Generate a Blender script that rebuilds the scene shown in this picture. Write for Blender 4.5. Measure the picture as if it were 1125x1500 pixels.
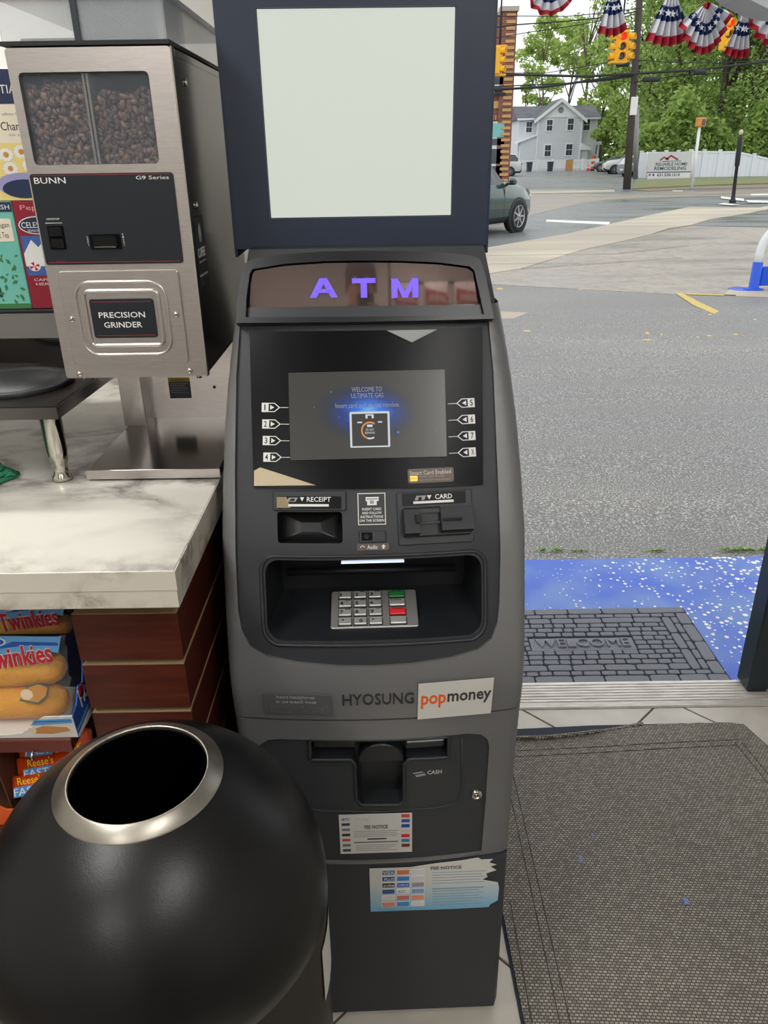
import bpy, bmesh, math, random
from mathutils import Vector, Matrix, geometry
random.seed(7)
for o in list(bpy.data.objects): bpy.data.objects.remove(o)
SC = bpy.context.scene
COL = SC.collection
PI = math.pi

# ------------------------------------------------------------------ camera
H = 1.53; TH = math.radians(24.8); RO = math.radians(.85); FP = 1127.0
_c, _s = math.cos(TH), math.sin(TH); _cr, _sr = math.cos(RO), math.sin(RO)
CF = Vector((0, _c, -_s)); CR = Vector((_cr, -_s*_sr, -_c*_sr)); CU = Vector((_sr, _s*_cr, _c*_cr))
cam_d = bpy.data.cameras.new('camera'); cam = bpy.data.objects.new('camera', cam_d); COL.objects.link(cam)
cam_d.sensor_fit = 'VERTICAL'; cam_d.sensor_height = 36; cam_d.lens = 36*FP/1500
cam_d.clip_start = .02; cam_d.clip_end = 600
M = Matrix((CR, CU, -CF)).transposed().to_4x4(); M.translation = (0, 0, H); cam.matrix_world = M
SC.camera = cam
# ------------------------------------------------------------------ world, light, exposure
vs = SC.view_settings; vs.view_transform = 'Standard'; vs.look = 'None'; vs.gamma = 1; vs.exposure = 0.0
vs.use_curve_mapping = False
W = bpy.data.worlds.new('overcast'); SC.world = W; W.use_nodes = True
wn = W.node_tree; wn.nodes.clear()
tc = wn.nodes.new('ShaderNodeTexCoord'); nz = wn.nodes.new('ShaderNodeTexNoise'); nz.inputs['Scale'].default_value = 2.2
nz.inputs['Detail'].default_value = 5
cr = wn.nodes.new('ShaderNodeValToRGB'); cr.color_ramp.elements[0].position = .3; cr.color_ramp.elements[1].position = .7
cr.color_ramp.elements[0].color = (.77, .80, .83, 1); cr.color_ramp.elements[1].color = (.91, .925, .93, 1)
bg = wn.nodes.new('ShaderNodeBackground'); bg.inputs['Strength'].default_value = 1.6
wo = wn.nodes.new('ShaderNodeOutputWorld')
wn.links.new(tc.outputs['Generated'], nz.inputs['Vector']); wn.links.new(nz.outputs['Fac'], cr.inputs['Fac'])
wn.links.new(cr.outputs['Color'], bg.inputs['Color']); wn.links.new(bg.outputs[0], wo.inputs['Surface'])

def area(name, loc, size, power, col=(1, .96, .9), rot=(0, 0, 0)):
    d = bpy.data.lights.new(name, 'AREA'); d.shape = 'RECTANGLE'; d.size, d.size_y = size; d.energy = power; d.color = col
    o = bpy.data.objects.new(name, d); COL.objects.link(o); o.location = loc; o.rotation_euler = rot; return o
# fluorescent troffers in the shop's ceiling (their light; the fittings themselves are built below)
TROFFERS = [(-1.0, .1, .3, 1.2), (.7, -.9, .3, 1.2), (-1.0, -2.2, .3, 1.2), (.8, -2.6, .3, 1.2)]
for x, y, a, b in TROFFERS: area('troffer_light', (x, y, 2.615), (a, b), 25, (1, .985, .955))
# added fill to brighten the rear of the coffee counter; no fitting there
area('counter_fill_light', (-.95, 1.45, 1.95), (.7, .1), 7, (1, .97, .92))

# ------------------------------------------------------------------ helpers
def lin(c):
    return tuple(((v/255)/12.92 if v/255 <= .04045 else ((v/255+.055)/1.055)**2.4) for v in c)
MATS = {}
def mat(name, rgb=(128, 128, 128), rough=.5, metal=0, spec=.5, emit=None, estr=1, noise=None, bump=None, coat=0, alpha=1, trans=0, ior=1.45, aniso=None):
    """rgb in sRGB 0-255. noise=(scale, rgb2, stretch xyz, contrast) colour variation; bump=(scale,strength,stretch)"""
    if name in MATS: return MATS[name]
    m = bpy.data.materials.new(name); m.use_nodes = True; nt = m.node_tree; b = nt.nodes['Principled BSDF']
    b.inputs['Base Color'].default_value = (*lin(rgb), 1); b.inputs['Roughness'].default_value = rough
    b.inputs['Metallic'].default_value = metal; b.inputs['Specular IOR Level'].default_value = spec
    b.inputs['Coat Weight'].default_value = coat; b.inputs['Coat Roughness'].default_value = .05
    b.inputs['Transmission Weight'].default_value = trans; b.inputs['IOR'].default_value = ior
    b.inputs['Alpha'].default_value = alpha
    if emit: b.inputs['Emission Color'].default_value = (*lin(emit), 1); b.inputs['Emission Strength'].default_value = estr
    def nzn(scale, st, det=4):
        t = nt.nodes.new('ShaderNodeTexCoord'); mp = nt.nodes.new('ShaderNodeMapping'); mp.inputs['Scale'].default_value = st
        n = nt.nodes.new('ShaderNodeTexNoise'); n.inputs['Scale'].default_value = scale; n.inputs['Detail'].default_value = det
        nt.links.new(t.outputs['Object'], mp.inputs['Vector']); nt.links.new(mp.outputs[0], n.inputs['Vector']); return n
    if noise:
        sc, c2, st, k = noise; n = nzn(sc, st)
        r = nt.nodes.new('ShaderNodeValToRGB'); r.color_ramp.elements[0].position = .5-k; r.color_ramp.elements[1].position = .5+k
        r.color_ramp.elements[0].color = (*lin(rgb), 1); r.color_ramp.elements[1].color = (*lin(c2), 1)
        nt.links.new(n.outputs['Fac'], r.inputs['Fac']); nt.links.new(r.outputs['Color'], b.inputs['Base Color'])
    if bump:
        sc, s_, st = bump; n = nzn(sc, st, 3); bp = nt.nodes.new('ShaderNodeBump'); bp.inputs['Strength'].default_value = s_
        bp.inputs['Distance'].default_value = .01
        nt.links.new(n.outputs['Fac'], bp.inputs['Height']); nt.links.new(bp.outputs[0], b.inputs['Normal'])
    MATS[name] = m; return m

def rrect(x0, y0, x1, y1, r=0, n=4):
    if r <= 0: return [(x0, y0), (x1, y0), (x1, y1), (x0, y1)]
    out = []
    for cx, cy, a0 in ((x1-r, y0+r, -90), (x1-r, y1-r, 0), (x0+r, y1-r, 90), (x0+r, y0+r, 180)):
        for k in range(n+1):
            a = math.radians(a0+90*k/n); out.append((cx+r*math.cos(a), cy+r*math.sin(a)))
    return out
def ellipse(cx, cy, a, b, n=24): return [(cx+a*math.cos(2*PI*k/n), cy+b*math.sin(2*PI*k/n)) for k in range(n)]

class MB:
    def __init__(s): s.v = []; s.f = []; s.m = []; s.sm = []; s.mats = []
    def mi(s, m):
        if m not in s.mats: s.mats.append(m)
        return s.mats.index(m)
    def add(s, vs, fs, m, Mx=None, smooth=False):
        o = len(s.v); i = s.mi(m)
        for p in vs: s.v.append((Mx @ Vector(p)) if Mx else Vector(p))
        for f in fs: s.f.append([o+k for k in f]); s.m.append(i); s.sm.append(smooth)
        return s
    def box(s, x0, y0, z0, x1, y1, z1, m, Mx=None, bev=0):
        if bev > 0:
            b = min(bev, abs(x1-x0)*.49, abs(y1-y0)*.49, abs(z1-z0)*.49)
            o = rrect(x0, y0, x1, y1, b, 1); i = rrect(x0+b, y0+b, x1-b, y1-b, 0)
            i = [(min(max(x, x0+b), x1-b), min(max(y, y0+b), y1-b)) for x, y in o]
            L = [[(x, y, z0) for x, y in i], [(x, y, z0+b) for x, y in o], [(x, y, z1-b) for x, y in o], [(x, y, z1) for x, y in i]]
            return s.rings(L, m, Mx, cap=True)
        vs = [(x, y, z) for z in (z0, z1) for x, y in ((x0, y0), (x1, y0), (x1, y1), (x0, y1))]
        return s.add(vs, [(3, 2, 1, 0), (4, 5, 6, 7), (0, 1, 5, 4), (1, 2, 6, 5), (2, 3, 7, 6), (3, 0, 4, 7)], m, Mx)
    def rings(s, L, m, Mx=None, cap=True, smooth=False, closed=True, loop=False):
        n = len(L[0]); vs = [p for r in L for p in r]; fs = []
        K = len(L) if loop else len(L)-1
        for k in range(K):
            for j in range(n if closed else n-1):
                a = k*n+j; b = k*n+(j+1) % n; k2 = ((k+1) % len(L))*n; fs.append((a, b, k2+(j+1) % n, k2+j))
        s.add(vs, fs, m, Mx, smooth)
        if cap and not loop:
            o = len(s.v)-len(vs); i = s.mi(m)
            s.f.append([o+j for j in range(n)][::-1]); s.m.append(i); s.sm.append(False)
            s.f.append([o+len(vs)-n+j for j in range(n)]); s.m.append(i); s.sm.append(False)
        return s
    def plate(s, ol, d0, d1, m, Mx=None, bev=0, smooth=False):
        """outline in local xy, extruded along local z from d0 to d1"""
        if bev:
            cx = sum(p[0] for p in ol)/len(ol); cy = sum(p[1] for p in ol)/len(ol)
            w = max(abs(p[0]-cx) for p in ol); h = max(abs(p[1]-cy) for p in ol)
            inn = [(cx+(x-cx)*(1-bev/w), cy+(y-cy)*(1-bev/h)) for x, y in ol]
            sg = 1 if d1 > d0 else -1
            L = [[(x, y, d0) for x, y in ol], [(x, y, d1-sg*bev) for x, y in ol], [(x, y, d1) for x, y in inn]]
        else: L = [[(x, y, d0) for x, y in ol], [(x, y, d1) for x, y in ol]]
        return s.rings(L, m, Mx, True, smooth)
    def tube(s, pts, r, m, n=8, Mx=None, cap=True, smooth=True):
        pts = [Vector(p) for p in pts]; L = []
        R = r if isinstance(r, (list, tuple)) else [r]*len(pts)
        t0 = (pts[1]-pts[0]).normalized(); up = Vector((0, 0, 1)) if abs(t0.z) < .9 else Vector((1, 0, 0))
        u = t0.cross(up).normalized()
        for k, p in enumerate(pts):
            t = (pts[min(k+1, len(pts)-1)]-pts[max(k-1, 0)]).normalized()
            u = (u-t*u.dot(t)).normalized(); w = t.cross(u)
            L.append([p+(u*math.cos(2*PI*j/n)+w*math.sin(2*PI*j/n))*R[k] for j in range(n)])
        return s.rings(L, m, Mx, cap, smooth)
    def lathe(s, prof, m, n=32, Mx=None, cap=False, smooth=True):
        L = [[(r*math.cos(2*PI*j/n), r*math.sin(2*PI*j/n), z) for j in range(n)] for r, z in prof]
        return s.rings(L, m, Mx, cap, smooth)
    def ball(s, c, r, m, n=12, Mx=None, sx=1, sy=1, sz=1):
        L = []
        for k in range(1, n//2+1):
            a = PI*k/(n//2+1); L.append([(c[0]+sx*r*math.sin(a)*math.cos(2*PI*j/n), c[1]+sy*r*math.sin(a)*math.sin(2*PI*j/n), c[2]+sz*r*math.cos(a)) for j in range(n)])
        return s.rings(L, m, Mx, True, True)
    def text(s, t, x0, y0, x1, y1, m, Mx=None, d=.0006, th=.0004, bold=0):
        v, f = textgeo(t, bold)
        xs = [p[0] for p in v]; ys = [p[1] for p in v]; a, b, c_, e = min(xs), max(xs), min(ys), max(ys)
        sx = (x1-x0)/(b-a); sy = (y1-y0)/(e-c_)
        vs = [(x0+(p[0]-a)*sx, y0+(p[1]-c_)*sy, d+(th if p[2] > 0 else 0)) for p in v]
        return s.add(vs, f, m, Mx)
    def build(s, name, parent=None, label=None, kind=None, norm=True):
        me = bpy.data.meshes.new(name); me.from_pydata([tuple(p) for p in s.v], [], s.f)
        for m in s.mats: me.materials.append(m)
        me.polygons.foreach_set('material_index', s.m); me.polygons.foreach_set('use_smooth', s.sm)
        if norm:
            b = bmesh.new(); b.from_mesh(me); bmesh.ops.recalc_face_normals(b, faces=b.faces); b.to_mesh(me); b.free()
        o = bpy.data.objects.new(name, me); COL.objects.link(o)
        if parent is not None:
            o.parent = parent; o.matrix_parent_inverse = Matrix.Translation(parent['_w']).inverted() if '_w' in parent else Matrix()
            if '_w' not in parent: pass
        if label: o['label'] = label
        if kind: o['kind'] = kind
        return o
_tg = {}
def textgeo(t, bold=0):
    k = (t, bold)
    if k in _tg: return _tg[k]
    cu = bpy.data.curves.new('t', 'FONT'); cu.body = t; cu.size = 1; cu.extrude = .02; cu.resolution_u = 2; cu.offset = bold
    cu.fill_mode = 'FRONT' ; cu.align_x = 'LEFT'
    o = bpy.data.objects.new('t', cu); COL.objects.link(o)
    me = bpy.data.meshes.new_from_object(o.evaluated_get(bpy.context.evaluated_depsgraph_get()))
    v = [tuple(p.co) for p in me.vertices]; f = [tuple(p.vertices) for p in me.polygons]
    bpy.data.objects.remove(o); bpy.data.curves.remove(cu); bpy.data.meshes.remove(me)
    _tg[k] = (v, f); return v, f

def thing(name, label, cat, loc=(0, 0, 0), group=None):
    o = bpy.data.objects.new(name, None); COL.objects.link(o); o.location = loc; o['label'] = label; o['category'] = cat
    o.empty_display_size = .05
    if group: o['group'] = group
    o['_w'] = tuple(loc); return o
def tag(o, label, cat, group=None):
    o['label'] = label; o['category'] = cat
    if group: o['group'] = group
    return o
def struct(o): o['kind'] = 'structure'; return o
def copy_tree(o, parent=None, loc=None, rot=None):
    c = o.copy(); COL.objects.link(c)
    if parent is not None: mi = o.matrix_parent_inverse.copy(); c.parent = parent; c.matrix_parent_inverse = mi
    if loc is not None: c.location = loc
    if rot is not None: c.rotation_euler = rot
    for ch in list(o.children): copy_tree(ch, c)
    return c
def frame(o, x, y, z=None):
    x = Vector(x).normalized(); y = Vector(y).normalized(); z = x.cross(y).normalized(); y = z.cross(x)
    m = Matrix((x, y, z)).transposed().to_4x4(); m.translation = Vector(o); return m
def FACE(o): return frame(o, (1, 0, 0), (0, 0, 1))       # faces -Y (towards the camera): local x right, y up, z out
def ray(x, y): return CF+CR*((x-562.5)/FP)-CU*((y-750)/FP)
def atY(x, y, Y): d = ray(x, y); return Vector((0, 0, H))+d*(Y/d.y)
def atZ(x, y, z=0): d = ray(x, y); return Vector((0, 0, H))+d*((z-H)/d.z)

def inpoly(p, poly):
    x, y = p; c = False; n = len(poly); j = n-1
    for i in range(n):
        xi, yi = poly[i]; xj, yj = poly[j]
        if (yi > y) != (yj > y) and x < (xj-xi)*(y-yi)/(yj-yi)+xi: c = not c
        j = i
    return c
def resample(poly, step):
    out = []
    for (a, b), (c_, d) in zip(poly, poly[1:]+poly[:1]):
        L = math.hypot(c_-a, d-b); k = max(1, int(L/step))
        for i in range(k): out.append((a+(c_-a)*i/k, b+(d-b)*i/k))
    return out
def sheet(mb, outer, holes, fn, step, thick, m, smooth=True, rim=None):
    """curved plate: 2-D outline with holes, mapped to 3-D by fn(u, v, depth)"""
    loops = [resample(outer, step)]+[resample(h, step) for h in holes]
    pts = []; edges = []; rims = []
    for L in loops:
        o = len(pts); pts += L; edges += [(o+i, o+(i+1) % len(L)) for i in range(len(L))]; rims.append((o, len(L)))
    xs = [p[0] for p in loops[0]]; ys = [p[1] for p in loops[0]]
    bd = list(pts); y = min(ys)+step*.5; k = 0
    while y < max(ys):
        x = min(xs)+step*(.5+.5*(k % 2))
        while x < max(xs):
            if inpoly((x, y), loops[0]) and not any(inpoly((x, y), h) for h in loops[1:]) and all((x-a)**2+(y-b)**2 > (step*.55)**2 for a, b in bd): pts.append((x, y))
            x += step
        y += step; k += 1
    r = geometry.delaunay_2d_cdt([Vector(p) for p in pts], edges, [], 0, 1e-7)
    V = [(p.x, p.y) for p in r[0]]
    tri = []
    for f in r[2]:
        c_ = (sum(V[i][0] for i in f)/3, sum(V[i][1] for i in f)/3)
        (ax,ay),(bx_,by_),(cx_,cy_) = [V[i] for i in f]
        if abs((bx_-ax)*(cy_-ay)-(cx_-ax)*(by_-ay)) < step*step*2e-3: continue
        if inpoly(c_, loops[0]) and not any(inpoly(c_, h) for h in loops[1:]): tri.append(tuple(f))
    mb.add([fn(x, y, 0) for x, y in V], tri, m, None, smooth)
    for L in loops:
        n = len(L); vs = [fn(x, y, 0) for x, y in L]+[fn(x, y, -thick) for x, y in L]
        mb.add(vs, [(i, (i+1) % n, n+(i+1) % n, n+i) for i in range(n)], rim or m, None, smooth)

# ------------------------------------------------------------------ materials
m_black = mat('black_plastic', (30, 32, 35), .42, bump=(900, .05, (1, 1, 1)))
m_fascia = mat('charcoal_plastic', (45, 47, 51), .45, bump=(900, .06, (1, 1, 1)))
m_silver = mat('silver_grey_paint', (120, 120, 121), .38, .35, bump=(1500, .03, (1, 1, 1)))
m_cab = mat('charcoal_cabinet_paint', (50, 52, 55), .5, bump=(700, .12, (1, 1, 1)))
m_gloss = mat('black_gloss', (8, 9, 12), .08)
m_bezel = mat('black_bezel', (10, 11, 15), .28, spec=.14)
m_white = mat('white_print', (225, 225, 222), .6)
m_paper = mat('white_paper', (205, 203, 196), .6)
m_greyp = mat('grey_print', (150, 150, 148), .6)
m_dkp = mat('dark_print', (30, 30, 34), .6)
m_steel = mat('brushed_steel', (212, 205, 201), .32, 1, noise=(60, (194, 187, 184), (1, 1, 14), .3), bump=(120, .03, (.4, 1, 12)))
m_steeld = mat('dark_polished_steel', (150, 148, 146), .16, 1)
m_chrome = mat('chrome', (215, 210, 200), .12, 1)
m_rubber = mat('black_rubber', (18, 18, 20), .7)
# ================================================================== CASH MACHINE
PR = [(0, .958), (.60, .955), (.742, .945), (.80, .938), (.847, .945), (.913, .963), (1.015, .996), (1.092, 1.031), (1.304, 1.129), (1.42, 1.182), (1.6, 1.26)]
def _Yl(z):
    for (a, ya), (b, yb) in zip(PR, PR[1:]):
        if z <= b: return ya+(yb-ya)*(z-a)/(b-a)
    return PR[-1][1]
def Yf(z): return sum(_Yl(max(0, z+o*.006)) for o in range(-3, 4))/7
def Yd(z): return (Yf(z+.004)-Yf(z-.004))/.008
WP = [(0, .225), (1.02, .225), (1.09, .222), (1.165, .217), (1.22, .211), (1.26, .2055), (1.30, .199), (1.36, .188), (1.45, .17)]
def Wd(z):
    for (a, ya), (b, yb) in zip(WP, WP[1:]):
        if z <= b: return ya+(yb-ya)*(z-a)/(b-a)
    return WP[-1][1]
YA = math.radians(1.5); XC = -.013; K = .35
_ca, _sa = math.cos(YA), math.sin(YA)
def LW(s, y, z): return Vector((XC+s*_ca-(y-.95)*_sa, .95+s*_sa+(y-.95)*_ca, z))       # machine -> world
def WL(p): dx, dy = p[0]-XC, p[1]-.95; return (dx*_ca+dy*_sa, -dx*_sa+dy*_ca+.95, p[2])
def A(s, z, d=0, k=K):
    g = Yd(z); n = math.hypot(1, g); return LW(s, Yf(z)+k*s*s-d/n, z+d*g/n)
def hit(px, py, off=0, k=K):
    d = ray(px, py); a, b = .5, 2.2
    for i in range(40):
        m = (a+b)/2; q = WL(Vector((0, 0, H))+d*m)
        if q[1]-(Yf(q[2])+k*q[0]**2+off) > 0: b = m
        else: a = m
    return q[0], q[2]
def AF(s, z, d=0, k=K):
    g = Yd(z); return frame(A(s, z, d, k), Vector((_ca, _sa, 0))+Vector((-_sa, _ca, 0))*(2*k*s), Vector((-_sa*g, _ca*g, 1)))
def AR(x0, y0, x1, y1, d=0, k=K):
    """frame and half size of the patch of the machine's front seen between two photo corners"""
    s0, z0 = hit(x0, (y0+y1)/2, 0, k); s1, z1 = hit(x1, (y0+y1)/2, 0, k); a = hit((x0+x1)/2, y0, 0, k); b = hit((x0+x1)/2, y1, 0, k)
    cz = (a[1]+b[1])/2; return AF((s0+s1)/2, cz, d, k), (s1-s0)/2, (a[1]-b[1])/2*math.hypot(1, Yd(cz))
atm = thing('cash_machine', 'tall charcoal and silver freestanding cash machine with lit violet ATM sign', 'cash machine', tuple(LW(0, 1.2, 0)))

# body behind the front shell
mb = MB(); L = []
for z in (.02, .4, .7, .9, 1.0, 1.1, 1.15, 1.2, 1.25, 1.3, 1.35, 1.405):
    w = Wd(z)-.001; y0 = max(Yf(z)+.05, 1.125 if z < 1.12 else 0)
    L.append([LW(-w, y0, z), LW(w, y0, z), LW(w, 1.53, z), LW(-w, 1.53, z)])
mb.rings(L, m_cab, None, True, False); mb.build('body', atm)

def shellfn(off=0.0):
    def fn(u, z, d):
        w = Wd(z); r = .016; a = abs(u); sg = 1 if u > 0 else -1
        if a <= w-r: s, y = a, 0
        elif a <= w-r+r*PI/2: t = (a-(w-r))/r; s, y = w-r+r*math.sin(t), r*(1-math.cos(t))
        else: s, y = w, r+(a-(w-r+r*PI/2))
        g = Yd(z); n = math.hypot(1, g); dd = d+off
        return LW(sg*s, Yf(z)+K*min(s, w)**2+y-dd/n, z+dd*g/n)
    return fn
# outline of the dark front panel (machine s, z)
fas = [(-.187, 1.316), (-.1945, 1.24), (-.2, 1.12), (-.203, 1.0), (-.203, .925), (-.199, .895), (-.188, .872), (-.165, .858), (-.12, .849), (-.06, .8435), (-.005, .842),
       (.05, .8435), (.11, .849), (.152, .858), (.172, .873), (.181, .897), (.184, .925), (.186, 1.0), (.184, 1.12), (.182, 1.24), (.176, 1.316)]
fas = [(s-.001, z) for s, z in fas]
out = [(-.40, .7465), (0, .7465), (.40, .7465), (.40, 1.0), (.32, 1.2), (.235, 1.33), (-.235, 1.33), (-.32, 1.2), (-.40, 1.0)]
mb = MB(); sheet(mb, out, [fas], shellfn(.005), .010, .008, m_silver); mb.build('front_shell', atm)
rec = rrect(-.162, .883, .157, .996, .02, 5)
rec = [(s, z-(.014*(1-((s+.002)/.16)**2) if z < .91 else 0)) for s, z in rec]
rcp = rrect(*[hit(407, 796)[0], hit(455, 796)[1], hit(501, 750)[0], hit(455, 750)[1]], .004, 3)
fm = [(s*1.02-.0, z-(.003 if z < .93 else 0)) for s, z in fas]
mb = MB(); sheet(mb, fm, [rec, rcp], lambda s, z, d: A(s, z, d-.001), .012, .012, m_fascia); panel = mb.build('front_panel', atm)
# thin rim bead around the keypad recess
mb = MB(); rr = [(s*1.035, .94+(z-.94)*1.10) for s, z in resample(rec, .012)]
pts = [A(s, z, .001) for s, z in rr]; mb.tube(pts+[pts[0]], .0028, m_fascia, 6, None, False); mb.build('recess_rim', atm)
# recess tray: walls, floor, back
mb = MB(); R_ = resample(rec, .012); n = len(R_)
def flo(y): return .872+.2126*(y-.972)
L0 = [A(s, z, -.004) for s, z in R_]
L1 = []
for s, z in R_:
    y = 1.10; zz = flo(y)-.012 if z < .9 else (.985 if z > .99 else max(z, flo(y)-.012))
    L1.append(LW(s*.93, y, zz))
mb.rings([L0, L1], m_black, None, False, True)
L2 = [LW(p[0]*.93, 1.1, 0) for p in R_]
mb.add(L1, [tuple(range(n))], m_black)
mb.tube([LW(-.14, 1.088, .925), LW(.13, 1.088, .925)], .006, m_black, 8)
mb.build('keypad_recess', atm)
mb = MB(); q = AF(*hit(546, 824), -.004); mb.box(-.046, -.0012, -.012, .046, .0012, .002, mat('lamp_strip', (200, 210, 225), .4, emit=(190, 205, 235), estr=1.0), q); mb.build('lamp_strip', atm, 'thin glowing white strip')
# keypad on the sloping floor
fl = math.atan(.2126); kf = frame(LW(-.0035, 1.027, flo(1.027)+.0035), (_ca, _sa, 0), (-_sa, math.cos(fl), math.sin(fl)))
m_key = mat('keypad_metal', (168, 168, 165), .38, .6); m_keyc = mat('key_cap_metal', (190, 190, 186), .35, .5)
mb = MB(); mb.plate(rrect(-.066, -.041, .068, .041, .004, 3), 0, .004, m_key, kf, .001); pad = mb.build('keypad', atm, 'brushed silver keypad')
rows = [['1', '2', '3', 'G'], ['4', '5', '6', 'CLEAR'], ['7', '8', '9', 'R'], ['<', '0', '>', '']]
for i, row in enumerate(rows):
    for j, t in enumerate(row):
        x0 = -.054+j*.0235 if j < 3 else .025; y1 = .036-i*.0195; w = .0195 if j < 3 else .0245; h = .0145
        mb = MB(); mb.box(x0-.001, y1-h-.001, .004, x0+w+.001, y1+.001, .0045, m_dkp, kf)
        c_ = mat('green_key', (40, 120, 60), .45) if t == 'G' else mat('red_key', (215, 45, 50), .45) if t == 'R' else m_keyc
        mb.box(x0, y1-h, .0045, x0+w, y1, .0085, c_, kf, .0012)
        if t == 'G': mb.text('ENTER', x0+.005, y1-.005, x0+w-.005, y1-.002, m_dkp, kf, .0086)
        elif t == 'CLEAR': mb.text('CLEAR', x0+.002, y1-.005, x0+w-.006, y1-.002, m_dkp, kf, .0086)
        elif t == 'R': mb.text('CANCEL', x0+.004, y1-.005, x0+w-.004, y1-.002, m_dkp, kf, .0086)
        elif t in '<>' and t: s_ = 1 if t == '>' else -1; mb.plate([(x0+.006-s_*.002, y1-.008), (x0+.006+s_*.002, y1-.006), (x0+.006-s_*.002, y1-.004)][::1], .0085, .0088, m_dkp, kf)
        elif t: mb.text(t, x0+.002 if t != '0' else x0+.008, y1-h+.002, (x0+.002 if t != '0' else x0+.008)+(.002 if t == '1' else .005), y1-h+.0095, m_dkp, kf, .0086, bold=.02)
        if t in '23456789' and t: mb.text({'2': 'ABC', '3': 'DEF', '4': 'GHI', '5': 'JKL', '6': 'MNO', '7': 'PRS', '8': 'TUV', '9': 'WXY'}[t], x0+.010, y1-.004, x0+w-.0015, y1-.0015, m_dkp, kf, .0086)
        mb.build('key', pad, 'green enter key' if t == 'G' else 'red cancel key' if t == 'R' else None)

# bezel, screen, screen picture
F_, hx, hy = AR(368, 483, 706, 713, .001)
mb = MB(); sb = [hit(366, 486), hit(706, 480), hit(707, 710), hit(372, 714)]; sheet(mb, sb[::-1], [], lambda s, z, d: A(s, z, d+.004), .015, .006, m_bezel)
bez = mb.build('screen_bezel', atm)
m_scr = bpy.data.materials.new('screen_glow'); m_scr.use_nodes = True; nt = m_scr.node_tree; b = nt.nodes['Principled BSDF']
b.inputs['Base Color'].default_value = (.01, .01, .01, 1); b.inputs['Roughness'].default_value = .25
t = nt.nodes.new('ShaderNodeTexCoord'); mp = nt.nodes.new('ShaderNodeMapping'); mp.inputs['Location'].default_value = (-.5, -.55, -.5)
gr = nt.nodes.new('ShaderNodeTexGradient'); gr.gradient_type = 'SPHERICAL'; mp2 = nt.nodes.new('ShaderNodeMapping'); mp2.inputs['Scale'].default_value = (2.9, 2.0, 2.1)
rp = nt.nodes.new('ShaderNodeValToRGB'); e = rp.color_ramp.elements; e[0].position = 0; e[0].color = (*lin((64, 63, 60)), 1); e[1].position = 1; e[1].color = (*lin((150, 215, 255)), 1)
x = e.new(.25); x.color = (*lin((50, 56, 74)), 1); x = e.new(.5); x.color = (*lin((30, 62, 140)), 1); x = e.new(.78); x.color = (*lin((50, 130, 240)), 1)
n1 = nt.nodes.new('ShaderNodeTexNoise'); n1.inputs['Scale'].default_value = 9; n1.inputs['Detail'].default_value = 6
mm = nt.nodes.new('ShaderNodeMath'); mm.operation = 'MULTIPLY_ADD'; mm.inputs[1].default_value = .5; mm.inputs[2].default_value = -.25
ma = nt.nodes.new('ShaderNodeMath'); ma.operation = 'ADD'; mm2 = nt.nodes.new('ShaderNodeMath'); mm2.operation = 'MULTIPLY'
nt.links.new(t.outputs['Generated'], mp.inputs[0]); nt.links.new(mp.outputs[0], mp2.inputs[0]); nt.links.new(mp2.outputs[0], gr.inputs[0])
nt.links.new(t.outputs['Generated'], n1.inputs[0]); nt.links.new(n1.outputs['Fac'], mm.inputs[0]); nt.links.new(gr.outputs['Fac'], mm2.inputs[0]); 
nt.links.new(mm.outputs[0], ma.inputs[0]); ma.inputs[1].default_value = 1; nt.links.new(ma.outputs[0], mm2.inputs[1])
nt.links.new(mm2.outputs[0], rp.inputs[0]); nt.links.new(rp.outputs[0], b.inputs['Emission Color']); b.inputs['Emission Strength'].default_value = .75
F_, hx, hy = AR(425, 544, 652, 671, .0045)
F_ = frame(F_.translation+Vector((0, -.002, 0)), Vector((_ca, _sa, 0)), F_.col[1].to_3d())
m_se = lambda n_, c, e_=.8: mat(n_, (10, 10, 10), .5, emit=c, estr=e_)
mb = MB(); mb.plate(rrect(-hx, -hy, hx, hy), -.004, .0, m_scr, F_)
mb.build('screen', atm, 'dim glowing screen with blue burst picture')
def sx(px): return (px-538.5)/113.5*hx
def sy(py): return (607.5-py)/63.5*hy
scr = MB(); mg = m_se('screen_grey_text', (150, 155, 165), .8)
scr.text('WELCOME TO', sx(516), sy(574), sx(560), sy(567), mg, F_, .0006, .0003); scr.text('ULTIMATE GAS', sx(515), sy(583), sx(562), sy(576), mg, F_, .0006, .0003)
scr.text('Insert card and do not remove.', sx(492), sy(597), sx(585), sy(590), mg, F_, .0006, .0003); scr.build('screen_text', atm)
mb = MB(); mw = m_se('screen_white', (215, 220, 225), .85); mk = m_se('screen_dark', (48, 46, 44), .8)
mb.plate(rrect(sx(512), sy(655), sx(570), sy(603), .0015, 2), 0, .0006, mw, F_); mb.plate(rrect(sx(515), sy(653), sx(567), sy(606)), 0, .0009, mk, F_)
mo = m_se('screen_orange', (225, 150, 70), .8)
for k in range(26):
    a = math.radians(-60-k*9.5); a2 = a-math.radians(9.5); c0, c1 = sx(541), sy(630.5); r0, r1 = .0105, .0128
    mb.plate([(c0+r0*math.cos(a), c1+r0*math.sin(a)), (c0+r1*math.cos(a), c1+r1*math.sin(a)), (c0+r1*math.cos(a2), c1+r1*math.sin(a2)), (c0+r0*math.cos(a2), c1+r0*math.sin(a2))], 0, .0012, mo if k > 4 else mw, F_)
mb.plate(rrect(sx(535), sy(613), sx(547), sy(607), .001, 2), 0, .0012, mw, F_); mb.plate(rrect(sx(538), sy(613), sx(544), sy(609)), 0, .0015, mk, F_)
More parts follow.
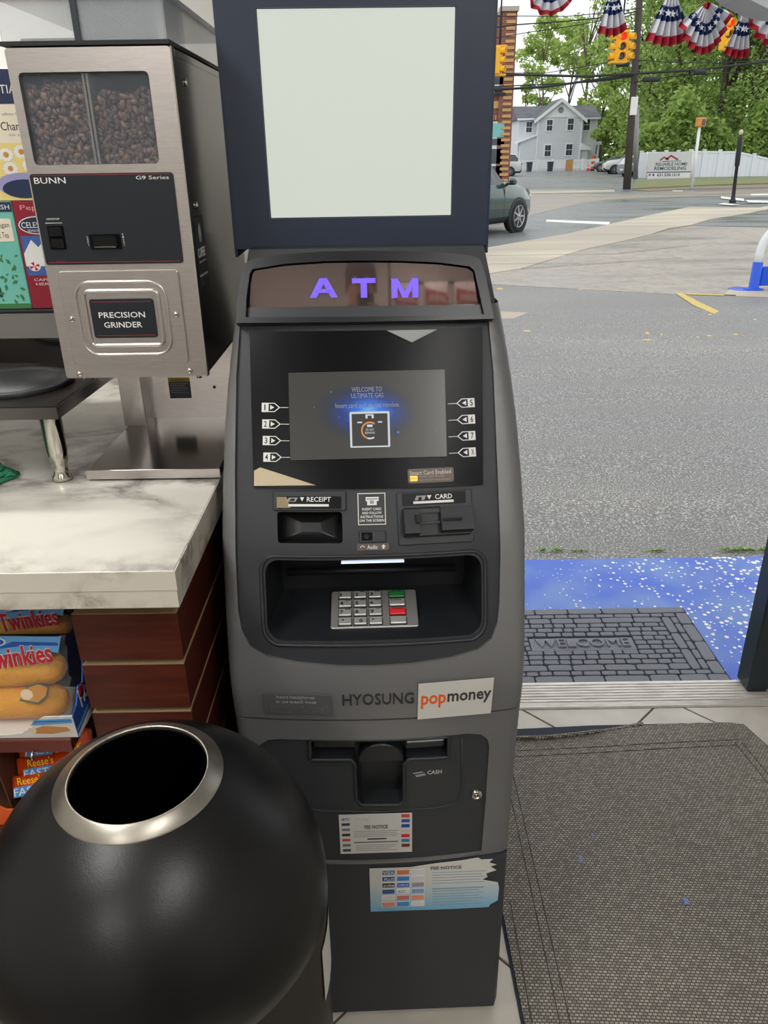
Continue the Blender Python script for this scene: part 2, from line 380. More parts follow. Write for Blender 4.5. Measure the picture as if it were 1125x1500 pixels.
mb.plate(rrect(sx(523), sy(619.5), sx(530), sy(617.5)), 0, .0012, mw, F_); mb.plate(rrect(sx(553), sy(619.5), sx(559), sy(617.5)), 0, .0012, mw, F_)
mb.plate(rrect(sx(537), sy(625.5), sx(545), sy(622)), 0, .0012, mw, F_)
mb.text('DO NOT', sx(535), sy(631), sx(547), sy(628), mw, F_, .0012, .0003); mb.text('REMOVE', sx(534), sy(635.5), sx(548), sy(632.5), mw, F_, .0012, .0003)
mb.build('screen_card_icon', atm, 'white framed do-not-remove icon')
mb = MB(); mbl = m_se('screen_spark', (90, 150, 255), .9)
for px, py, r in ((486, 573, .8), (461, 595, .6), (582, 634, 1.4), (597, 620, .5), (638, 633, .5), (575, 590, .7), (497, 610, .6)): mb.plate(ellipse(sx(px), sy(py), r*.001, r*.001, 8), 0, .0008, mbl, F_)
mb.build('screen_sparks', atm, kind='stuff')
# eight arrow tags beside the screen
def arrow_tag(px, py, t, left):
    Fq, a, b_ = AR(px-14, py-7, px+14, py+7, .0045)
    mb = MB(); g = 1 if left else -1; u = a/14
    x = lambda v: g*v*u
    mb.plate([(x(-14), -b_*.95), (x(-14), b_*.95), (x(5), b_*.95), (x(13), 0), (x(5), -b_*.95)][::g], 0, .0006, m_white, Fq)
    mb.plate([(x(-3.8), -b_*.78), (x(-3.8), b_*.78), (x(4.5), b_*.78), (x(11), 0), (x(4.5), -b_*.78)][::g], 0, .0009, m_bezel, Fq)
    mb.plate([(x(-1.5), -b_*.5), (x(-1.5), b_*.5), (x(4.5), 0)][::g], 0, .0012, m_white, Fq)
    c0 = x(-9.3); w_ = .8 if t == '1' else 2.1; mb.text(t, c0-w_*u, -b_*.62, c0+w_*u, b_*.62, m_dkp, Fq, .0007, .0003, .01)
    mb.box(min(x(13), x(25)), -.0004, 0, max(x(13), x(25)), .0004, .0005, m_white, Fq)
    mb.build('button_label', bez)
for i in range(4):
    arrow_tag(398+i*.8, 597.5+i*24.2, str(i+1), True); arrow_tag(680.5+i*.6, 591+i*24, ['5', '6', '7', 'X'][i], False)
def flat_tag(px0, py0, px1, py1, name, fn, d=.0005, k=K, lab=None, parent=None):
    Fq, a, b_ = AR(px0, py0, px1, py1, d, k); mb = MB(); fn(mb, Fq, a, b_, lambda p: (p-(px0+px1)/2)/((px1-px0)/2)*a, lambda p: ((py0+py1)/2-p)/((py1-py0)/2)*b_)
    return mb.build(name, parent or atm, lab)
def f(mb, Fq, a, b_, X, Y):
    mb.plate(rrect(-a, -b_, a, b_, .003, 3), 0, .0008, mat('bronze_label', (104, 92, 84), .5), Fq)
    mb.text('Smart Card Enabled', X(600), Y(695), X(660), Y(689), m_paper, Fq, .0008); mb.plate(rrect(X(600), Y(704), X(611), Y(696), .001, 2), 0, .0011, mat('gold_chip', (215, 170, 70), .35, .6), Fq)
    mb.text('Insert card & wait', X(614), Y(699), X(650), Y(696), m_greyp, Fq, .0008); mb.text('See screen instructions', X(614), Y(704), X(658), Y(701), m_greyp, Fq, .0008)
    mb.box(X(600), Y(700.3), 0, X(611), Y(699.7), .0012, m_dkp, Fq)
flat_tag(597, 686, 664, 707, 'smart_card_label', f, .0045, parent=bez)
mb = MB(); q = [A(*hit(*p), .0065)-Vector((0, 0, 0)) for p in ((373, 712), (373, 690), (382, 685), (463, 711))]
mb.add(q, [(0, 1, 2, 3)], mat('beige_corner_tape', (196, 180, 150), .55)); mb.build('corner_tape', bez, 'beige torn corner piece')
mb = MB(); q = [A(*hit(*p), .0065) for p in ((566, 485.5), (603, 503), (640, 484))]
mb.add(q, [(0, 1, 2)], mat('grey_corner_tape', (150, 152, 152), .5)); mb.build('corner_tape', bez, 'pale grey triangle')

# speaker slits
mb = MB()
for x0, y0, g in ((374, 474.5, 1), (656, 469.5, -1)):
    for k in range(5):
        for j in range(4):
            s_, z_ = hit(x0+k*9+j*2*(1), y0+(2-j)*2.2*g*(-1)); mb.box(-.0014, -.0006, 0, .0014, .0006, .0006, m_bezel, AF(s_, z_, 0))
mb.build('speaker_slits', atm, kind='stuff')

# arched visor with the lit sign
def arch(pts, fn=hit): return [fn(*p) for p in pts]
vo = arch([(349, 476), (351, 440), (357, 402), (362, 391), (374, 384), (420, 377.5), (475, 374), (530, 373), (590, 373.5), (640, 375), (688, 379.5), (700, 385), (706, 398), (713, 432), (720, 470)])
vi = arch([(363, 468), (364, 440), (369, 405), (373, 399), (420, 391.5), (475, 388), (530, 387), (590, 387.5), (640, 389.5), (685, 395), (692, 401), (699, 432), (706, 464)])
mb = MB(); sheet(mb, vo[::-1], [vi], lambda s, z, d: A(s, z, d+.017+.0*s, .2), .012, .03, m_gloss if 0 else mat('visor_black', (17, 20, 26), .32)); vz = mb.build('sign_visor', atm)
vp = arch([(367, 452), (369, 420), (373, 404), (376, 400), (420, 393.5), (475, 390), (530, 389), (590, 389.5), (640, 391.5), (682, 396.5), (690, 402), (697, 432), (701, 448)])
_g0 = A(0, 1.357, .010, .2)
def GL(s, z, d):      # smoked glass stands steeper than the face
    t_ = (z-1.357)/math.cos(math.radians(23)); q = math.radians(9.5); p = LW(s, WL(_g0)[1]+.22*s*s, _g0.z); return p+Vector((0, math.sin(q)*t_-d*math.cos(q), math.cos(q)*t_+d*math.sin(q)))
mb = MB(); sheet(mb, vp[::-1], [], GL, .02, .004, mat('smoked_sign_glass', (132, 116, 112), .04, .75)); sg = mb.build('sign_glass', atm, 'glossy smoked sign panel')
mb = MB(); mstrip = mat('visor_strip', (52, 55, 60), .35)
sb = arch([(364, 469), (366, 452), (530, 450.5), (701, 448), (707, 465), (535, 468)]); sheet(mb, sb[::-1], [], lambda s, z, d: A(s, z, d+.009, .2), .015, .006, mstrip); mb.build('visor_sill', atm)
m_vio = mat('violet_light', (40, 30, 120), .4, emit=(128, 100, 255), estr=1.0)
def block(mb, t, a, b, Fq):
    P = lambda l: mb.plate([(x*a, y*b) for x, y in l], 0, .001, m_vio, Fq)
    if t == 'A': P([(-1, -1), (-.52, -1), (.24, 1), (-.26, 1)]); P([(.52, -1), (1, -1), (.26, 1), (-.1, 1), (.0, .45)]); P([(-.55, -.5), (.6, -.5), (.5, -.12), (-.5, -.12)])
    if t == 'T': P([(-1, .5), (1, .5), (1, 1), (-1, 1)]); P([(-.27, -1), (.27, -1), (.27, .5), (-.27, .5)])
    if t == 'M': P([(-1, -1), (-.55, -1), (-.55, 1), (-1, 1)]); P([(.55, -1), (1, -1), (1, 1), (.55, 1)]); P([(-.55, 1), (-.55, .2), (-.2, -1), (.2, -1), (.55, .2), (.55, 1), (0, -.35)])
for t, x0, x1 in (('A', 454, 495), ('T', 516, 550), ('M', 573, 612)):
    Fq, a, b_ = AR(x0, 408.5, x1, 436.5, .0, .2); o_ = WL(Fq.translation); Fq = frame(GL(o_[0], o_[2]-.002, .0015), Fq.col[0].to_3d(), (0, math.sin(.166), math.cos(.166))); mb = MB(); block(mb, t, a, b_*.97, Fq); mb.build('sign_letter', sg, 'glowing violet letter')

# receipt printer, card reader, notices on the fascia
def f(mb, Fq, a, b_, X, Y):
    mb.plate(rrect(-a, -b_, a, b_, .003, 3), -.001, .0025, m_fascia, Fq, .001)
flat_tag(400, 719, 507, 748, 'receipt_plate', f, 0)
def f(mb, Fq, a, b_, X, Y):
    mb.plate(rrect(-a, -b_, a, b_, .001, 2), 0, .0008, m_bezel, Fq); mb.plate([(X(406), Y(744)), (X(426), Y(744)), (X(420), Y(728)), (X(406), Y(728))], 0, .0011, mat('worn_gold_label', (146, 128, 98), .5), Fq)
    mb.text('RECEIPT', X(450), Y(735), X(485), Y(728), m_white, Fq, .0011, .0003, .01); mb.plate([(X(440), Y(728.5)), (X(443), Y(734.5)), (X(446), Y(728.5))], 0, .0014, m_white, Fq)
    mb.plate([(X(419), Y(735)), (X(433), Y(735)), (X(437), Y(729)), (X(424), Y(729))], .0, .0014, m_greyp, Fq); mb.plate([(X(424), Y(734)), (X(431), Y(734)), (X(433), Y(730.5)), (X(427), Y(730.5))], .0, .0016, m_bezel, Fq)
    mb.box(X(423), Y(742), 0, X(482), Y(738.5), .0014, m_white, Fq)
flat_tag(406, 727, 500, 745, 'receipt_label', f, .003)
mb = MB(); L = []; n_ = 10
Rr = resample(rcp, .006); c0 = (sum(p[0] for p in Rr)/len(Rr), sum(p[1] for p in Rr)/len(Rr))
for k_, (q, dd) in enumerate(((1, 0), (.99, .010), (.93, .024), (.7, .034), (.3, .037))): L.append([A(c0[0]+(s-c0[0])*q, c0[1]+(z-c0[1])*q, -dd-.001) for s, z in Rr])
mb.rings(L, mat('receipt_black', (20, 20, 22), .35), None, False, True); mb.add(L[-1], [tuple(range(len(L[-1])))], MATS['receipt_black']); mb.build('receipt_slot', atm)
def f(mb, Fq, a, b_, X, Y):
    mb.plate(rrect(-a, -b_, a, b_, .003, 3), -.001, .002, m_fascia, Fq, .001); mb.plate(rrect(X(590), Y(739), X(683), Y(721), .001, 2), 0, .0026, m_bezel, Fq)
    mb.text('CARD', X(638), Y(731), X(663), Y(724), m_white, Fq, .0027, .0003, .01); mb.plate([(X(626), Y(725)), (X(629.5), Y(731)), (X(633), Y(725))], 0, .003, m_white, Fq)
    mb.plate([(X(608), Y(731.5)), (X(622), Y(731.5)), (X(625), Y(725)), (X(611), Y(725))], .0, .003, m_greyp, Fq); mb.plate([(X(613), Y(731.5)), (X(618), Y(731.5)), (X(619), Y(727)), (X(614), Y(727))], .0, .0033, m_bezel, Fq)
    mb.box(X(606), Y(736.5), 0, X(665), Y(733), .003, m_white, Fq)
flat_tag(582, 719, 692, 796, 'card_reader_plate', f, 0)
def f(mb, Fq, a, b_, X, Y):
    mb.box(X(590), Y(785), 0, X(689), Y(742), .006, m_black, Fq, .002)
    for x0, x1, y0, y1 in ((590, 612, 745, 778), (643, 689, 742, 776)):
        L = [[(X(x0), Y(y1+6), 0), (X(x1), Y(y1+6), 0), (X(x1), Y(y0), 0), (X(x0), Y(y0), 0)], [(X(x0), Y(y1), .028), (X(x1), Y(y1), .028), (X(x1), Y(y0), .016), (X(x0), Y(y0), .016)]]
        mb.rings(L, m_fascia, Fq)
    mb.box(X(612), Y(766), 0, X(643), Y(763), .014, m_black, Fq); mb.box(X(612), Y(750), 0, X(643), Y(745), .012, m_fascia, Fq)
    mb.box(X(606), Y(763), .016, X(614), Y(752), .0285, m_bezel, Fq); mb.box(X(645), Y(762), .018, X(672), Y(758.5), .0275, m_bezel, Fq)
flat_tag(588, 742, 690, 788, 'card_reader', f, .002)
def f(mb, Fq, a, b_, X, Y):
    mb.plate(rrect(-a, -b_, a, b_), 0, .0006, m_paper, Fq); mb.plate(rrect(X(525.5), Y(767.5), X(563.5), Y(723.5)), 0, .0009, m_fascia, Fq)
    mb.plate([(X(536), Y(728)), (X(555), Y(728)), (X(555), Y(734)), (X(552), Y(734)), (X(552), Y(740)), (X(538), Y(740)), (X(538), Y(734)), (X(536), Y(734))], 0, .0012, m_white, Fq)
    mb.box(X(542), Y(738), 0, X(548), Y(733), .0014, m_greyp, Fq); mb.box(X(537), Y(731.5), 0, X(554), Y(730.5), .0014, m_dkp, Fq)
    for k, t in enumerate(('INSERT CARD', 'AND FOLLOW', 'INSTRUCTIONS', 'ON THE SCREEN')): w = (14, 14.5, 16.5, 18)[k]; mb.text(t, X(544.5-w), Y(747.5+k*5.6), X(544.5+w), Y(743.8+k*5.6), m_white, Fq, .0009, .0003, .01)
flat_tag(524, 722, 565, 769, 'insert_card_notice', f, .0006)
def f(mb, Fq, a, b_, X, Y):
    mb.box(-a, -b_, 0, a, b_, .0015, m_fascia, Fq, .001); mb.box(X(529), Y(792), 0, X(546), Y(779), .002, m_bezel, Fq, .001)
    mb.lathe([(.0035, .002), (.0035, .0035), (.0018, .0035), (.0018, .001)], m_black, 12, Fq@Matrix.Translation((X(537), Y(785.5), 0)), True)
flat_tag(526, 777, 565, 794, 'audio_jack', f, .0006)
def f(mb, Fq, a, b_, X, Y):
    mb.plate(rrect(-a, -b_, a, b_, .002, 3), 0, .0006, mat('audio_label_brown', (92, 84, 78), .5), Fq); mb.text('Audio', X(538), Y(804), X(553), Y(798), m_white, Fq, .0006)
    mb.plate([(X(560.5), Y(804)), (X(563), Y(804)), (X(563), Y(801)), (X(565), Y(801)), (X(561.8), Y(797.5)), (X(558.5), Y(801)), (X(560.5), Y(801))], 0, .001, m_white, Fq)
    mb.tube([(X(531)+.0028*math.cos(t_), Y(802)+.0028*math.sin(t_), .0008) for t_ in [PI*k/8 for k in range(9)]], .0005, m_white, 5, Fq)
flat_tag(523, 796, 570, 806, 'audio_label', f, .0006)
# brand strip
def f(mb, Fq, a, b_, X, Y): mb.text('HYOSUNG', -a, -b_, a, b_, mat('brand_dark', (38, 38, 40), .35), Fq, 0, .001, .0)
flat_tag(502, 1012, 606, 1028, 'brand_lettering', f, .0055)
def f(mb, Fq, a, b_, X, Y):
    mb.plate(rrect(-a, -b_, a, b_), 0, .0004, m_paper, Fq); mb.text('pop', X(616), Y(1028), X(652), Y(1008), mat('orange_print', (232, 100, 30), .5), Fq, .0005, .0003, .022); mb.text('money', X(654), Y(1026), X(718), Y(1008), mat('charcoal_print', (60, 60, 62), .5), Fq, .0005, .0003, .022)
flat_tag(611.5, 990, 720, 1044, 'white_sticker', f, .0068, lab='white rectangular sticker with orange and grey lettering')
def f(mb, Fq, a, b_, X, Y):
    mb.plate(rrect(-a, -b_, a, b_, .002, 2), 0, .0012, mat('braille_plate', (84, 86, 88), .45), Fq)
    mb.text('Insert headphones', X(407), Y(1019.5), X(462), Y(1013.5), m_greyp, Fq, .0012); mb.text('to use speech mode', X(405), Y(1026), X(464), Y(1020.5), m_greyp, Fq, .0012)
    rnd = random.Random(3)
    for r in range(2):
        for k in range(26):
            for j in range(3):
                if rnd.random() < .5: cx, cy = X(390+k*3.6), Y(1029+r*7+j*2); mb.box(cx-.0006, cy-.0006, .0012, cx+.0006, cy+.0006, .0018, m_silver, Fq)
flat_tag(387, 1012, 486, 1041, 'braille_plate', f, .0058)

# lower door with cash dispenser
low = [(-.40, .42), (-.40, .741), (.40, .741), (.40, .42)]
ins = [(-.195, .4255), (-.195, .66), (-.19, .685), (-.175, .698), (-.155, .701), (.14, .701), (.162, .696), (.173, .684), (.177, .665), (.177, .55), (.1745, .4255)]
mb = MB(); sheet(mb, low, [ins], shellfn(.003), .010, .008, m_silver, True); mb.build('door_shell', atm)
ins2 = [(s, z-(.004 if z < .43 else 0)) for s, z in ins]; sl = [hit(454, 1112), hit(454, 1082), hit(657, 1078), hit(657, 1108), hit(600, 1111), hit(592, 1118), hit(592, 1170), hit(585, 1178), hit(529, 1178), hit(522, 1170), hit(520, 1118), hit(514, 1112)]
mb = MB(); sheet(mb, ins2[::-1], [sl], lambda s, z, d: A(s, z, d-.001), .02, .01, m_cab); mb.build('lower_door', atm)
mb = MB(); S_ = resample(sl, .008); cc = (-.0, .66)
mb.rings([[A(s, z, -.001) for s, z in S_], [A(s*.985, cc[1]+(z-cc[1])*.97, -.03) for s, z in S_]], m_black, None, False, True)
mb.add([A(s*.985, cc[1]+(z-cc[1])*.97, -.03) for s, z in S_], [tuple(range(len(S_)))], m_black)
pt = [A(s, z, .0015) for s, z in S_]; mb.tube(pt+[pt[0]], .003, m_fascia, 6)
mb.build('dispenser_recess', atm)
for x0, x1 in ((458, 522), (594, 653)):
    mb = MB(); Fq, a, b_ = AR(x0, 1094, x1, 1106, -.022); mb.box(-a, -b_, -.004, a, b_, .008, mat('note_roller', (84, 84, 84), .3, .5), Fq, .003); mb.build('note_roller', atm)
mb = MB(); Fq, a, b_ = AR(524, 1090, 592, 1120, -.001); m_ = MB()
ol = [(-a, -b_*.8)]+[(a*math.cos(PI-PI*k/14)*1.0, -b_*.8+b_*1.7*math.sin(PI*k/14)) for k in range(15)]+[(a, -b_*.8)]
mb.plate([(x_*1, y_) for x_, y_ in ol], -.02, .0, m_black, Fq, .002); mb.build('dispenser_hood', atm)
def f(mb, Fq, a, b_, X, Y):
    mb.text('CASH', X(626), Y(1134.5), X(647), Y(1129), m_paper, Fq, 0, .0003, .01)
    for k in range(3): mb.plate([(X(604+k*2), Y(1131+k*1.5)), (X(618+k*2), Y(1129.5+k*1.5)), (X(622+k), Y(1132+k*1.5)), (X(608+k), Y(1134+k*1.5))], 0, .0003+k*.0002, m_greyp if k != 1 else m_cab, Fq)
flat_tag(598, 1126, 650, 1140, 'cash_label', f, .0)
mb = MB(); Fq, a, b_ = AR(689, 1154, 706, 1170, 0); mb.lathe([(0, .006), (.0035, .006), (.0035, .0045), (.006, .0045), (.006, .007), (.009, .006), (.0095, 0)], m_chrome, 24, Fq); mb.box(-.0008, 0, .006, .0008, .006, .0068, m_dkp, Fq); mb.build('lock', atm, 'round chrome key lock')
# seam on the door under the dispenser
mb = MB(); pts = [A(*hit(*p), .0) for p in ((400, 1180), (480, 1188), (560, 1189), (640, 1183), (670, 1176), (677, 1150), (677, 1080))]; mb.tube(pts, .0014, m_cab, 6); mb.build('door_seam', atm)
# plinth
mb = MB(); L = []
for z in (0.012, .25, .417): L.append([LW(-.216, .9585, z), LW(.214, .9585, z), LW(.222, .975, z), LW(.222, 1.1, z), LW(-.222, 1.1, z), LW(-.222, .975, z)])
mb.rings(L, m_cab); mb.box(-.2, 1.0, 0, .18, 1.4, .02, m_rubber); mb.build('plinth', atm)
# card logos as little coloured blocks, notices
CL = [(30, 50, 120), (200, 60, 50), (90, 90, 95), (40, 80, 150), (225, 130, 40), (120, 120, 125)]
def f(mb, Fq, a, b_, X, Y):
    mb.plate(rrect(-a, -b_, a, b_), 0, .0004, m_paper, Fq)
    for k in range(7):
        c_ = mat('logo_l%d' % k, [(60, 60, 110), (50, 55, 75), (120, 125, 130), (50, 50, 55), (205, 70, 60), (110, 110, 110), (60, 60, 70)][k], .6); mb.box(X(501), Y(1200+k*7.6), 0, X(513), Y(1196.5+k*7.6), .0007, c_, Fq)
        c_ = mat('logo_r%d' % k, [(205, 70, 50), (50, 80, 160), (40, 70, 150), (200, 190, 190), (205, 40, 45), (60, 120, 180), (110, 50, 40)][k], .6); mb.box(X(588), Y(1198+k*7.2), 0, X(600), Y(1193.5+k*7.2), .0007, c_, Fq)
    mb.text('VISA', X(501), Y(1199.5), X(513), Y(1195.5), m_white, Fq, .0008)
    mb.text('FEE NOTICE', X(534), Y(1213), X(568), Y(1208), m_dkp, Fq, .0005, .0003, .008)
    for k in range(4): mb.box(X(518), Y(1217+k*2.6), 0, X(584-(k % 2)*4), Y(1216.2+k*2.6), .0006, m_greyp, Fq)
    mb.box(X(538), Y(1229), 0, X(566), Y(1227.2), .0006, m_dkp, Fq); mb.box(X(518), Y(1233.5), 0, X(583), Y(1231.8), .0006, mat('mid_print', (110, 110, 110), .6), Fq)
    for k in range(4): mb.box(X(520), Y(1237.5+k*2.6), 0, X(582-(k % 3)*5), Y(1236.7+k*2.6), .0006, m_greyp, Fq)
    mb.tube([(X(521+k*2.2), Y(1199+2.2*math.sin(k*1.9)), .0006) for k in range(10)], .0003, m_greyp, 4, Fq)
flat_tag(497.5, 1192, 603.5, 1249, 'fee_notice', f, .0, lab='small white fee notice with card logos down both sides')
m_bl = bpy.data.materials.new('blue_fade_paper'); m_bl.use_nodes = True; nt = m_bl.node_tree; b = nt.nodes['Principled BSDF']; b.inputs['Roughness'].default_value = .6
t = nt.nodes.new('ShaderNodeTexCoord'); sp = nt.nodes.new('ShaderNodeSeparateXYZ'); rp = nt.nodes.new('ShaderNodeValToRGB'); nt.links.new(t.outputs['Object'], sp.inputs[0])
mr = nt.nodes.new('ShaderNodeMapRange'); mr.inputs[1].default_value = .28; mr.inputs[2].default_value = .405; nt.links.new(sp.outputs['Z'], mr.inputs[0]); nt.links.new(mr.outputs[0], rp.inputs[0]); nt.links.new(rp.outputs[0], b.inputs['Base Color'])
rp.color_ramp.elements[0].color = (*lin((70, 165, 205)), 1); rp.color_ramp.elements[1].color = (*lin((205, 203, 195)), 1); rp.color_ramp.elements[1].position = .72
KB = 0
def hitb(px, py):       # plinth plane
    d = ray(px, py); t_ = (.956)/d.y
    for _ in range(6):
        q = WL(Vector((0, 0, H))+d*t_); t_ -= (q[1]-.9572)/d.y
    return Vector((0, 0, H))+d*t_
Fq = frame(hitb(635, 1295), (_ca, _sa, 0), (0, 0, 1)); O_ = Fq.translation
def XY(px, py): v = hitb(px, py)-O_; return (v.dot(Vector((_ca, _sa, 0))), v.z)
mb = MB(); ol = [XY(*p) for p in [(543, 1335), (541, 1272), (600, 1270), (640, 1264), (676, 1260), (700, 1256), (704, 1258), (697, 1259), (722, 1258), (716, 1263), (727, 1266), (718, 1269), (727, 1274), (712, 1279), (714, 1284), (706, 1288), (716, 1290), (729, 1292), (731, 1300), (729, 1318), (724, 1321), (718, 1324), (716, 1328), (660, 1331), (600, 1333)]]
big = MB(); sheet(big, ol[::-1] if 0 else ol, [], lambda x_, y_, d: Fq@Vector((x_, y_, d+.0008)), .012, .0006, m_bl, False)
def lx(px, py): return XY(px, py)
for i in range(6):
    for j in range(3):
        x0, y0 = lx(560+j*21.5, 1281+i*9.3-j*.6); x1, y1 = lx(578+j*21.5, 1274+i*9.3-j*.6)
        c_ = [(90, 100, 140), (215, 120, 80), (210, 210, 208), (30, 90, 130), (60, 130, 200), (205, 205, 205), (50, 50, 60), (30, 110, 190), (150, 150, 155), (60, 90, 140), (225, 222, 215), (130, 160, 200), (215, 212, 205), (205, 120, 110), (230, 150, 110), (220, 140, 110), (60, 140, 200), (220, 215, 210)][i*3+j]
        big.box(x0-.001, min(y0, y1)-.001, .0008, x1+.001, max(y0, y1)+.001, .0011, m_white, Fq); big.box(x0, min(y0, y1), .0008, x1, max(y0, y1), .0013, mat('logo_%d' % (i*3+j), c_, .6), Fq)
def bt(t, x0, y1, x1, y0, m, b=0): a_, b_ = lx(x0, y1), lx(x1, y0); big.text(t, a_[0], a_[1], b_[0], b_[1], m, Fq, .0014, .0002, b)
bt('VISA', 561, 1280, 577, 1275, m_white, .0); bt('PLUS', 563, 1289, 577, 1285, m_white); bt('pulse', 562, 1299, 577, 1294, m_white, .0); bt('CIRRUS', 583, 1297, 598, 1294, m_white); bt('ACC', 583, 1307, 593, 1303, m_dkp)
bt('FEE NOTICE', 631, 1273, 676, 1267, m_dkp, .008)
for k in range(13):
    if k in (5,): continue
    a_, b_ = lx(633, 1278+k*3.9), lx(712-(k*7) % 13, 1277+k*3.9); big.box(a_[0], a_[1], .0008, b_[0], a_[1]+.0012, .0012, mat('blue_grey_print', (120, 150, 165), .6), Fq)
bt('Operational Problems or Suspicious Activity', 633, 1302, 708, 1298.5, mat('slate_print', (60, 90, 110), .6))
big.build('fee_notice', atm, 'torn blue-edged fee notice with grid of card logos')

# back-lit topper on the roof of the machine
TY = 1.273; top = LW(0, TY, 0)
def TF(s, z, d=0): return LW(s, TY-d, z)
m_top = mat('topper_haze_blue', (44, 53, 72), .4)  # bluish haze over the dark case, put into its base colour
Ft = frame(LW(0, TY, 0), (_ca, _sa, 0), (0, 0, 1))
mb = MB(); mb.box(-.2015, 1.402, -.115, .187, 1.86, -.001, m_top, Ft, .004)
for x0, z0, x1, z1 in ((-.2015, 1.402, -.1465, 1.86), (.1325, 1.402, .187, 1.86), (-.1465, 1.402, .1325, 1.4455), (-.1465, 1.7195, .1325, 1.86)): mb.box(x0, z0, -.001, x1, z1, .008, m_top, Ft)
tp = mb.build('topper_case', atm)
m_lit = mat('backlit_acrylic', (60, 62, 60), .4, emit=(213, 218, 207), estr=.90)
mb = MB(); mb.plate(rrect(-.1455, 1.4465, .1315, 1.7185), -.0005, .003, m_lit, Ft); mb.build('backlit_panel', tp, 'blank glowing white panel')
for x_ in (-.2055, .187): mb = MB(); mb.box(x_, 1.39, -.118, x_+.004, 1.87, .006, m_top, Ft); mb.build('topper_side', tp)
# ================================================================== SHOP INTERIOR: SETTING
m_tile = mat('floor_tile', (212, 206, 195), .35, noise=(9, (188, 181, 169), (1, 1, 1), .3), bump=(40, .03, (1, 1, 1)))
m_grout = mat('grout', (96, 86, 78), .8)
m_wall = mat('cream_wall', (204, 203, 198), .8, bump=(60, .05, (1, 1, 1)))
m_ceil = mat('ceiling_board', (215, 214, 208), .9, bump=(90, .1, (1, 1, 1)))
mb = MB(); mb.box(-2.3, -3.7, -.15, 2.3, 1.868, -.003, m_grout); floor = struct(mb.build('floor'))
def clip(poly, x0, y0, x1, y1):
    for ax, v, sg in ((0, x0, 1), (0, x1, -1), (1, y0, 1), (1, y1, -1)):
        out = []; n = len(poly)
        for i in range(n):
            a, b = poly[i], poly[(i+1) % n]; da, db = sg*(a[ax]-v), sg*(b[ax]-v)
            if da >= 0: out.append(a)
            if da*db < 0: t = da/(da-db); out.append((a[0]+(b[0]-a[0])*t, a[1]+(b[1]-a[1])*t))
        poly = out
        if len(poly) < 3: return None
    return poly
sp_ = .488; g_ = .006*.7
for i in range(-10, 10):
    for j in range(-10, 10):
        p0 = 2.765+i*sp_; q0 = -1.056+j*sp_
        P = [((p+q)/2, (p-q)/2) for p, q in ((p0+g_, q0+g_), (p0+sp_-g_, q0+g_), (p0+sp_-g_, q0+sp_-g_), (p0+g_, q0+sp_-g_))]
        P = clip(P, -1.0, -.3, 1.7, 1.864)
        if P: mb = MB(); mb.plate(P[::-1], -.01, 0, m_tile, None, .0015); mb.build('tile', floor)
mb = MB(); mb.box(-2.3, -3.7, 2.63, 2.3, 2.02, 2.75, m_ceil)
ceil = struct(mb.build('ceiling'))
mb = MB(); mb.box(-2.4, -3.7, -.15, -2.3, 2.02, 2.75, m_wall); struct(mb.build('wall_left'))
mb = MB(); mb.box(2.3, -3.7, -.15, 2.4, 2.02, 2.75, m_wall); struct(mb.build('wall_right'))
mb = MB(); mb.box(-2.4, -3.8, -.15, 2.4, -3.7, 2.75, m_wall); struct(mb.build('wall_back'))
mb = MB(); mb.box(-2.3, 1.88, -.15, .17, 2.0, 2.63, m_wall); mb.box(.17, 1.88, 2.12, 2.3, 2.0, 2.63, m_wall); mb.box(1.24, 1.88, -.15, 2.3, 2.0, .5, m_wall); mb.box(2.2, 1.88, .5, 2.3, 2.0, 2.12, m_wall); struct(mb.build('wall_front'))
m_door = mat('dark_door_paint', (34, 44, 50), .4, bump=(30, .1, (1, 1, 1)))
mb = MB(); mb.box(.17, 1.875, 0, .225, 2.0, 2.12, m_door); mb.box(.17, 1.875, 2.06, 1.24, 2.0, 2.12, m_door); dr = struct(mb.build('door_1'))
mb = MB(); mb.box(1.112, 1.915, .012, 1.175, 1.995, 2.06, m_door, None, .006); mb.box(1.175, 1.93, 0, 1.24, 2.0, 2.06, m_door, None, .003); mb.build('door_post', dr)
mb = MB(); mb.box(1.24, 1.92, .5, 1.28, 1.98, 2.12, m_door); mb.box(2.16, 1.92, .5, 2.2, 1.98, 2.12, m_door); mb.box(1.28, 1.92, .5, 2.16, 1.98, .55, m_door); mb.box(1.28, 1.92, 2.07, 2.16, 1.98, 2.12, m_door); wi = struct(mb.build('window_1'))
m_glass = mat('window_glass', (235, 240, 240), .02, alpha=.12, spec=.6)
mb = MB(); mb.box(1.28, 1.947, .55, 2.16, 1.953, 2.07, m_glass); mb.build('pane', wi)
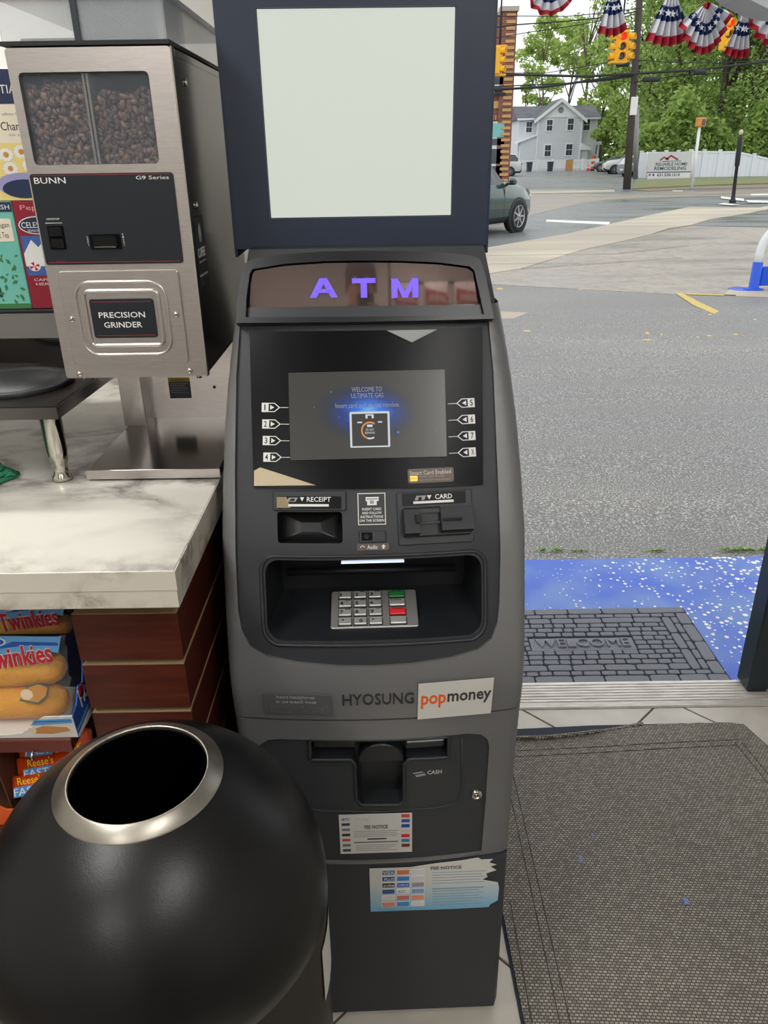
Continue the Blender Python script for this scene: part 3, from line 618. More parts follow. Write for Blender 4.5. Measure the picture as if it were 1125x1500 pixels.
# aluminium threshold
m_alu = mat('worn_aluminium', (228, 225, 220), .5, .5, noise=(14, (196, 190, 182), (1, 6, 1), .2))
prof = [(1.866, 0), (1.868, .006), (1.878, .009)]
y = 1.885
while y < 1.975: prof += [(y, .0105), (y+.001, .014), (y+.006, .014), (y+.007, .0105)]; y += .0135
prof += [(1.984, .009), (1.992, -.02), (1.992, -.06), (1.866, -.06)]
mb = MB(); mb.rings([[(x, a, b) for a, b in prof] for x in (.18, 1.34)], m_alu); struct(mb.build('trim_1'))
for i, (x, y, a, b) in enumerate(TROFFERS):
    t = thing('ceiling_light', 'long fluorescent ceiling light fitting, number not in view', 'ceiling light', (x, y, 2.62), 'ceiling lights over the shop floor')
    t['label'] = ['white ceiling light over the coffee counter side, nearest the front wall', 'white ceiling light right of the customer, above the snack rack', 'white ceiling light at the rear left of the shop', 'white ceiling light at the rear right of the shop'][i]
    mb = MB(); mb.box(x-a/2-.03, y-b/2-.03, 2.622, x+a/2+.03, y+b/2+.03, 2.63, m_white); mb.build('frame', t)
    mb = MB(); mb.box(x-a/2, y-b/2, 2.618, x+a/2, y+b/2, 2.622, mat('lamp_diffuser', (240, 240, 235), .5, emit=(255, 246, 232), estr=2.0)); mb.build('diffuser', t)

# ---- indoor rug: rubber base and woven top
m_rug = bpy.data.materials.new('woven_rug'); m_rug.use_nodes = True; nt = m_rug.node_tree; b = nt.nodes['Principled BSDF']; b.inputs['Roughness'].default_value = .75
tc_ = nt.nodes.new('ShaderNodeTexCoord'); mp = nt.nodes.new('ShaderNodeMapping'); mp.inputs['Rotation'].default_value = (0, 0, .05); mp.inputs['Scale'].default_value = (1, 1, 1)
br = nt.nodes.new('ShaderNodeTexBrick'); br.inputs['Scale'].default_value = 1; br.inputs['Brick Width'].default_value = .0092; br.inputs['Row Height'].default_value = .0064; br.inputs['Mortar Size'].default_value = .0016; br.inputs['Mortar Smooth'].default_value = .6; br.offset = .5
br.inputs['Color1'].default_value = (*lin((178, 171, 157)), 1); br.inputs['Color2'].default_value = (*lin((132, 126, 115)), 1); br.inputs['Mortar'].default_value = (*lin((84, 80, 74)), 1)
nz_ = nt.nodes.new('ShaderNodeTexNoise'); nz_.inputs['Scale'].default_value = 3; rp = nt.nodes.new('ShaderNodeValToRGB'); rp.color_ramp.elements[0].color = (.78, .78, .78, 1); rp.color_ramp.elements[1].color = (1.15, 1.15, 1.15, 1)
mx = nt.nodes.new('ShaderNodeMix'); mx.data_type = 'RGBA'; mx.blend_type = 'MULTIPLY'; mx.inputs['Factor'].default_value = 1
L_ = nt.links.new; L_(tc_.outputs['Object'], mp.inputs[0]); L_(mp.outputs[0], br.inputs['Vector']); L_(tc_.outputs['Object'], nz_.inputs[0]); L_(nz_.outputs['Fac'], rp.inputs[0]); L_(br.outputs['Color'], mx.inputs[6]); L_(rp.outputs[0], mx.inputs[7]); L_(mx.outputs[2], b.inputs['Base Color'])
bp = nt.nodes.new('ShaderNodeBump'); bp.inputs['Strength'].default_value = .6; bp.inputs['Distance'].default_value = .002; bp.invert = True; L_(br.outputs['Fac'], bp.inputs['Height']); L_(bp.outputs[0], b.inputs['Normal'])
m_rubb = mat('rug_rubber', (50, 54, 66), .8, bump=(500, .3, (1, 1, 1)))
rug = thing('entrance_rug', 'large grey-brown woven rug with a curled front edge beside the cash machine', 'rug', (.7, .9, 0))
R0 = [(.232, 1.768), (.60, 1.786), (1.0, 1.79), (1.046, 1.782), (1.075, 1.69), (1.16, 1.45), (1.30, .2), (1.32, -.25), (.262, -.25), (.252, .9), (.24, 1.3)]
mb = MB(); mb.plate(R0[::-1], .0005, .004, m_rubb); mb.build('rubber_base', rug)
def zrug(x, y):
    z = .008+.0012*math.sin(x*9+y*4)
    e = 1.755+(x-.25)*.045-y            # distance from the front edge
    if x < .78: z += .010*max(0, 1-abs(e-.004)/.03)*min(1, max(0, (.80-x)/.3))
    else: z += .003*max(0, 1-e/.02)*abs(math.sin(x*60))
    g = lambda q, c_: math.exp(-((q-c_)/.003)**2)
    
    lx_ = x-(.238+(1.75-y)*.012)
    
    rx = 1.03+(1.72-y)*.22-x
    
    return z
R1 = [(.238, 1.728), (.45, 1.731), (.62, 1.748), (.76, 1.776), (.85, 1.781), (1.0, 1.785), (1.043, 1.777), (1.07, 1.69), (1.155, 1.45), (1.295, .2), (1.31, -.24), (.268, -.24), (.258, .9), (.246, 1.3)]
mb = MB(); sheet(mb, R1[::-1], [], lambda x, y, d: Vector((x, y, zrug(x, y)+d)), .0125, .005, m_rug); mb.build('woven_top', rug)
mb = MB(); P_ = [Vector((x, 1.728+max(0, x-.42)**1.6*.33, .013-.004*(x > .6))) for x in [.24+k*.03 for k in range(18)]]; mb.tube(P_, .0055, m_rug, 8); mb.build('rolled_edge', rug)
m_gr = mat('rug_groove', (72, 68, 62), .9)
def gline(pts): mb = MB(); mb.tube([Vector((x, y, zrug(x, y)-.0003)) for x, y in pts], .0014, m_gr, 6); mb.build('groove_line', rug)
def seg(a, b, n=30): return [(a[0]+(b[0]-a[0])*k/n, a[1]+(b[1]-a[1])*k/n) for k in range(n+1)]
gline(seg((.25, 1.675), (1.0, 1.712))); gline(seg((.25, 1.652), (.985, 1.689)))
gline(seg((.318, 1.66), (.335, -.2))); gline(seg((.338, 1.65), (.355, -.2))); gline(seg((.270, 1.2), (.276, -.2))); gline(seg((.985, 1.70), (1.22, .0))); gline(seg((1.005, 1.70), (1.24, .0)))
m_bm = mat('blue_scuff', (120, 140, 190), .8)
for nm, pts in (('a', [(851, 1252), (854, 1262), (850, 1264), (847, 1253)]), ('b', [(1000, 1314), (1008, 1316), (1009, 1324), (1003, 1325)]), ('c', [(866, 1221), (870, 1221), (870, 1225), (866, 1225)])):
    mb = MB(); q = [atZ(x, y, .0105) for x, y in pts]; mb.plate([(p.x, p.y) for p in q][::-1], .009, .0108, m_bm); mb.build('paint_scuff', rug, 'small blue paint scuff')

# ---- outdoor slab and welcome mat
m_blue = bpy.data.materials.new('blue_floor_paint'); m_blue.use_nodes = True; nt = m_blue.node_tree; b = nt.nodes['Principled BSDF']; b.inputs['Roughness'].default_value = .4; L_ = nt.links.new
tc_ = nt.nodes.new('ShaderNodeTexCoord'); vo_ = nt.nodes.new('ShaderNodeTexVoronoi'); vo_.inputs['Scale'].default_value = 48; vo_.inputs['Randomness'].default_value = 1
n1 = nt.nodes.new('ShaderNodeTexNoise'); n1.inputs['Scale'].default_value = 2.6; n1.inputs['Detail'].default_value = 6
sx_ = nt.nodes.new('ShaderNodeSeparateXYZ'); L_(tc_.outputs['Object'], sx_.inputs[0])
th = nt.nodes.new('ShaderNodeMath'); th.operation = 'MULTIPLY_ADD'; th.inputs[1].default_value = .16; th.inputs[2].default_value = -.02; L_(sx_.outputs['X'], th.inputs[0])
t2 = nt.nodes.new('ShaderNodeMath'); t2.operation = 'MULTIPLY'; L_(th.outputs[0], t2.inputs[0]); L_(n1.outputs['Fac'], t2.inputs[1])
t3 = nt.nodes.new('ShaderNodeMath'); t3.operation = 'MULTIPLY'; t3.inputs[1].default_value = 4.6; L_(t2.outputs[0], t3.inputs[0])
# a chip where the voronoi distance is below a threshold that depends on the cell's own random value
sc_ = nt.nodes.new('ShaderNodeSeparateColor'); L_(vo_.outputs['Color'], sc_.inputs[0]); t4 = nt.nodes.new('ShaderNodeMath'); t4.operation = 'MULTIPLY'; L_(sc_.outputs[0], t4.inputs[0]); L_(t3.outputs[0], t4.inputs[1])
lt = nt.nodes.new('ShaderNodeMath'); lt.operation = 'LESS_THAN'; L_(vo_.outputs['Distance'], lt.inputs[0]); L_(t4.outputs[0], lt.inputs[1])
n2 = nt.nodes.new('ShaderNodeTexNoise'); n2.inputs['Scale'].default_value = 5; r2 = nt.nodes.new('ShaderNodeValToRGB'); r2.color_ramp.elements[0].color = (*lin((60, 100, 200)), 1); r2.color_ramp.elements[1].color = (*lin((98, 130, 196)), 1); r2.color_ramp.elements[0].position = .35; r2.color_ramp.elements[1].position = .65
L_(tc_.outputs['Object'], vo_.inputs[0]); L_(tc_.outputs['Object'], n1.inputs[0]); L_(tc_.outputs['Object'], n2.inputs[0]); L_(n2.outputs['Fac'], r2.inputs[0])
mx = nt.nodes.new('ShaderNodeMix'); mx.data_type = 'RGBA'; L_(lt.outputs[0], mx.inputs['Factor']); L_(r2.outputs[0], mx.inputs[6]); mx.inputs[7].default_value = (*lin((235, 232, 225)), 1); L_(mx.outputs[2], b.inputs['Base Color'])
mb = MB(); mb.box(-2.4, 1.993, -.2, 3.2, 2.872, -.03, m_blue); struct(mb.build('floor_step'))
m_wm = mat('recycled_rubber', (150, 152, 160), .8, bump=(400, .6, (1, 1, 1)), noise=(120, (124, 126, 134), (1, 1, 1), .2))
m_wd = mat('recycled_rubber_dark', (52, 54, 60), .85)
MX0, MX1, MY0, MY1 = .355, 1.115, 2.005, 2.462
wm = thing('welcome_mat', 'dark grey rubber doormat with raised stones and the word WELCOME', 'doormat', ((MX0+MX1)/2, (MY0+MY1)/2, -.03))
mb = MB(); mb.plate(rrect(MX0, MY0, MX1, MY1, .008, 3), -.0295, -.021, m_wd); mb.build('mat_base', wm)
stone = MB(); stone.box(-.5, -.5, 0, .5, .5, 1, m_wm, None, .12); st0 = stone.build('stone', wm); stones = [st0]
rnd = random.Random(11)
def put_stone(x0, y0, x1, y1):
    if x1-x0 < .006: return
    o = st0 if not hasattr(put_stone, 'n') else st0.copy()
    if o is not st0: COL.objects.link(o)
    put_stone.n = 1; o.location = ((x0+x1)/2, (y0+y1)/2, -.0212); o.scale = (x1-x0-.006, y1-y0-.006, rnd.uniform(.006, .008)); o.rotation_euler = (0, 0, rnd.uniform(-.03, .03))
def row(y0, y1, x0, x1, w0, w1):
    x = x0
    while x < x1-.004:
        w = min(rnd.uniform(w0, w1), x1-x); w = x1-x if x1-x-w < w0*.5 else w; put_stone(x, y0, x+w, y1); x += w
def colm(x0, x1, y0, y1, w0, w1):
    y = y0
    while y < y1-.004:
        w = min(rnd.uniform(w0, w1), y1-y); w = y1-y if y1-y-w < w0*.5 else w; put_stone(x0, y, x1, y+w); y += w
row(MY0+.004, MY0+.045, MX0+.005, MX1-.005, .09, .16); row(MY1-.045, MY1-.004, MX0+.005, MX1-.005, .09, .16)
row(MY0+.045, MY0+.07, MX0+.05, MX1-.05, .035, .06); row(MY1-.07, MY1-.045, MX0+.05, MX1-.05, .04, .07)
row(MY0+.07, MY0+.105, MX0+.075, MX1-.11, .08, .12); row(MY1-.105, MY1-.07, MX0+.075, MX1-.11, .08, .12)
colm(MX1-.05, MX1-.005, MY0+.045, MY1-.045, .07, .13); colm(MX0+.005, MX0+.05, MY0+.045, MY1-.045, .07, .13)
colm(MX1-.075, MX1-.05, MY0+.07, MY1-.07, .035, .06); colm(MX0+.05, MX0+.075, MY0+.07, MY1-.07, .035, .06)
colm(MX1-.11, MX1-.075, MY0+.07, MY1-.07, .09, .12)
yy = [MY0+.105+k*.0274 for k in range(10)]
pl0, pl1 = MY0+.187, MY0+.262
for a_, b_ in zip(yy, yy[1:]):
    if b_ < pl0+.004 or a_ > pl1-.004: row(a_, b_, MX0+.075, MX1-.11, .035, .06)
    else: row(a_, b_, MX0+.075, MX0+.145, .03, .05); row(a_, b_, MX1-.25, MX1-.11, .03, .055)
mb = MB(); mb.box(MX0+.147, pl0, -.0212, MX1-.252, pl1, -.0165, m_wm, None, .002); pq = mb.build('plaque', wm)
mb = MB(); mb.text('WELCOME', MX0+.165, pl0+.014, MX1-.27, pl1-.012, m_wm, None, -.0166, .008, .0); mb.build('raised_lettering', pq)

# ================================================================== COFFEE COUNTER
def marble(name, base, vein, sc):
    m = bpy.data.materials.new(name); m.use_nodes = True; nt = m.node_tree; b = nt.nodes['Principled BSDF']; b.inputs['Roughness'].default_value = .3; L_ = nt.links.new
    t = nt.nodes.new('ShaderNodeTexCoord'); mp = nt.nodes.new('ShaderNodeMapping'); mp.inputs['Scale'].default_value = (1, 1.5, 1.2); mp.inputs['Rotation'].default_value = (0, 0, -.45)
    n = nt.nodes.new('ShaderNodeTexNoise'); n.inputs['Scale'].default_value = sc; n.inputs['Detail'].default_value = 8; n.inputs['Roughness'].default_value = .62; n.inputs['Distortion'].default_value = .25
    s1 = nt.nodes.new('ShaderNodeMath'); s1.operation = 'SUBTRACT'; s1.inputs[1].default_value = .5; ab = nt.nodes.new('ShaderNodeMath'); ab.operation = 'ABSOLUTE'
    r = nt.nodes.new('ShaderNodeValToRGB'); e = r.color_ramp.elements; e[0].position = 0; e[0].color = (*lin(vein), 1); e[1].position = .10; e[1].color = (*lin(base), 1); x = e.new(.04); x.color = (*[(a*.5+c_*.5) for a, c_ in zip(lin(base), lin(vein))], 1)
    n2 = nt.nodes.new('ShaderNodeTexNoise'); n2.inputs['Scale'].default_value = sc*.6; n2.inputs['Detail'].default_value = 3; r2 = nt.nodes.new('ShaderNodeValToRGB'); r2.color_ramp.elements[0].position = .38; r2.color_ramp.elements[1].position = .56
    mx = nt.nodes.new('ShaderNodeMix'); mx.data_type = 'RGBA'; mx.inputs[6].default_value = (*lin(base), 1)
    L_(t.outputs['Object'], mp.inputs[0]); L_(mp.outputs[0], n.inputs[0]); L_(n.outputs['Fac'], s1.inputs[0]); L_(s1.outputs[0], ab.inputs[0]); L_(ab.outputs[0], r.inputs[0]); L_(mp.outputs[0], n2.inputs[0]); L_(n2.outputs['Fac'], r2.inputs[0]); L_(r2.outputs[0], mx.inputs['Factor']); L_(r.outputs[0], mx.inputs[7]); L_(mx.outputs[2], b.inputs['Base Color'])
    return m
m_mar = marble('marble_laminate', (222, 219, 210), (128, 122, 116), 4.2)
m_mar2 = marble('marble_edge', (210, 203, 189), (122, 108, 95), 11)
CZ = 1.067
wt = thing('countertop', 'white countertop with grey marble veining, coffee equipment standing on it', 'countertop', (-1.1, 1.2, CZ-.05))
mb = MB(); mb.box(-2.28, .838, CZ-.026, -.262, 1.87, CZ, m_mar, None, .0008); mb.build('top_sheet', wt)
mb = MB(); mb.box(-2.28, .8365, CZ-.0275, -.2605, .838, CZ-.0008, m_mar2); mb.box(-.262, .838, CZ-.0275, -.2605, 1.87, CZ-.0008, m_mar2); mb.build('upper_edge_band', wt)
mb = MB(); mb.box(-2.28, .8375, CZ-.053, -.2615, 1.87, CZ-.0282, m_mar2); mb.build('lower_edge_band', wt)
# slatwall base
m_wood = mat('cherry_laminate', (96, 44, 30), .38, noise=(14, (66, 27, 20), (1, 1, 9), .28))
m_tan = mat('raw_board_edge', (160, 135, 100), .8); m_in = mat('base_dark', (40, 30, 26), .8)
bs = thing('slatwall_cabinet', 'cherry wood slatwall counter base under the marble top, beside the cash machine', 'cabinet', (-1.1, 1.3, 0))
mb = MB(); mb.box(-.425, .912, 0, -.296, 1.86, CZ-.053, mat('slat_backing', (120, 100, 76), .8)); mb.build('core', bs)
mb = MB(); mb.box(-2.28, 1.25, 0, -.425, 1.86, CZ-.053, m_in); mb.build('back_panel', bs)
z1 = .967
while z1 > .05:
    z0 = max(z1-.0755, .0)
    for ax in (0, 1):
        mb = MB()
        if ax == 0:
            mb.box(-.43, .9, z0, -.2865, .912, z1, m_tan); mb.box(-.4302, .8985, z0, -.285, .9, z1-.001, m_wood)
        else:
            mb.box(-.2965, .9125, z0, -.287, 1.86, z1, m_tan); mb.box(-.287, .9, z0, -.2855, 1.86, z1-.001, m_wood)
        mb.build('slat', bs)
    z1 -= .0842
mb = MB(); mb.box(-.43, .9, .978, -.2865, .912, 1.013, m_tan); mb.build('top_rail', bs)
def shelf(z, y0):
    t = thing('shelf', 'cherry brown shelf board under the counter, %s' % ('holding the cream cake boxes' if z > .7 else 'holding the orange candy cartons'), 'shelf', (-.8, 1.0, z-.022))
    mb = MB(); mb.box(-1.2, y0, z-.022, -.4535, 1.248, z, mat('shelf_wood', (92, 46, 36), .35, noise=(14, (70, 34, 26), (1, 9, 1), .3)), None, .002); mb.build('board', t)
    mb = MB(); mb.box(-1.2, y0-.003, z-.021, -.4535, y0-.0002, z-.001, mat('shelf_edge', (112, 58, 50), .25, .3)); mb.build('edge_strip', t)
    x, y, z_ = atY(41, 1078, y0-.006)
    if z > .7: mb = MB(); mb.tube([(x, y0-.003, z-.018), (x, y0-.009, z-.021), (x+.001, y0-.012, z-.028)], .0022, m_chrome, 8); mb.build('hook', t)
shelf(.778, .868); shelf(.60, .868)

# ---- boxed cakes
m_card = mat('white_carton', (222, 218, 210), .55); m_blu = mat('carton_blue', (32, 82, 170), .45); m_lbl = mat('light_blue_print', (100, 160, 210), .45)
m_cake = mat('golden_sponge', (236, 176, 40), .6, noise=(9, (204, 124, 20), (1, 1, 3), .25), bump=(160, .3, (1, 1, 1))); m_red = mat('cherry_red_print', (190, 30, 50), .45); m_cut = mat('cake_cut', (200, 140, 80), .6); m_cream = mat('cream_filling', (230, 205, 175), .5)
m_film = mat('clear_film', (240, 240, 240), .12, alpha=.07, spec=.8)
def cake_pack(x0, x1, y, z, lab, tilt=-.22):
    """two-cake pack standing with its face leaning back; local x right, y up, z towards the viewer"""
    t = thing('cake_pack', lab, 'snack cake', ((x0+x1)/2, y, z), None)
    Fq = frame((x0, y, z), (1, 0, 0), (0, -math.sin(tilt), math.cos(tilt))) @ Matrix.Scale(1.5, 4); w = (x1-x0)/1.5
    for k in range(2):
        mb = MB(); cy = .030+k*.034; L = []
        for u, r in ((.004, .004), (.008, .012), (.016, .0165), (.03, .0175), (w*.5, .0178), (w-.034, .0175), (w-.02, .0165), (w-.012, .012), (w-.008, .004)): L.append([(u, cy+r*.96*math.cos(a), .0+r*math.sin(a)) for a in [2*PI*j/14 for j in range(14)]])
        mb.rings(L, m_cake, Fq, True, True); mb.build('sponge_cake', t)
    # printed film: blue band at the top, clear below, ruffled right end
    def fz(u, v): return .0195+.0014*math.sin(v*220)+(.003*math.sin(v*520+u*90)*max(0, (u-w+.02)/.02)) - .008*max(0, (u-w+.014)/.014)
    mb = MB(); N, M_ = 14, 14; vs = [(w*i/N, .012+.090*j/M_, fz(w*i/N, .098*j/M_)) for j in range(M_+1) for i in range(N+1)]; fs = [(j*(N+1)+i, j*(N+1)+i+1, (j+1)*(N+1)+i+1, (j+1)*(N+1)+i) for j in range(M_) for i in range(N)]
    mb.add(vs, fs, m_film, Fq, True); mb.build('clear_film', t)
    mb = MB(); P = [(0, .078), (w*.3, .082), (w*.6, .088), (w*.85, .090), (w-.004, .088), (w, .104), (w*.4, .106), (0, .105)]; mb.plate(P, .0205, .0212, m_lbl, Fq)
    mb.plate([(w*.45, .0925), (w*.7, .096), (w-.003, .0955), (w-.004, .0985), (w*.6, .1)], .0213, .0216, m_blu, Fq); mb.build('blue_band', t)
    mb = MB(); Fr = Fq @ Matrix.Translation((0, .066, .0222)) @ Matrix.Rotation(.12, 4, 'Z')
    mb.text('Twinkies', w*.36, .0, w*.93, .021, m_white, Fr, -.0006, .0003, .05); mb.text('Twinkies', w*.36, .0005, w*.93, .0205, m_red, Fr, 0, .0005, .02)
    mb.plate(ellipse(w*.36, .100, .022, .006), .0216, .0219, m_white, Fq); mb.plate(ellipse(w*.36, .100, .0205, .0050), .0219, .0222, m_blu, Fq); mb.text('Hostess', w*.36-.017, .0975, w*.36+.017, .1035, m_white, Fq, .0222, .0002); mb.build('lettering', t)
    mb = MB(); mb.plate([(w*.60, .040), (w*.76, .036), (w*.84, .044), (w*.86, .054), (w*.78, .058), (w*.68, .055)], .0210, .0214, mat('cut_outline', (90, 110, 100), .5), Fq); mb.plate([(w*.615, .0415), (w*.755, .038), (w*.825, .045), (w*.845, .053), (w*.775, .0565), (w*.685, .0535)], .0214, .0217, m_cut, Fq); mb.plate(ellipse(w*.67, .0465, .006, .0055, 12), .0217, .022, m_cream, Fq); mb.build('cut_cake_print', t)
    return t
SZ = .778
# the display carton: low front with a scooped opening, solid blue right side
ct = thing('cake_carton', 'white and blue display carton open at the front, holding a cream cake pack', 'carton', (-.6, .94, SZ))
X0, X1 = -.78, -.444
mb = MB(); Fc = frame((X0, .872, SZ+.0005), (1, 0, 0), (0, -.12, 1)); w = X1-X0; sc0 = w-.20; sc1 = w-.052
ol = [(0, 0), (w, 0), (w, .042), (sc1+.01, .040), (sc1, .034), (sc1-.012, .016), (sc1-.02, .0135), (sc1-.022, .009)]+[((sc0+sc1)/2+.06*math.cos(a), .0085-.004*math.sin(a)) for a in [PI*k/8 for k in range(1, 8)]]+[(sc0+.02, .009), (sc0+.01, .014), (sc0-.004, .034), (sc0-.012, .04), (0, .042)]
ol = [(0, 0), (w, 0), (w, .042), (sc1+.012, .041), (sc1+.004, .036), (sc1-.014, .016), (sc1-.022, .014), (sc1-.026, .009), (sc1-.05, .006), (sc0+.05, .006), (sc0+.026, .009), (sc0+.02, .014), (sc0+.01, .02), (sc0-.004, .036), (sc0-.012, .041), (0, .042)]
m2 = MB(); sheet(m2, ol, [], lambda x, y, d: Fc@Vector((x, y, d+.001)), .02, .002, m_card, False); m2.build('front_flap', ct)
mb = MB(); mb.plate([(w-.054, .036), (w-.002, .038), (w-.002, .029), (w-.062, .025)], .0012, .0016, m_lbl, Fc); mb.plate([(w-.056, .033), (w-.002, .0345), (w-.002, .0335), (w-.058, .0315)], .0016, .0019, m_blu, Fc)
mb.plate([(w-.064, .016), (w-.045, .024), (w-.012, .021), (w-.008, .014), (w-.035, .008), (w-.058, .009)], .0012, .0016, m_cut, Fc); mb.plate(ellipse(w-.062, .0155, .006, .006, 12), .0016, .0019, m_cream, Fc)
mb.plate(ellipse(sc0+.012, .010, .02, .0055), .0012, .0016, m_white, Fc); mb.plate(ellipse(sc0+.012, .010, .0185, .0045), .0016, .002, m_blu, Fc); mb.text('Hostess', sc0-.003, .007, sc0+.027, .0125, m_white, Fc, .002, .0003); mb.build('front_print', ct)
Fs = frame((X1, .872, SZ), (0, 1, 0), (-.0, 0, 1)); mb = MB()
ol = [(0, 0), (.115, 0), (.115, .098), (.09, .1), (.075, .085), (.06, .09), (.045, .062), (.03, .068), (.012, .046), (-.005, .042)]
sheet(mb, ol, [], lambda x, y, d: Fs@Vector((x, y, d+.001)), .03, .002, m_blu, False); mb.build('side_panel', ct, 'torn blue side panel')
mb = MB(); mb.plate([(0, 0), (.115, 0), (.115, .02), (.0, .006)], .001, .0016, m_card, Fs); mb.plate([(.0, .010), (.115, .026), (.115, .034), (.0, .014)], .001, .0016, m_lbl, Fs); mb.plate(ellipse(.035, .055, .010, .010, 14), .001, .0016, m_red, Fs)
mb.text('Hostess', .03, .028, .105, .060, m_white, Fs@Matrix.Rotation(.12, 4, 'Z'), .0012, .0004, .01); mb.build('side_print', ct)
mb = MB(); mb.box(X0, .986, SZ, X1, .988, SZ+.1, mat('dark_blue_carton', (34, 40, 62), .55)); mb.box(X0, .872, SZ+.0003, X1, .988, SZ+.002, m_card); mb.build('carton_back', ct)
cake_pack(-.630, -.457, .908, SZ-.014, 'golden cake pack with red lettering at the front of the white carton')
# a second carton above / behind
_p = atY(110, 903, 1.02); t = cake_pack(_p.x-.16, _p.x, 1.02, _p.z-.116, 'golden cake pack highest up, right under the edge of the countertop', -.05)
mb = MB(); mb.box(-.80, .992, SZ, -.44, 1.10, _p.z-.1165, mat('dark_blue_carton', (34, 40, 62), .55), None, .002); tag(mb.build('rear_carton'), 'dark blue carton under the topmost cake pack, behind the open cake carton', 'carton')
cb = MB(); cb.box(-.80, 1.065, _p.z-.116, -.445, 1.098, SZ+.17, mat('navy_carton', (24, 32, 60), .5), None, .002); tag(cb.build('navy_carton'), 'navy blue carton standing behind the topmost cake pack', 'carton')

# ---- candy bars in open cartons on the lower shelf
m_or = mat('orange_wrapper', (226, 82, 26), .3, noise=(25, (190, 56, 16), (1, 1, 1), .25), bump=(60, .35, (1, 1, 1))); m_yel = mat('yellow_print', (250, 205, 40), .4); m_brc = mat('brown_carton', (92, 58, 40), .7); m_cy = mat('sky_blue_print', (70, 140, 205), .4)
oc = thing('candy_carton', 'open brown-sided orange carton of candy bars on the lower shelf', 'carton', (-.6, .95, .6))
mb = MB(); mb.box(-.70, .880, .6003, -.46, 1.1, .603, m_brc); mb.box(-.462, .880, .603, -.46, 1.1, .70, m_brc); mb.box(-.70, 1.098, .603, -.46, 1.1, .72, m_brc); mb.build('tray', oc)
mb = MB(); mb.plate([(0, 0), (.10, 0), (.11, .09), (.02, .135), (0, .11)], 0, .002, m_brc, frame((-.575, .883, .603), (0, 1, 0), (-.08, 0, 1))); mb.build('torn_side', oc, 'bare brown torn cardboard side')
mb = MB(); mb.plate([(0, 0), (.235, 0), (.235, .03), (.12, .035), (.10, .05), (.0, .11)], 0, .002, mat('orange_card', (232, 96, 32), .4), frame((-.70, .880, .603), (1, 0, 0), (0, -.1, 1))); mb.build('front_flap', oc)
def bar(x0, x1, y, z, t0, t1, lab, rot=.0):
    t = thing('candy_bar', lab, 'candy bar', ((x0+x1)/2, y, z), 'orange candy bars on the lower shelf'); w = x1-x0
    Fq = frame((x0, y, z), (math.cos(rot), 0, math.sin(rot)), (-math.sin(rot)*.8, .5, .86)); L = []
    for u, h, d in ((0, .017, .001), (.006, .018, .001), (.016, .017, .008), (w*.3, .017, .011), (w*.7, .017, .011), (w-.016, .017, .008), (w-.006, .018, .001), (w, .017, .001)): L.append([(u, .018+h*math.cos(a), d*math.sin(a)) for a in [2*PI*j/12 for j in range(12)]])
    mb = MB(); mb.rings(L, m_or, Fq, True, True); mb.build('wrapper', t)
    mb = MB(); mb.plate([(w*.12, .004), (w*.5, .004), (w*.52, .019), (w*.14, .019)], .0106, .0114, m_cy, Fq); mb.text(t0, w*.2, .021, w*.55, .033, m_yel, Fq, .0098, .0012, .0); mb.text(t1[:4], w*.14, .006, w*.48, .017, m_white, Fq, .0115, .0006); mb.text(t1[5:], w*.54, .006, w*.9, .017, m_yel, Fq, .0115, .0006); mb.build('lettering', t)
def bx(px, py, Y): return atY(px, py, Y)
for k, (px, py, r) in enumerate(((29, 1112, .12), (28, 1145, .18), (14, 1172, .2))):
    p = bx(px, py, .93-.018*k); bar(p.x, p.x+.118, p.y, p.z, "Reese's", 'FAST BREAK', ('orange candy bar topmost in the brown carton, just under the shelf edge', 'orange candy bar in the middle of the brown carton, half behind the bin', 'lowest orange candy bar in view, its yellow word cut by the bin')[k], r)
for k, (px, py, r) in enumerate(((-55, 1098, -.1), (-60, 1128, .1))):
    p = bx(px, py, .95); bar(p.x, p.x+.12, p.y, p.z, "Reese's", 'FAST BREAK', ('reddish orange candy bar at the left edge, upper of two', 'reddish orange candy bar at the left edge, lower of two')[k], r)

# ================================================================== COFFEE GRINDER
GX0, GX1, GY, GZ0, GZ1 = -.469, -.2605, 1.125, 1.237, 1.66
gr = thing('coffee_grinder', 'stainless steel coffee grinder with a bean window, standing on the marble counter', 'coffee grinder', (-.365, 1.35, CZ))
mb = MB(); mb.box(GX0+.002, GY+.012, GZ0, GX0+.004, 1.56, GZ1, m_steeld); mb.box(GX1-.004, GY+.012, GZ0, GX1-.002, 1.56, GZ1, m_steeld); mb.box(GX0+.004, 1.54, GZ0, GX1-.004, 1.56, GZ1, m_steeld); mb.box(GX0+.004, GY+.012, GZ0, GX1-.004, 1.54, 1.50, m_steeld)
mb.build('housing', gr, 'dark mirror-polished side panels')
wnd = rrect(-.4575, 1.5255, -.2915, 1.633, .006, 3)
fo = rrect(GX0, GZ0, GX1, GZ1, .004, 2)
mb = MB(); sheet(mb, fo, [wnd], lambda x, z, d: Vector((x, GY-d, z)), .03, .012, m_steel, False); fp = mb.build('front_panel', gr)
mb = MB(); mb.box(GX1, GY-.001, GZ0, GX1+.002, GY+.012, GZ1, m_chrome); mb.build('edge_trim', gr)
FG = FACE((0, GY, 0))
mb = MB(); mb.plate(wnd, -.006, -.004, mat('hopper_glass', (190, 200, 215), .04, alpha=.07, spec=1.0), FG); mb.build('bean_window', gr)
mb = MB(); mb.box(-.3785, GY+.004, 1.526, -.3755, GY+.10, 1.632, mat('divider', (120, 120, 120), .4)); mb.box(-.3735, GY+.004, 1.526, -.3705, GY+.10, 1.632, MATS['divider']); mb.build('hopper_divider', gr)
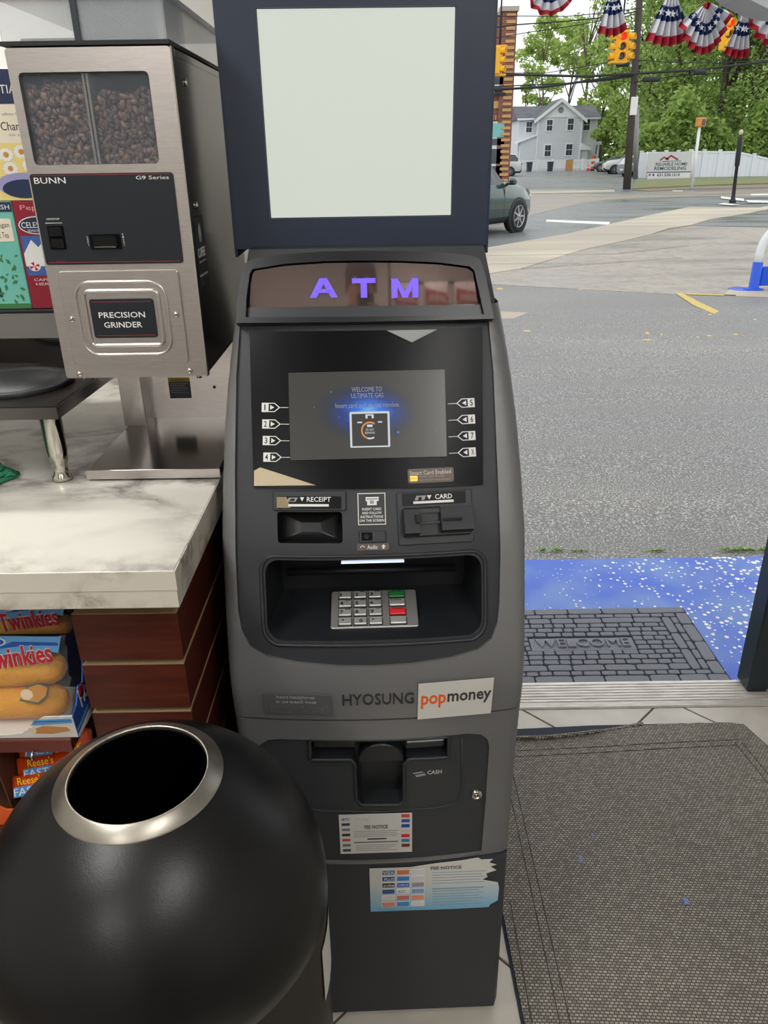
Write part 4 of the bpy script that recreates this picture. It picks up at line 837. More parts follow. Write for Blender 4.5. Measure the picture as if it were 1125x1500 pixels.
mb = MB(); m_bn = mat('roasted_bean', (72, 52, 42), .42); m_bn2 = mat('roasted_bean_light', (112, 84, 66), .45); rnd = random.Random(5)
for k in range(1500):
    x = rnd.uniform(-.455, -.294); zt = 1.621+.003*math.sin(x*90) if x < -.375 else 1.606+.005*(x+.375)/.08+.003*math.sin(x*120)
    z = 1.524+(zt-1.524)*rnd.random(); y = GY+rnd.uniform(.010, .022)
    a = rnd.uniform(0, PI); Mx = Matrix.Translation((x, y, z)) @ Matrix.Rotation(a, 4, 'Y') @ Matrix.Rotation(rnd.uniform(-.6, .6), 4, 'X')
    mb.ball((0, 0, 0), .0052, m_bn if rnd.random() < .75 else m_bn2, 6, Mx, 1.15, .62, .85)
mb.box(-.456, GY+.022, 1.52, -.293, GY+.03, 1.60, m_bn)
mb.build('coffee_beans', gr, 'dark roasted coffee beans', 'stuff', norm=False)
mb = MB(); mb.box(-.458, GY+.11, 1.50, -.291, GY+.114, 1.66, mat('hopper_back', (150, 150, 145), .4)); mb.build('hopper_back', gr)
# control plate
def GP(px, py): p = atY(px, py, GY); return p.x, p.z
m_plate = mat('control_plate_black', (30, 34, 40), .35); m_tr = mat('thin_red_line', (150, 50, 60), .5)
mb = MB(); mb.plate(rrect(-.4665, 1.3985, -.275, 1.515, .004, 3), .0005, .002, m_plate, FG); cp = mb.build('control_plate', gr)
mb = MB(); mb.text('BUNN', -.4615, 1.503, -.4195, 1.5105, m_white, FG, .002, .0003, .0); mb.text('G9 Series', -.325, 1.5065, -.281, 1.511, m_white, FG, .002, .0003); mb.text('OFF/STOP', -.4545, 1.4575, -.437, 1.4597, m_white, FG, .002, .0003); mb.box(-.457, 1.4532, .002, -.434, 1.4538, .0022, m_white, FG); mb.text('START', -.451, 1.4025, -.4385, 1.4045, mat('dull_red_print', (120, 50, 55), .5), FG, .002, .0003)
for k, (a, b_) in enumerate(zip('LEFT ', 'RIGHT')):
    if a != ' ': mb.text(a, -.4035, 1.4335-k*.0035, -.4018, 1.436-k*.0035, m_white, FG, .002, .0002)
    mb.text(b_, -.3545, 1.4365-k*.0035, -.3528, 1.439-k*.0035, m_white, FG, .002, .0002)
mb.build('lettering', cp)
mb = MB(); mb.box(-.4625, 1.5128, .002, -.279, 1.5134, .0023, m_tr, FG); mb.box(-.4625, 1.4015, .002, -.279, 1.4021, .0023, m_tr, FG); mb.build('red_lines', cp, kind='stuff')
mb = MB(); mb.box(-.400, 1.4185, .002, -.3575, 1.4385, .004, m_bezel, FG, .001); mb.box(-.396, 1.4205, .004, -.3615, 1.4365, .009, m_gloss, FG, .003); mb.build('rocker_switch', cp)
mb = MB(); mb.box(-.456, 1.419, .002, -.4335, 1.450, .003, m_bezel, FG, .001); mb.box(-.454, 1.4205, .003, -.4355, 1.434, .0065, m_gloss, FG, .002); mb.box(-.454, 1.4355, .003, -.4355, 1.449, .0055, m_gloss, FG, .002); mb.build('power_switch', cp)
# lower access door with pressed frame and badge
mb = MB(); mb.plate(rrect(-.453, 1.2575, -.284, 1.390, .006, 3), .0005, .0035, m_steel, FG, .0008); ad = mb.build('access_door', gr)
mb = MB()
for (x0, z0, x1, z1, r, rr_) in ((-.433, 1.272, -.305, 1.375, .022, .0022), (-.4215, 1.2855, -.316, 1.3625, .008, .0030)):
    q = rrect(x0, z0, x1, z1, r, 5); mb2 = MB(); mb2.tube([(x, z, .0035) for x, z in q+[q[0]]], rr_, m_steel, 8, FG, False); mb2.build('pressed_rib', ad)
mb = MB(); mb.plate(rrect(-.4145, 1.2965, -.3235, 1.352, .004, 3), .0035, .006, m_plate, FG, .0005); bd = mb.build('badge', gr, 'black PRECISION GRINDER badge')
mb = MB(); mb.text('PRECISION', -.4035, 1.3255, -.3375, 1.3335, m_white, FG, .006, .0004, .005); mb.text('GRINDER', -.398, 1.3115, -.3435, 1.3195, m_white, FG, .006, .0004, .005); mb.box(-.411, 1.3475, .006, -.327, 1.3481, .0063, m_tr, FG); mb.box(-.411, 1.3, .006, -.327, 1.3006, .0063, m_tr, FG); mb.build('lettering', ad)
for px, py in ((107, 467), (259, 460), (117, 548), (278, 543)):
    x, z = GP(px, py); Mx = FG@Matrix.Translation((x, z, .0035 if py < 500 else 0)); mb = MB(); mb.lathe([(.0045, 0), (.0042, .0018), (.002, .003), (0.0001, .0031)], m_chrome, 14, Mx, True); mb.box(-.0035, -.0005, .0026, .0035, .0005, .0034, m_dkp, Mx@Matrix.Rotation(.6, 4, 'Z')); mb.build('screw', gr)
# hopper above the front panel
m_acr = mat('hopper_acrylic', (205, 212, 218), .08, alpha=.35, spec=1.0, coat=1); HZ0, HZ1 = 1.664, 1.712
mb = MB(); mb.box(GX0-.004, GY-.002, HZ0-.002, GX1, 1.555, HZ0+.003, m_dkp); mb.build('hopper_gasket', gr)
mb = MB()
for x0, x1 in ((GX0-.002, -.378), (-.3705, -.2665)): mb2 = MB(); mb2.box(x0, GY+.002, HZ0+.003, x1, GY+.005, HZ1, m_acr); mb2.build('hopper_front', gr)
mb = MB(); mb.box(-.2665, GY+.002, HZ0+.003, -.2635, 1.54, HZ1, m_acr); mb.build('hopper_side', gr)
mb = MB(); mb.box(-.378, GY-.001, HZ0+.003, -.3705, GY+.4, HZ1, mat('smoke_plastic', (60, 64, 70), .2)); mb.build('hopper_partition', gr)
mb = MB(); mb.box(-.46, GY+.03, HZ0+.004, -.385, GY+.38, HZ0+.010, m_bn, None, .002); mb.build('hopper_shutter', gr)
mb = MB(); mb.box(GX0-.004, GY-.004, HZ1, GX1-.001, 1.56, HZ1+.012, mat('hopper_lid', (140, 146, 152), .25, .2), None, .003); mb.build('hopper_lid', gr)
mb = MB(); mb.box(-.2645, GY+.03, HZ0-.012, -.2615, 1.5, HZ0-.004, m_steeld); mb.build('side_rail', gr)
# side label, side screws, indicator
FSd = frame((GX1-.0018, 0, 0), (0, 1, 0), (0, 0, 1))
mb = MB(); mb.plate(rrect(1.155, 1.36, 1.215, 1.455, .002, 2), 0, .0008, m_plate, FSd); mb.plate(ellipse(1.185, 1.433, .008, .013), .0008, .0012, m_greyp, FSd); mb.text('COFFEE', 1.162, 1.400, 1.208, 1.413, m_paper, FSd, .0008, .0003); mb.box(1.165, 1.393, .0008, 1.205, 1.3955, .0012, m_greyp, FSd); mb.box(1.158, 1.374, .0008, 1.212, 1.377, .0012, m_greyp, FSd); mb.build('side_label', gr, 'black service sticker with pale print')
for y, z in ((1.20, 1.625), (1.185, 1.47), (1.50, 1.625)):
    mb = MB(); mb.lathe([(.005, 0), (.0045, .002), (.002, .0032), (.0001, .0033)], m_chrome, 12, FSd@Matrix.Translation((y, z, 0)), True); mb.build('screw', gr)
# column, splash panel and drip tray
mb = MB(); mb.box(-.488+.012, 1.36, CZ+.018, -.437, 1.40, GZ0, m_steel); mb.box(-.4372, 1.362, CZ+.018, -.4355, 1.50, GZ0, m_steeld); mb.build('column', gr)
mb = MB(); mb.box(-.4355, 1.405, CZ+.016, -.262, 1.56, GZ0, m_steel); mb.build('rear_panel', gr)
mb = MB(); m_yl = mat('warning_yellow', (200, 170, 60), .5); Fw = FACE((0, 1.4045, 0))
p0 = atY(246, 556, 1.4045); p1 = atY(281, 583, 1.4045); mb.plate(rrect(p0.x, p1.z, p1.x, p0.z), 0, .0008, m_plate, Fw); mb.plate(rrect(p0.x, p0.z-.004, p1.x, p0.z+.003), .0008, .0011, m_yl, Fw); mb.text('WARNING', p0.x+.006, p0.z-.003, p1.x-.006, p0.z+.001, m_dkp, Fw, .0011, .0002)
for k in range(5): mb.box(p0.x+.004, p0.z-.0085-k*.0042, .0008, p1.x-.004-(k % 2)*.006, p0.z-.0072-k*.0042, .0011, m_greyp, Fw)
mb.build('warning_label', gr, 'small black and yellow warning label')
for px, py in ((209, 569), (314, 567)): p = atY(px, py, 1.4045); mb = MB(); mb.lathe([(.003, 0), (.0026, .0015), (.0001, .002)], m_dkp, 10, Fw@Matrix.Translation((p.x, p.z, 0)), True); mb.build('rivet', gr)
mb = MB(); mb.box(-.4705, 1.135, CZ+.004, -.259, 1.56, CZ+.018, m_steeld, None, .0015); mb.build('drip_tray', gr)
mb = MB(); mb.box(-.4705, 1.1335, CZ+.004, -.259, 1.1352, CZ+.0182, m_steel); mb.build('tray_lip', gr)
for x, y in ((-.45, 1.16), (-.28, 1.16), (-.45, 1.5), (-.28, 1.5)): mb = MB(); mb.lathe([(.009, 0.0003), (.009, .005)], m_rubber, 12, Matrix.Translation((x, y, CZ)), True); mb.build('rubber_foot', gr)
for px in (120, 290):
    p = atY(px, 556, GY+.02); mb = MB(); mb.tube([(p.x, GY+.03, GZ0), (p.x, GY+.03, GZ0-.010)], .004, m_steeld, 8); mb.build('stud', gr)

# ================================================================== BREWER, TEA BOXES, CLOTH
bw = thing('coffee_warmer', 'stainless coffee warmer with a round black hot plate, at the left edge of the counter', 'coffee maker', (-.75, 1.25, CZ))
DZ0, DZ1 = 1.186, 1.204; c1 = atZ(82, 597, DZ1); c2 = atZ(160, 556, DZ1)
mb = MB(); P = [(-1.1, c1.y), (c1.x, c1.y), (c2.x-.02, c2.y+.09), (-.492, c2.y+.10), (-.492, 1.55), (-1.1, 1.55)]; mb.plate(P, DZ0, DZ1, m_steeld); mb.build('warmer_deck', bw)
mb = MB(); mb.plate([(x*1+(0 if x < -1 else -.004), y+(.003 if y < 1.2 else 0)) for x, y in P], DZ1, DZ1+.0008, mat('enamel_black', (34, 30, 30), .2)); mb.build('enamel_top', bw)
cb_ = atZ(20, 563, DZ1+.004)
mb = MB(); mb.lathe([(.085, DZ1), (.088, DZ1+.008), (.082, DZ1+.010), (.078, DZ1+.006), (.072, DZ1+.005), (.068, DZ1+.009), (.0001, DZ1+.009)], m_black, 40, Matrix.Translation((cb_.x, cb_.y+.01, 0)), False); mb.build('hot_plate', bw, 'round black hot plate')
ft = atZ(92, 702, CZ)
for dx, dy in ((0, 0), (-.42, 0), (-.42, .32), (-.16, .34)):
    x, y = ft.x+dx, ft.y+dy
    mb = MB(); mb.lathe([(.020, DZ0), (.020, DZ0-.004), (.0165, DZ0-.005), (.0155, CZ+.05), (.0135, CZ+.030), (.0115, CZ+.028), (.0115, CZ+.012), (.016, CZ+.007), (.016, CZ+.0006), (.0001, CZ+.0006)], m_chrome, 24, Matrix.Translation((x, y, 0)), True); mb.build('leg', bw)
mb = MB(); q = atY(95, 462, 1.36); mb.rings([[(-1.1, 1.36, 1.205), (-1.1, 1.352, 1.25), (-1.1, 1.356, 1.293), (-1.1, 1.55, 1.293), (-1.1, 1.55, 1.205)], [(-.493, 1.36, 1.205), (-.493, 1.352, 1.25), (-.493, 1.356, 1.293), (-.493, 1.55, 1.293), (-.493, 1.55, 1.205)]], m_steeld); mb.build('tank', bw)
mb = MB(); mb.box(-1.1, 1.345, 1.2935, -.493, 1.55, 1.300, m_dkp, None, .002); mb.build('top_rail', bw)
FT = FACE((0, 1.35, 0))
def tbox(name, x0, x1, z0, z1, y, lab, fn, col):
    t = thing(name, lab, 'tea box', ((x0+x1)/2, y+.07, z0), 'tea boxes stacked on the coffee warmer'); F = FACE((0, y, 0))
    mb = MB(); mb.box(x0, y, z0, x1, y+.14, z1, col, None, .0012); mb.build('carton', t)
    fn(t, F, x0, x1, z0, z1); return t
m_navy = mat('navy_print', (32, 44, 78), .5); m_teal = mat('teal_card', (96, 176, 166), .5, noise=(6, (130, 200, 180), (1, 1, 1), .3)); m_crim = mat('crimson_card', (140, 28, 48), .45); m_beige = mat('beige_card', (226, 216, 196), .5); m_yelp = mat('pale_yellow_card', (226, 205, 130), .5); m_lf = mat('leaf_green_print', (60, 120, 70), .5); m_dg = mat('dark_green_print', (22, 62, 60), .5)
def tf(t, F, x0, x1, z0, z1):
    mb = MB(); mb.box(x0+.001, z1-.016, 0, x1-.001, z1-.001, .0006, m_navy, F); mb.text('GREEN & FRESH', x0+.008, z1-.012, x1-.004, z1-.005, m_white, F, .0006, .0002)
    mb.build('title_band', t)
    mb = MB(); mb.plate(rrect(x0+.02, z1-.062, x1-.006, z1-.026, .003, 2), 0, .0008, m_beige, F); mb.text('Vegan', x1-.034, z1-.042, x1-.010, z1-.032, m_dkp, F, .0008, .0002); mb.text('Mint Tea', x1-.04, z1-.056, x1-.014, z1-.047, m_dkp, F, .0008, .0002)
    mb.build('label_panel', t)
    mb = MB(); rn = random.Random(2)
    mb.plate([(x0+.01, z0+.02), (x1-.045, z0+.02), (x1-.05, z0+.07), (x0+.03, z0+.09), (x0+.01, z0+.06)], 0, .0006, m_dg, F)
    for k in range(22):
        cx, cz = rn.uniform(x1-.055, x1-.01), rn.uniform(z0+.01, z0+.09); a = rn.uniform(0, 2*PI); l = rn.uniform(.006, .012)
        mb.plate([(cx, cz), (cx+l*.5*math.cos(a+.5), cz+l*.5*math.sin(a+.5)), (cx+l*math.cos(a), cz+l*math.sin(a)), (cx+l*.5*math.cos(a-.5), cz+l*.5*math.sin(a-.5))], 0, .0006+k*.00002, m_lf, F)
    mb.box(x0+.001, z0+.001, 0, x1-.001, z0+.009, .0011, m_lf, F); mb.build('leaf_print', t)
tbox('tea_box', -.70, -.600, 1.3005, 1.472, 1.352, 'teal green tea box with leaf picture at the left edge, lower row', tf, m_teal)
def tf(t, F, x0, x1, z0, z1):
    mb = MB(); mb.text('Peppermint', x0+.012, z1-.016, x1-.004, z1-.006, mat('pink_print', (225, 150, 150), .5), F, 0, .0004)
    mb.plate(ellipse(x0+.035, z1-.037, .031, .014), 0, .0006, m_white, F); mb.plate(ellipse(x0+.035, z1-.037, .029, .0125), .0006, .0009, m_navy, F); mb.text('CELESTIAL', x0+.009, z1-.041, x0+.061, z1-.032, m_white, F, .0009, .0002); mb.text('SEASONINGS', x0+.018, z1-.047, x0+.052, z1-.0435, m_white, F, .0009, .0002); mb.build('lettering', t)
    mb = MB(); mb.box(x0+.004, z0+.055, 0, x1-.002, z0+.118, .0006, mat('night_blue', (62, 96, 160), .5), F)
    mb.plate([(x0+.004, z0+.09), (x0+.02, z0+.112), (x0+.03, z0+.1), (x0+.045, z0+.116), (x0+.07, z0+.088), (x1-.002, z0+.085), (x1-.002, z0+.07), (x0+.004, z0+.07)], .0006, .0009, m_white, F)
    for k, (cx, cz) in enumerate(((x0+.018, z0+.07), (x0+.045, z0+.066), (x0+.065, z0+.074))):
        mb.plate(ellipse(cx, cz, .010, .008, 16), .0009, .0012, m_white, F)
        for j in range(4): a = j*PI/2; mb.plate([(cx, cz), (cx+.009*math.cos(a), cz+.007*math.sin(a)), (cx+.009*math.cos(a+.7), cz+.007*math.sin(a+.7))], .0012, .0015, m_red, F)
    mb.build('candy_print', t)
    mb = MB(); mb.text('CAFFEINE FREE', x0+.012, z0+.046, x1-.02, z0+.050, m_paper, F, 0, .0003); mb.text('HERBAL TEA', x0+.014, z0+.039, x1-.024, z0+.043, m_paper, F, 0, .0003); mb.plate([(x0+.034, z0+.012), (x0+.054, z0+.012), (x0+.044, z0+.034)], 0, .0006, m_dg, F); mb.box(x0+.038, z0+.014, .0006, x0+.050, z0+.022, .001, m_paper, F); mb.build('small_print', t)
tbox('tea_box', -.598, -.490, 1.3005, 1.472, 1.350, 'crimson peppermint tea box with oval blue name plate, beside the grinder', tf, m_crim)
def tf(t, F, x0, x1, z0, z1):
    mb = MB(); mb.box(x0+.001, z1-.048, 0, x1-.001, z1-.001, .0006, m_navy, F); mb.text('CELESTIAL', x1-.13, z1-.034, x1-.052, z1-.022, m_white, F, .0006, .0002); mb.build('title_band', t)
    mb = MB(); mb.text('Chamomile', x1-.095, z1-.085, x1-.028, z1-.073, m_dkp, F, 0, .0003); mb.text('caffeine free herbal tea', x1-.09, z1-.064, x1-.03, z1-.060, m_greyp, F, 0, .0003); mb.text('20 tea bags', x1-.085, z1-.094, x1-.035, z1-.090, m_greyp, F, 0, .0003); mb.build('lettering', t)
    mb = MB(); mb.box(x0+.001, z0+.001, 0, x1-.001, z0+.085, .0005, m_yelp, F)
    for cx, cz in ((x1-.095, z0+.068), (x1-.092, z0+.048), (x1-.06, z0+.052), (x1-.07, z0+.072), (x1-.12, z0+.06)):
        for k in range(10): a = k*PI/5; mb.plate(ellipse(cx+.008*math.cos(a), cz+.007*math.sin(a), .004, .003, 8), .0005, .0008+k*.00002, m_white, F)
        mb.plate(ellipse(cx, cz, .004, .0038, 10), .0011, .0014, mat('daisy_centre', (200, 140, 60), .5), F)
    mb.build('daisy_print', t)
    mb = MB(); mb.plate(ellipse(x1-.075, z0+.024, .045, .018), .0008, .0012, mat('lilac_print', (150, 150, 190), .5), F); mb.plate(ellipse(x1-.075, z0+.018, .036, .014), .0012, .0015, m_navy, F); mb.build('cup_print', t)
tbox('tea_box', -.72, -.497, 1.4725, 1.66, 1.352, 'beige chamomile tea box with white daisies, on top of the row', tf, m_beige)
# green cloth
m_cl = mat('green_cloth', (62, 150, 110), .85, bump=(400, .4, (1, 1, 1)), noise=(40, (44, 122, 88), (1, 1, 1), .2))
c0 = atZ(0, 703, CZ); mb = MB()
for k, (rx, ry, zz) in enumerate(((.075, .045, .0), (.068, .038, .008), (.058, .034, .016))):
    ol = [(c0.x-.052+rx*math.cos(a)*(1+.06*math.sin(5*a+k)), c0.y+.004+ry*math.sin(a)*(1+.1*math.sin(4*a+2*k))) for a in [2*PI*j/28 for j in range(28)]]
    cx, cy = c0.x-.052, c0.y+.004
    L = [[(x, y, CZ+.0008+zz) for x, y in ol], [(cx+(x-cx)*1.03, cy+(y-cy)*1.03, CZ+.004+zz+.0015*math.sin(x*300)) for x, y in ol], [(cx+(x-cx)*.9, cy+(y-cy)*.9, CZ+.0085+zz+.002*math.sin(x*200)) for x, y in ol], [(cx+(x-cx)*.4, cy+(y-cy)*.4, CZ+.010+zz+.002*math.sin(y*260)) for x, y in ol]]
    mb.rings(L, m_cl, None, True, True)
mb.tube([(c0.x+.012, c0.y-.004, CZ+.006), (c0.x+.02, c0.y-.002, CZ+.012), (c0.x+.028, c0.y+.004, CZ+.004)], [.004, .004, .002], m_cl, 8)
tag(mb.build('cleaning_cloth'), 'folded green cloth lying on the marble counter at the left edge', 'cloth')

# ================================================================== DOME-TOP BIN
bn = thing('trash_bin', 'round black dome-top trash bin with a steel ringed opening, in front of the counter', 'trash bin', (-.27, .64, 0))
m_bin = mat('satin_black', (17, 17, 18), .36, bump=(500, .04, (1, 1, 1))); MB_ = Matrix.Translation((-.27, .64, 0)); R = .196; ZC_ = .745
rr_ = .086; a0 = math.asin(rr_/R); prof = []
for k in range(33): a = a0-.03+(PI/2-a0+.03)*k/32; prof.append((R*math.sin(a), ZC_+R*math.cos(a)))
prof += [(R, ZC_-.018), (R-.002, ZC_-.021), (R-.006, ZC_-.021)]
mb = MB(); mb.lathe(prof, m_bin, 72, MB_); mb.build('dome_lid', bn)
zr = ZC_+R*math.cos(a0); mb = MB()
mb.lathe([(rr_+.004, zr-.003), (rr_+.0035, zr+.0), (rr_-.0105, zr+.0075), (rr_-.0115, zr+.0085), (rr_-.0128, zr+.0085), (rr_-.0135, zr+.007), (rr_-.0132, zr+.003)], mat('ring_steel', (176, 170, 160), .38, 1, bump=(20, .05, (1, 1, 1))), 72, MB_); mb.build('opening_ring', bn, 'brushed steel ring')
mb = MB(); mb.lathe([(rr_-.0125, zr+.0035), (rr_-.008, zr-.008), (.12, zr-.05), (.165, zr-.10), (.17, .5), (.165, .25), (.0001, .25)], mat('bin_liner', (10, 10, 12), .35, bump=(14, .5, (1, 1, 1))), 48, MB_); mb.build('liner', bn)
mb = MB(); mb.lathe([(R-.006, ZC_-.022), (R-.003, ZC_-.026), (R-.005, .3), (R-.008, .02), (R-.012, .0005), (.0001, .0005)], mat('bin_body_reflected_brown', (44, 40, 38), .32), 72, MB_); mb.build('drum', bn)  # drum's lighter brown is a reflection put into the base colour
mb = MB(); L = []
for z in (.60, .69): L.append([( (R-.0015)*math.cos(a), (R-.0015)*math.sin(a), z) for a in [math.radians(-12+k*4) for k in range(8)]])
mb.rings(L, m_paper, MB_, False, True, False); mb.build('side_sticker', bn, 'white sticker on the side')
# ================================================================== OUTDOORS: GROUND
G = -.12
def asph(name, a, b_, rough0, rough1, scale=170, speck=(215, 213, 208), sp=.66, tint=(110, 108, 104)):
    m = bpy.data.materials.new(name); m.use_nodes = True; nt = m.node_tree; b = nt.nodes['Principled BSDF']; L_ = nt.links.new; N = nt.nodes.new
    t = N('ShaderNodeTexCoord'); n = N('ShaderNodeTexNoise'); n.inputs['Scale'].default_value = scale; n.inputs['Detail'].default_value = 3; n.inputs['Roughness'].default_value = .8
    r = N('ShaderNodeValToRGB'); e = r.color_ramp.elements; e[0].position = .3; e[0].color = (*lin(a), 1); e[1].position = .56; e[1].color = (*lin(b_), 1); x = e.new(sp-.03); x.color = (*lin(b_), 1); x = e.new(sp); x.color = (*lin(speck), 1)
    n2 = N('ShaderNodeTexNoise'); n2.inputs['Scale'].default_value = .8; n2.inputs['Detail'].default_value = 6; mp = N('ShaderNodeMapping'); mp.inputs['Scale'].default_value = (.35, 1, 1)
    r2 = N('ShaderNodeValToRGB'); r2.color_ramp.elements[0].position = .4; r2.color_ramp.elements[1].position = .62; r2.color_ramp.elements[0].color = (.80, .80, .81, 1); r2.color_ramp.elements[1].color = (1.06, 1.05, 1.03, 1)
    mx = N('ShaderNodeMix'); mx.data_type = 'RGBA'; mx.blend_type = 'MULTIPLY'; mx.inputs['Factor'].default_value = 1
    mr = N('ShaderNodeMapRange'); mr.inputs[1].default_value = .4; mr.inputs[2].default_value = .6; mr.inputs[3].default_value = rough0; mr.inputs[4].default_value = rough1
    bp = N('ShaderNodeBump'); bp.inputs['Strength'].default_value = .25; bp.inputs['Distance'].default_value = .003
    L_(t.outputs['Object'], n.inputs[0]); L_(n.outputs['Fac'], r.inputs[0]); L_(t.outputs['Object'], mp.inputs[0]); L_(mp.outputs[0], n2.inputs[0]); L_(n2.outputs['Fac'], r2.inputs[0]); L_(r.outputs[0], mx.inputs[6]); L_(r2.outputs[0], mx.inputs[7]); L_(mx.outputs[2], b.inputs['Base Color'])
    L_(n2.outputs['Fac'], mr.inputs[0]); L_(mr.outputs[0], b.inputs['Roughness']); L_(n.outputs['Fac'], bp.inputs['Height']); L_(bp.outputs[0], b.inputs['Normal']); return m
m_lot = asph('lot_asphalt', (92, 91, 91), (134, 132, 129), .5, .75, 105, (220, 219, 216), .605)
m_road = asph('wet_road', (104, 108, 110), (124, 127, 128), .25, .55, 60, (150, 150, 150), .72)
m_conc = asph('wet_concrete', (140, 133, 124), (166, 158, 148), .3, .7, 6, (176, 168, 157), .7)
m_side = asph('sidewalk_concrete', (176, 165, 148), (196, 186, 168), .6, .85, 50, (210, 200, 185), .7)
m_grass = mat('grass', (112, 130, 76), .9, noise=(1.2, (134, 126, 98), (1, 1, 1), .25), bump=(20, .8, (1, 1, 1)))
m_road2 = asph('brown_road', (140, 132, 122), (156, 147, 136), .3, .6, 40, (170, 160, 150), .72)
mb = MB(); mb.add([(-40, 2.873, -.036), (50, 2.873, -.036), (50, 9.2, G-.004), (-40, 9.2, G-.004), (50, 12, G-.004), (-40, 12, G-.004), (-40, 2.873, -.3), (50, 2.873, -.3)], [(0, 1, 2, 3), (3, 2, 4, 5), (6, 7, 1, 0)], m_lot); struct(mb.build('floor_lot', norm=False))
mb = MB(); mb.box(-120, 11.5, -.3, 160, 260, G-.012, m_road); struct(mb.build('floor_street'))
def patch(name, pts, m, top=G, th=.01, kind=True, label=None, cat=None, parent=None):
    P = [atZ(x, y, top) for x, y in pts]; mb = MB(); mb.plate([(p.x, p.y) for p in P][::-1], top-th, top, m); o = mb.build(name, parent)
    if kind: struct(o)
    return o
patch('floor_apron', [(560, 398), (711, 416), (985, 430.5), (1300, 438), (1300, 333), (1125, 333), (1012, 331), (980, 336), (949, 345), (911, 354), (851, 367), (764, 394), (690, 405)], m_conc, G)
patch('floor_sidewalk', [(560, 392), (640, 381), (711, 363), (832, 342), (889, 329), (942, 317), (1010, 303), (1112, 304), (1140, 299), (1140, 303), (1097, 312), (1040, 321), (1013, 329), (980, 334), (949, 344), (911, 353), (851, 366), (764, 393), (690, 404), (560, 420)], m_side, G+.012, .02)
# expansion joints of the walks
mb = MB(); m_joint = mat('dark_joint', (118, 110, 100), .9)
for (a, b_) in (((711, 376), (905, 372)), ((905, 372), (1010, 360)), ((764, 394), (1000, 378)), ((842, 345), (948, 344)), ((900, 332), (990, 332)), ((711, 388), (850, 386))):
    p, q = atZ(*a, G), atZ(*b_, G); d = (q-p).normalized()*.012; n_ = Vector((-d.y, d.x, 0)); mb.add([p-n_+Vector((0, 0, .0135)), q-n_+Vector((0, 0, .0135)), q+n_+Vector((0, 0, .0135)), p+n_+Vector((0, 0, .0135))], [(0, 1, 2, 3)], m_joint)
o = mb.build('floor_joints', kind='structure')
patch('floor_side_lot', [(1012, 330.5), (1125, 332), (1300, 332), (1300, 306), (1125, 309), (1097, 313), (1040, 322)], m_road, G+.004)
patch('floor_cross_road', [(745, 322), (760, 285), (900, 284), (1125, 276), (1300, 276), (1300, 284), (1125, 287), (980, 289), (890, 292), (840, 300), (790, 312)], m_road2, G-.006)
patch('floor_far_lot', [(700, 276), (915, 274), (925, 264), (925, 252), (740, 250), (700, 250)], m_road, G-.002)
patch('floor_far_curb', [(760, 284), (900, 281), (900, 278), (760, 279)], m_side, G+.004)
patch('floor_grass', [(926, 276), (932, 263), (1125, 258), (1400, 255), (1400, 266), (1125, 268), (1050, 270), (980, 273)], m_grass, G+.05, .06)
patch('floor_verge', [(926, 277.5), (980, 275), (1050, 272), (1125, 270), (1400, 268), (1400, 272), (1125, 274.5), (1000, 277), (950, 280)], mat('dirt', (138, 122, 104), .9), G+.006)
m_wp = mat('road_paint_white', (225, 223, 218), .6); m_yp = mat('yellow_paint', (212, 188, 112), .6, noise=(30, (190, 165, 90), (1, 1, 1), .2))
def paint(lab, pts, m, cat='road marking', grp=None, z=G+.002):
    P = [atZ(x, y, z) for x, y in pts]; mb = MB(); mb.plate([(p.x, p.y) for p in P][::-1], z-.004, z, m); return tag(mb.build('road_marking'), lab, cat, grp)
paint('white stop line painted across the wet street beyond the sidewalk', [(800, 321.5), (893, 325), (893, 329), (800, 324.5)], m_wp, z=G-.008)
for k, pp in enumerate(([(1056, 287.5), (1090, 291), (1090, 294.5), (1056, 290.5)], [(1092, 293), (1140, 294), (1140, 297), (1096, 296.5)], [(1060, 297), (1085, 300), (1070, 300.5), (1052, 299)], [(985, 279), (1000, 279.2), (1000, 280.2), (985, 280)], [(1100, 284), (1140, 283.5), (1140, 285.5), (1100, 286)])):
    paint(['white crosswalk bar just left of the black post foot', 'white crosswalk bar at the right edge behind the post', 'worn white crosswalk bar under the black post', 'short faint white dash near the banner', 'long white road line at the far right edge'][k], pp, m_wp, grp='white crosswalk bars', z=G+.0165 if k < 3 else G-.002)
def lotz(y): return -.036+(y-2.873)/(9.2-2.873)*(G-.004+.036)
def lotp(x, y):
    z = -.08
    for _ in range(8): p = atZ(x, y, z); z = lotz(p.y) if p.y < 9.2 else G-.004
    return Vector((p.x, p.y, z))
def lotpaint(lab, pts, m, grp=None, up=.0015):
    P = [lotp(*p) for p in pts]; n = len(P); mb = MB(); mb.add([p+Vector((0, 0, up)) for p in P]+[p-Vector((0, 0, .002)) for p in P], [tuple(range(n))]+[(i, (i+1) % n, n+(i+1) % n, n+i) for i in range(n)], m)
    return tag(mb.build('road_marking'), lab, 'road marking', grp)
paint('diagonal yellow parking stripe on the asphalt lot', [(989, 429), (999, 429), (1024, 442), (1054, 456), (1046, 459.5), (1016, 447)], m_yp, z=G+.004)
paint('thin worn yellow line along the concrete edge', [(1005, 429.5), (1078, 432), (1078, 433.2), (1005, 431)], m_yp, z=G+.004)
m_pat = mat('patch_concrete', (178, 166, 150), .8)
paint('pale triangular concrete patch in the asphalt beside the cash machine', [(733, 456), (774, 458), (739, 471), (729, 470)], m_pat, 'ground patch', z=G+.004)
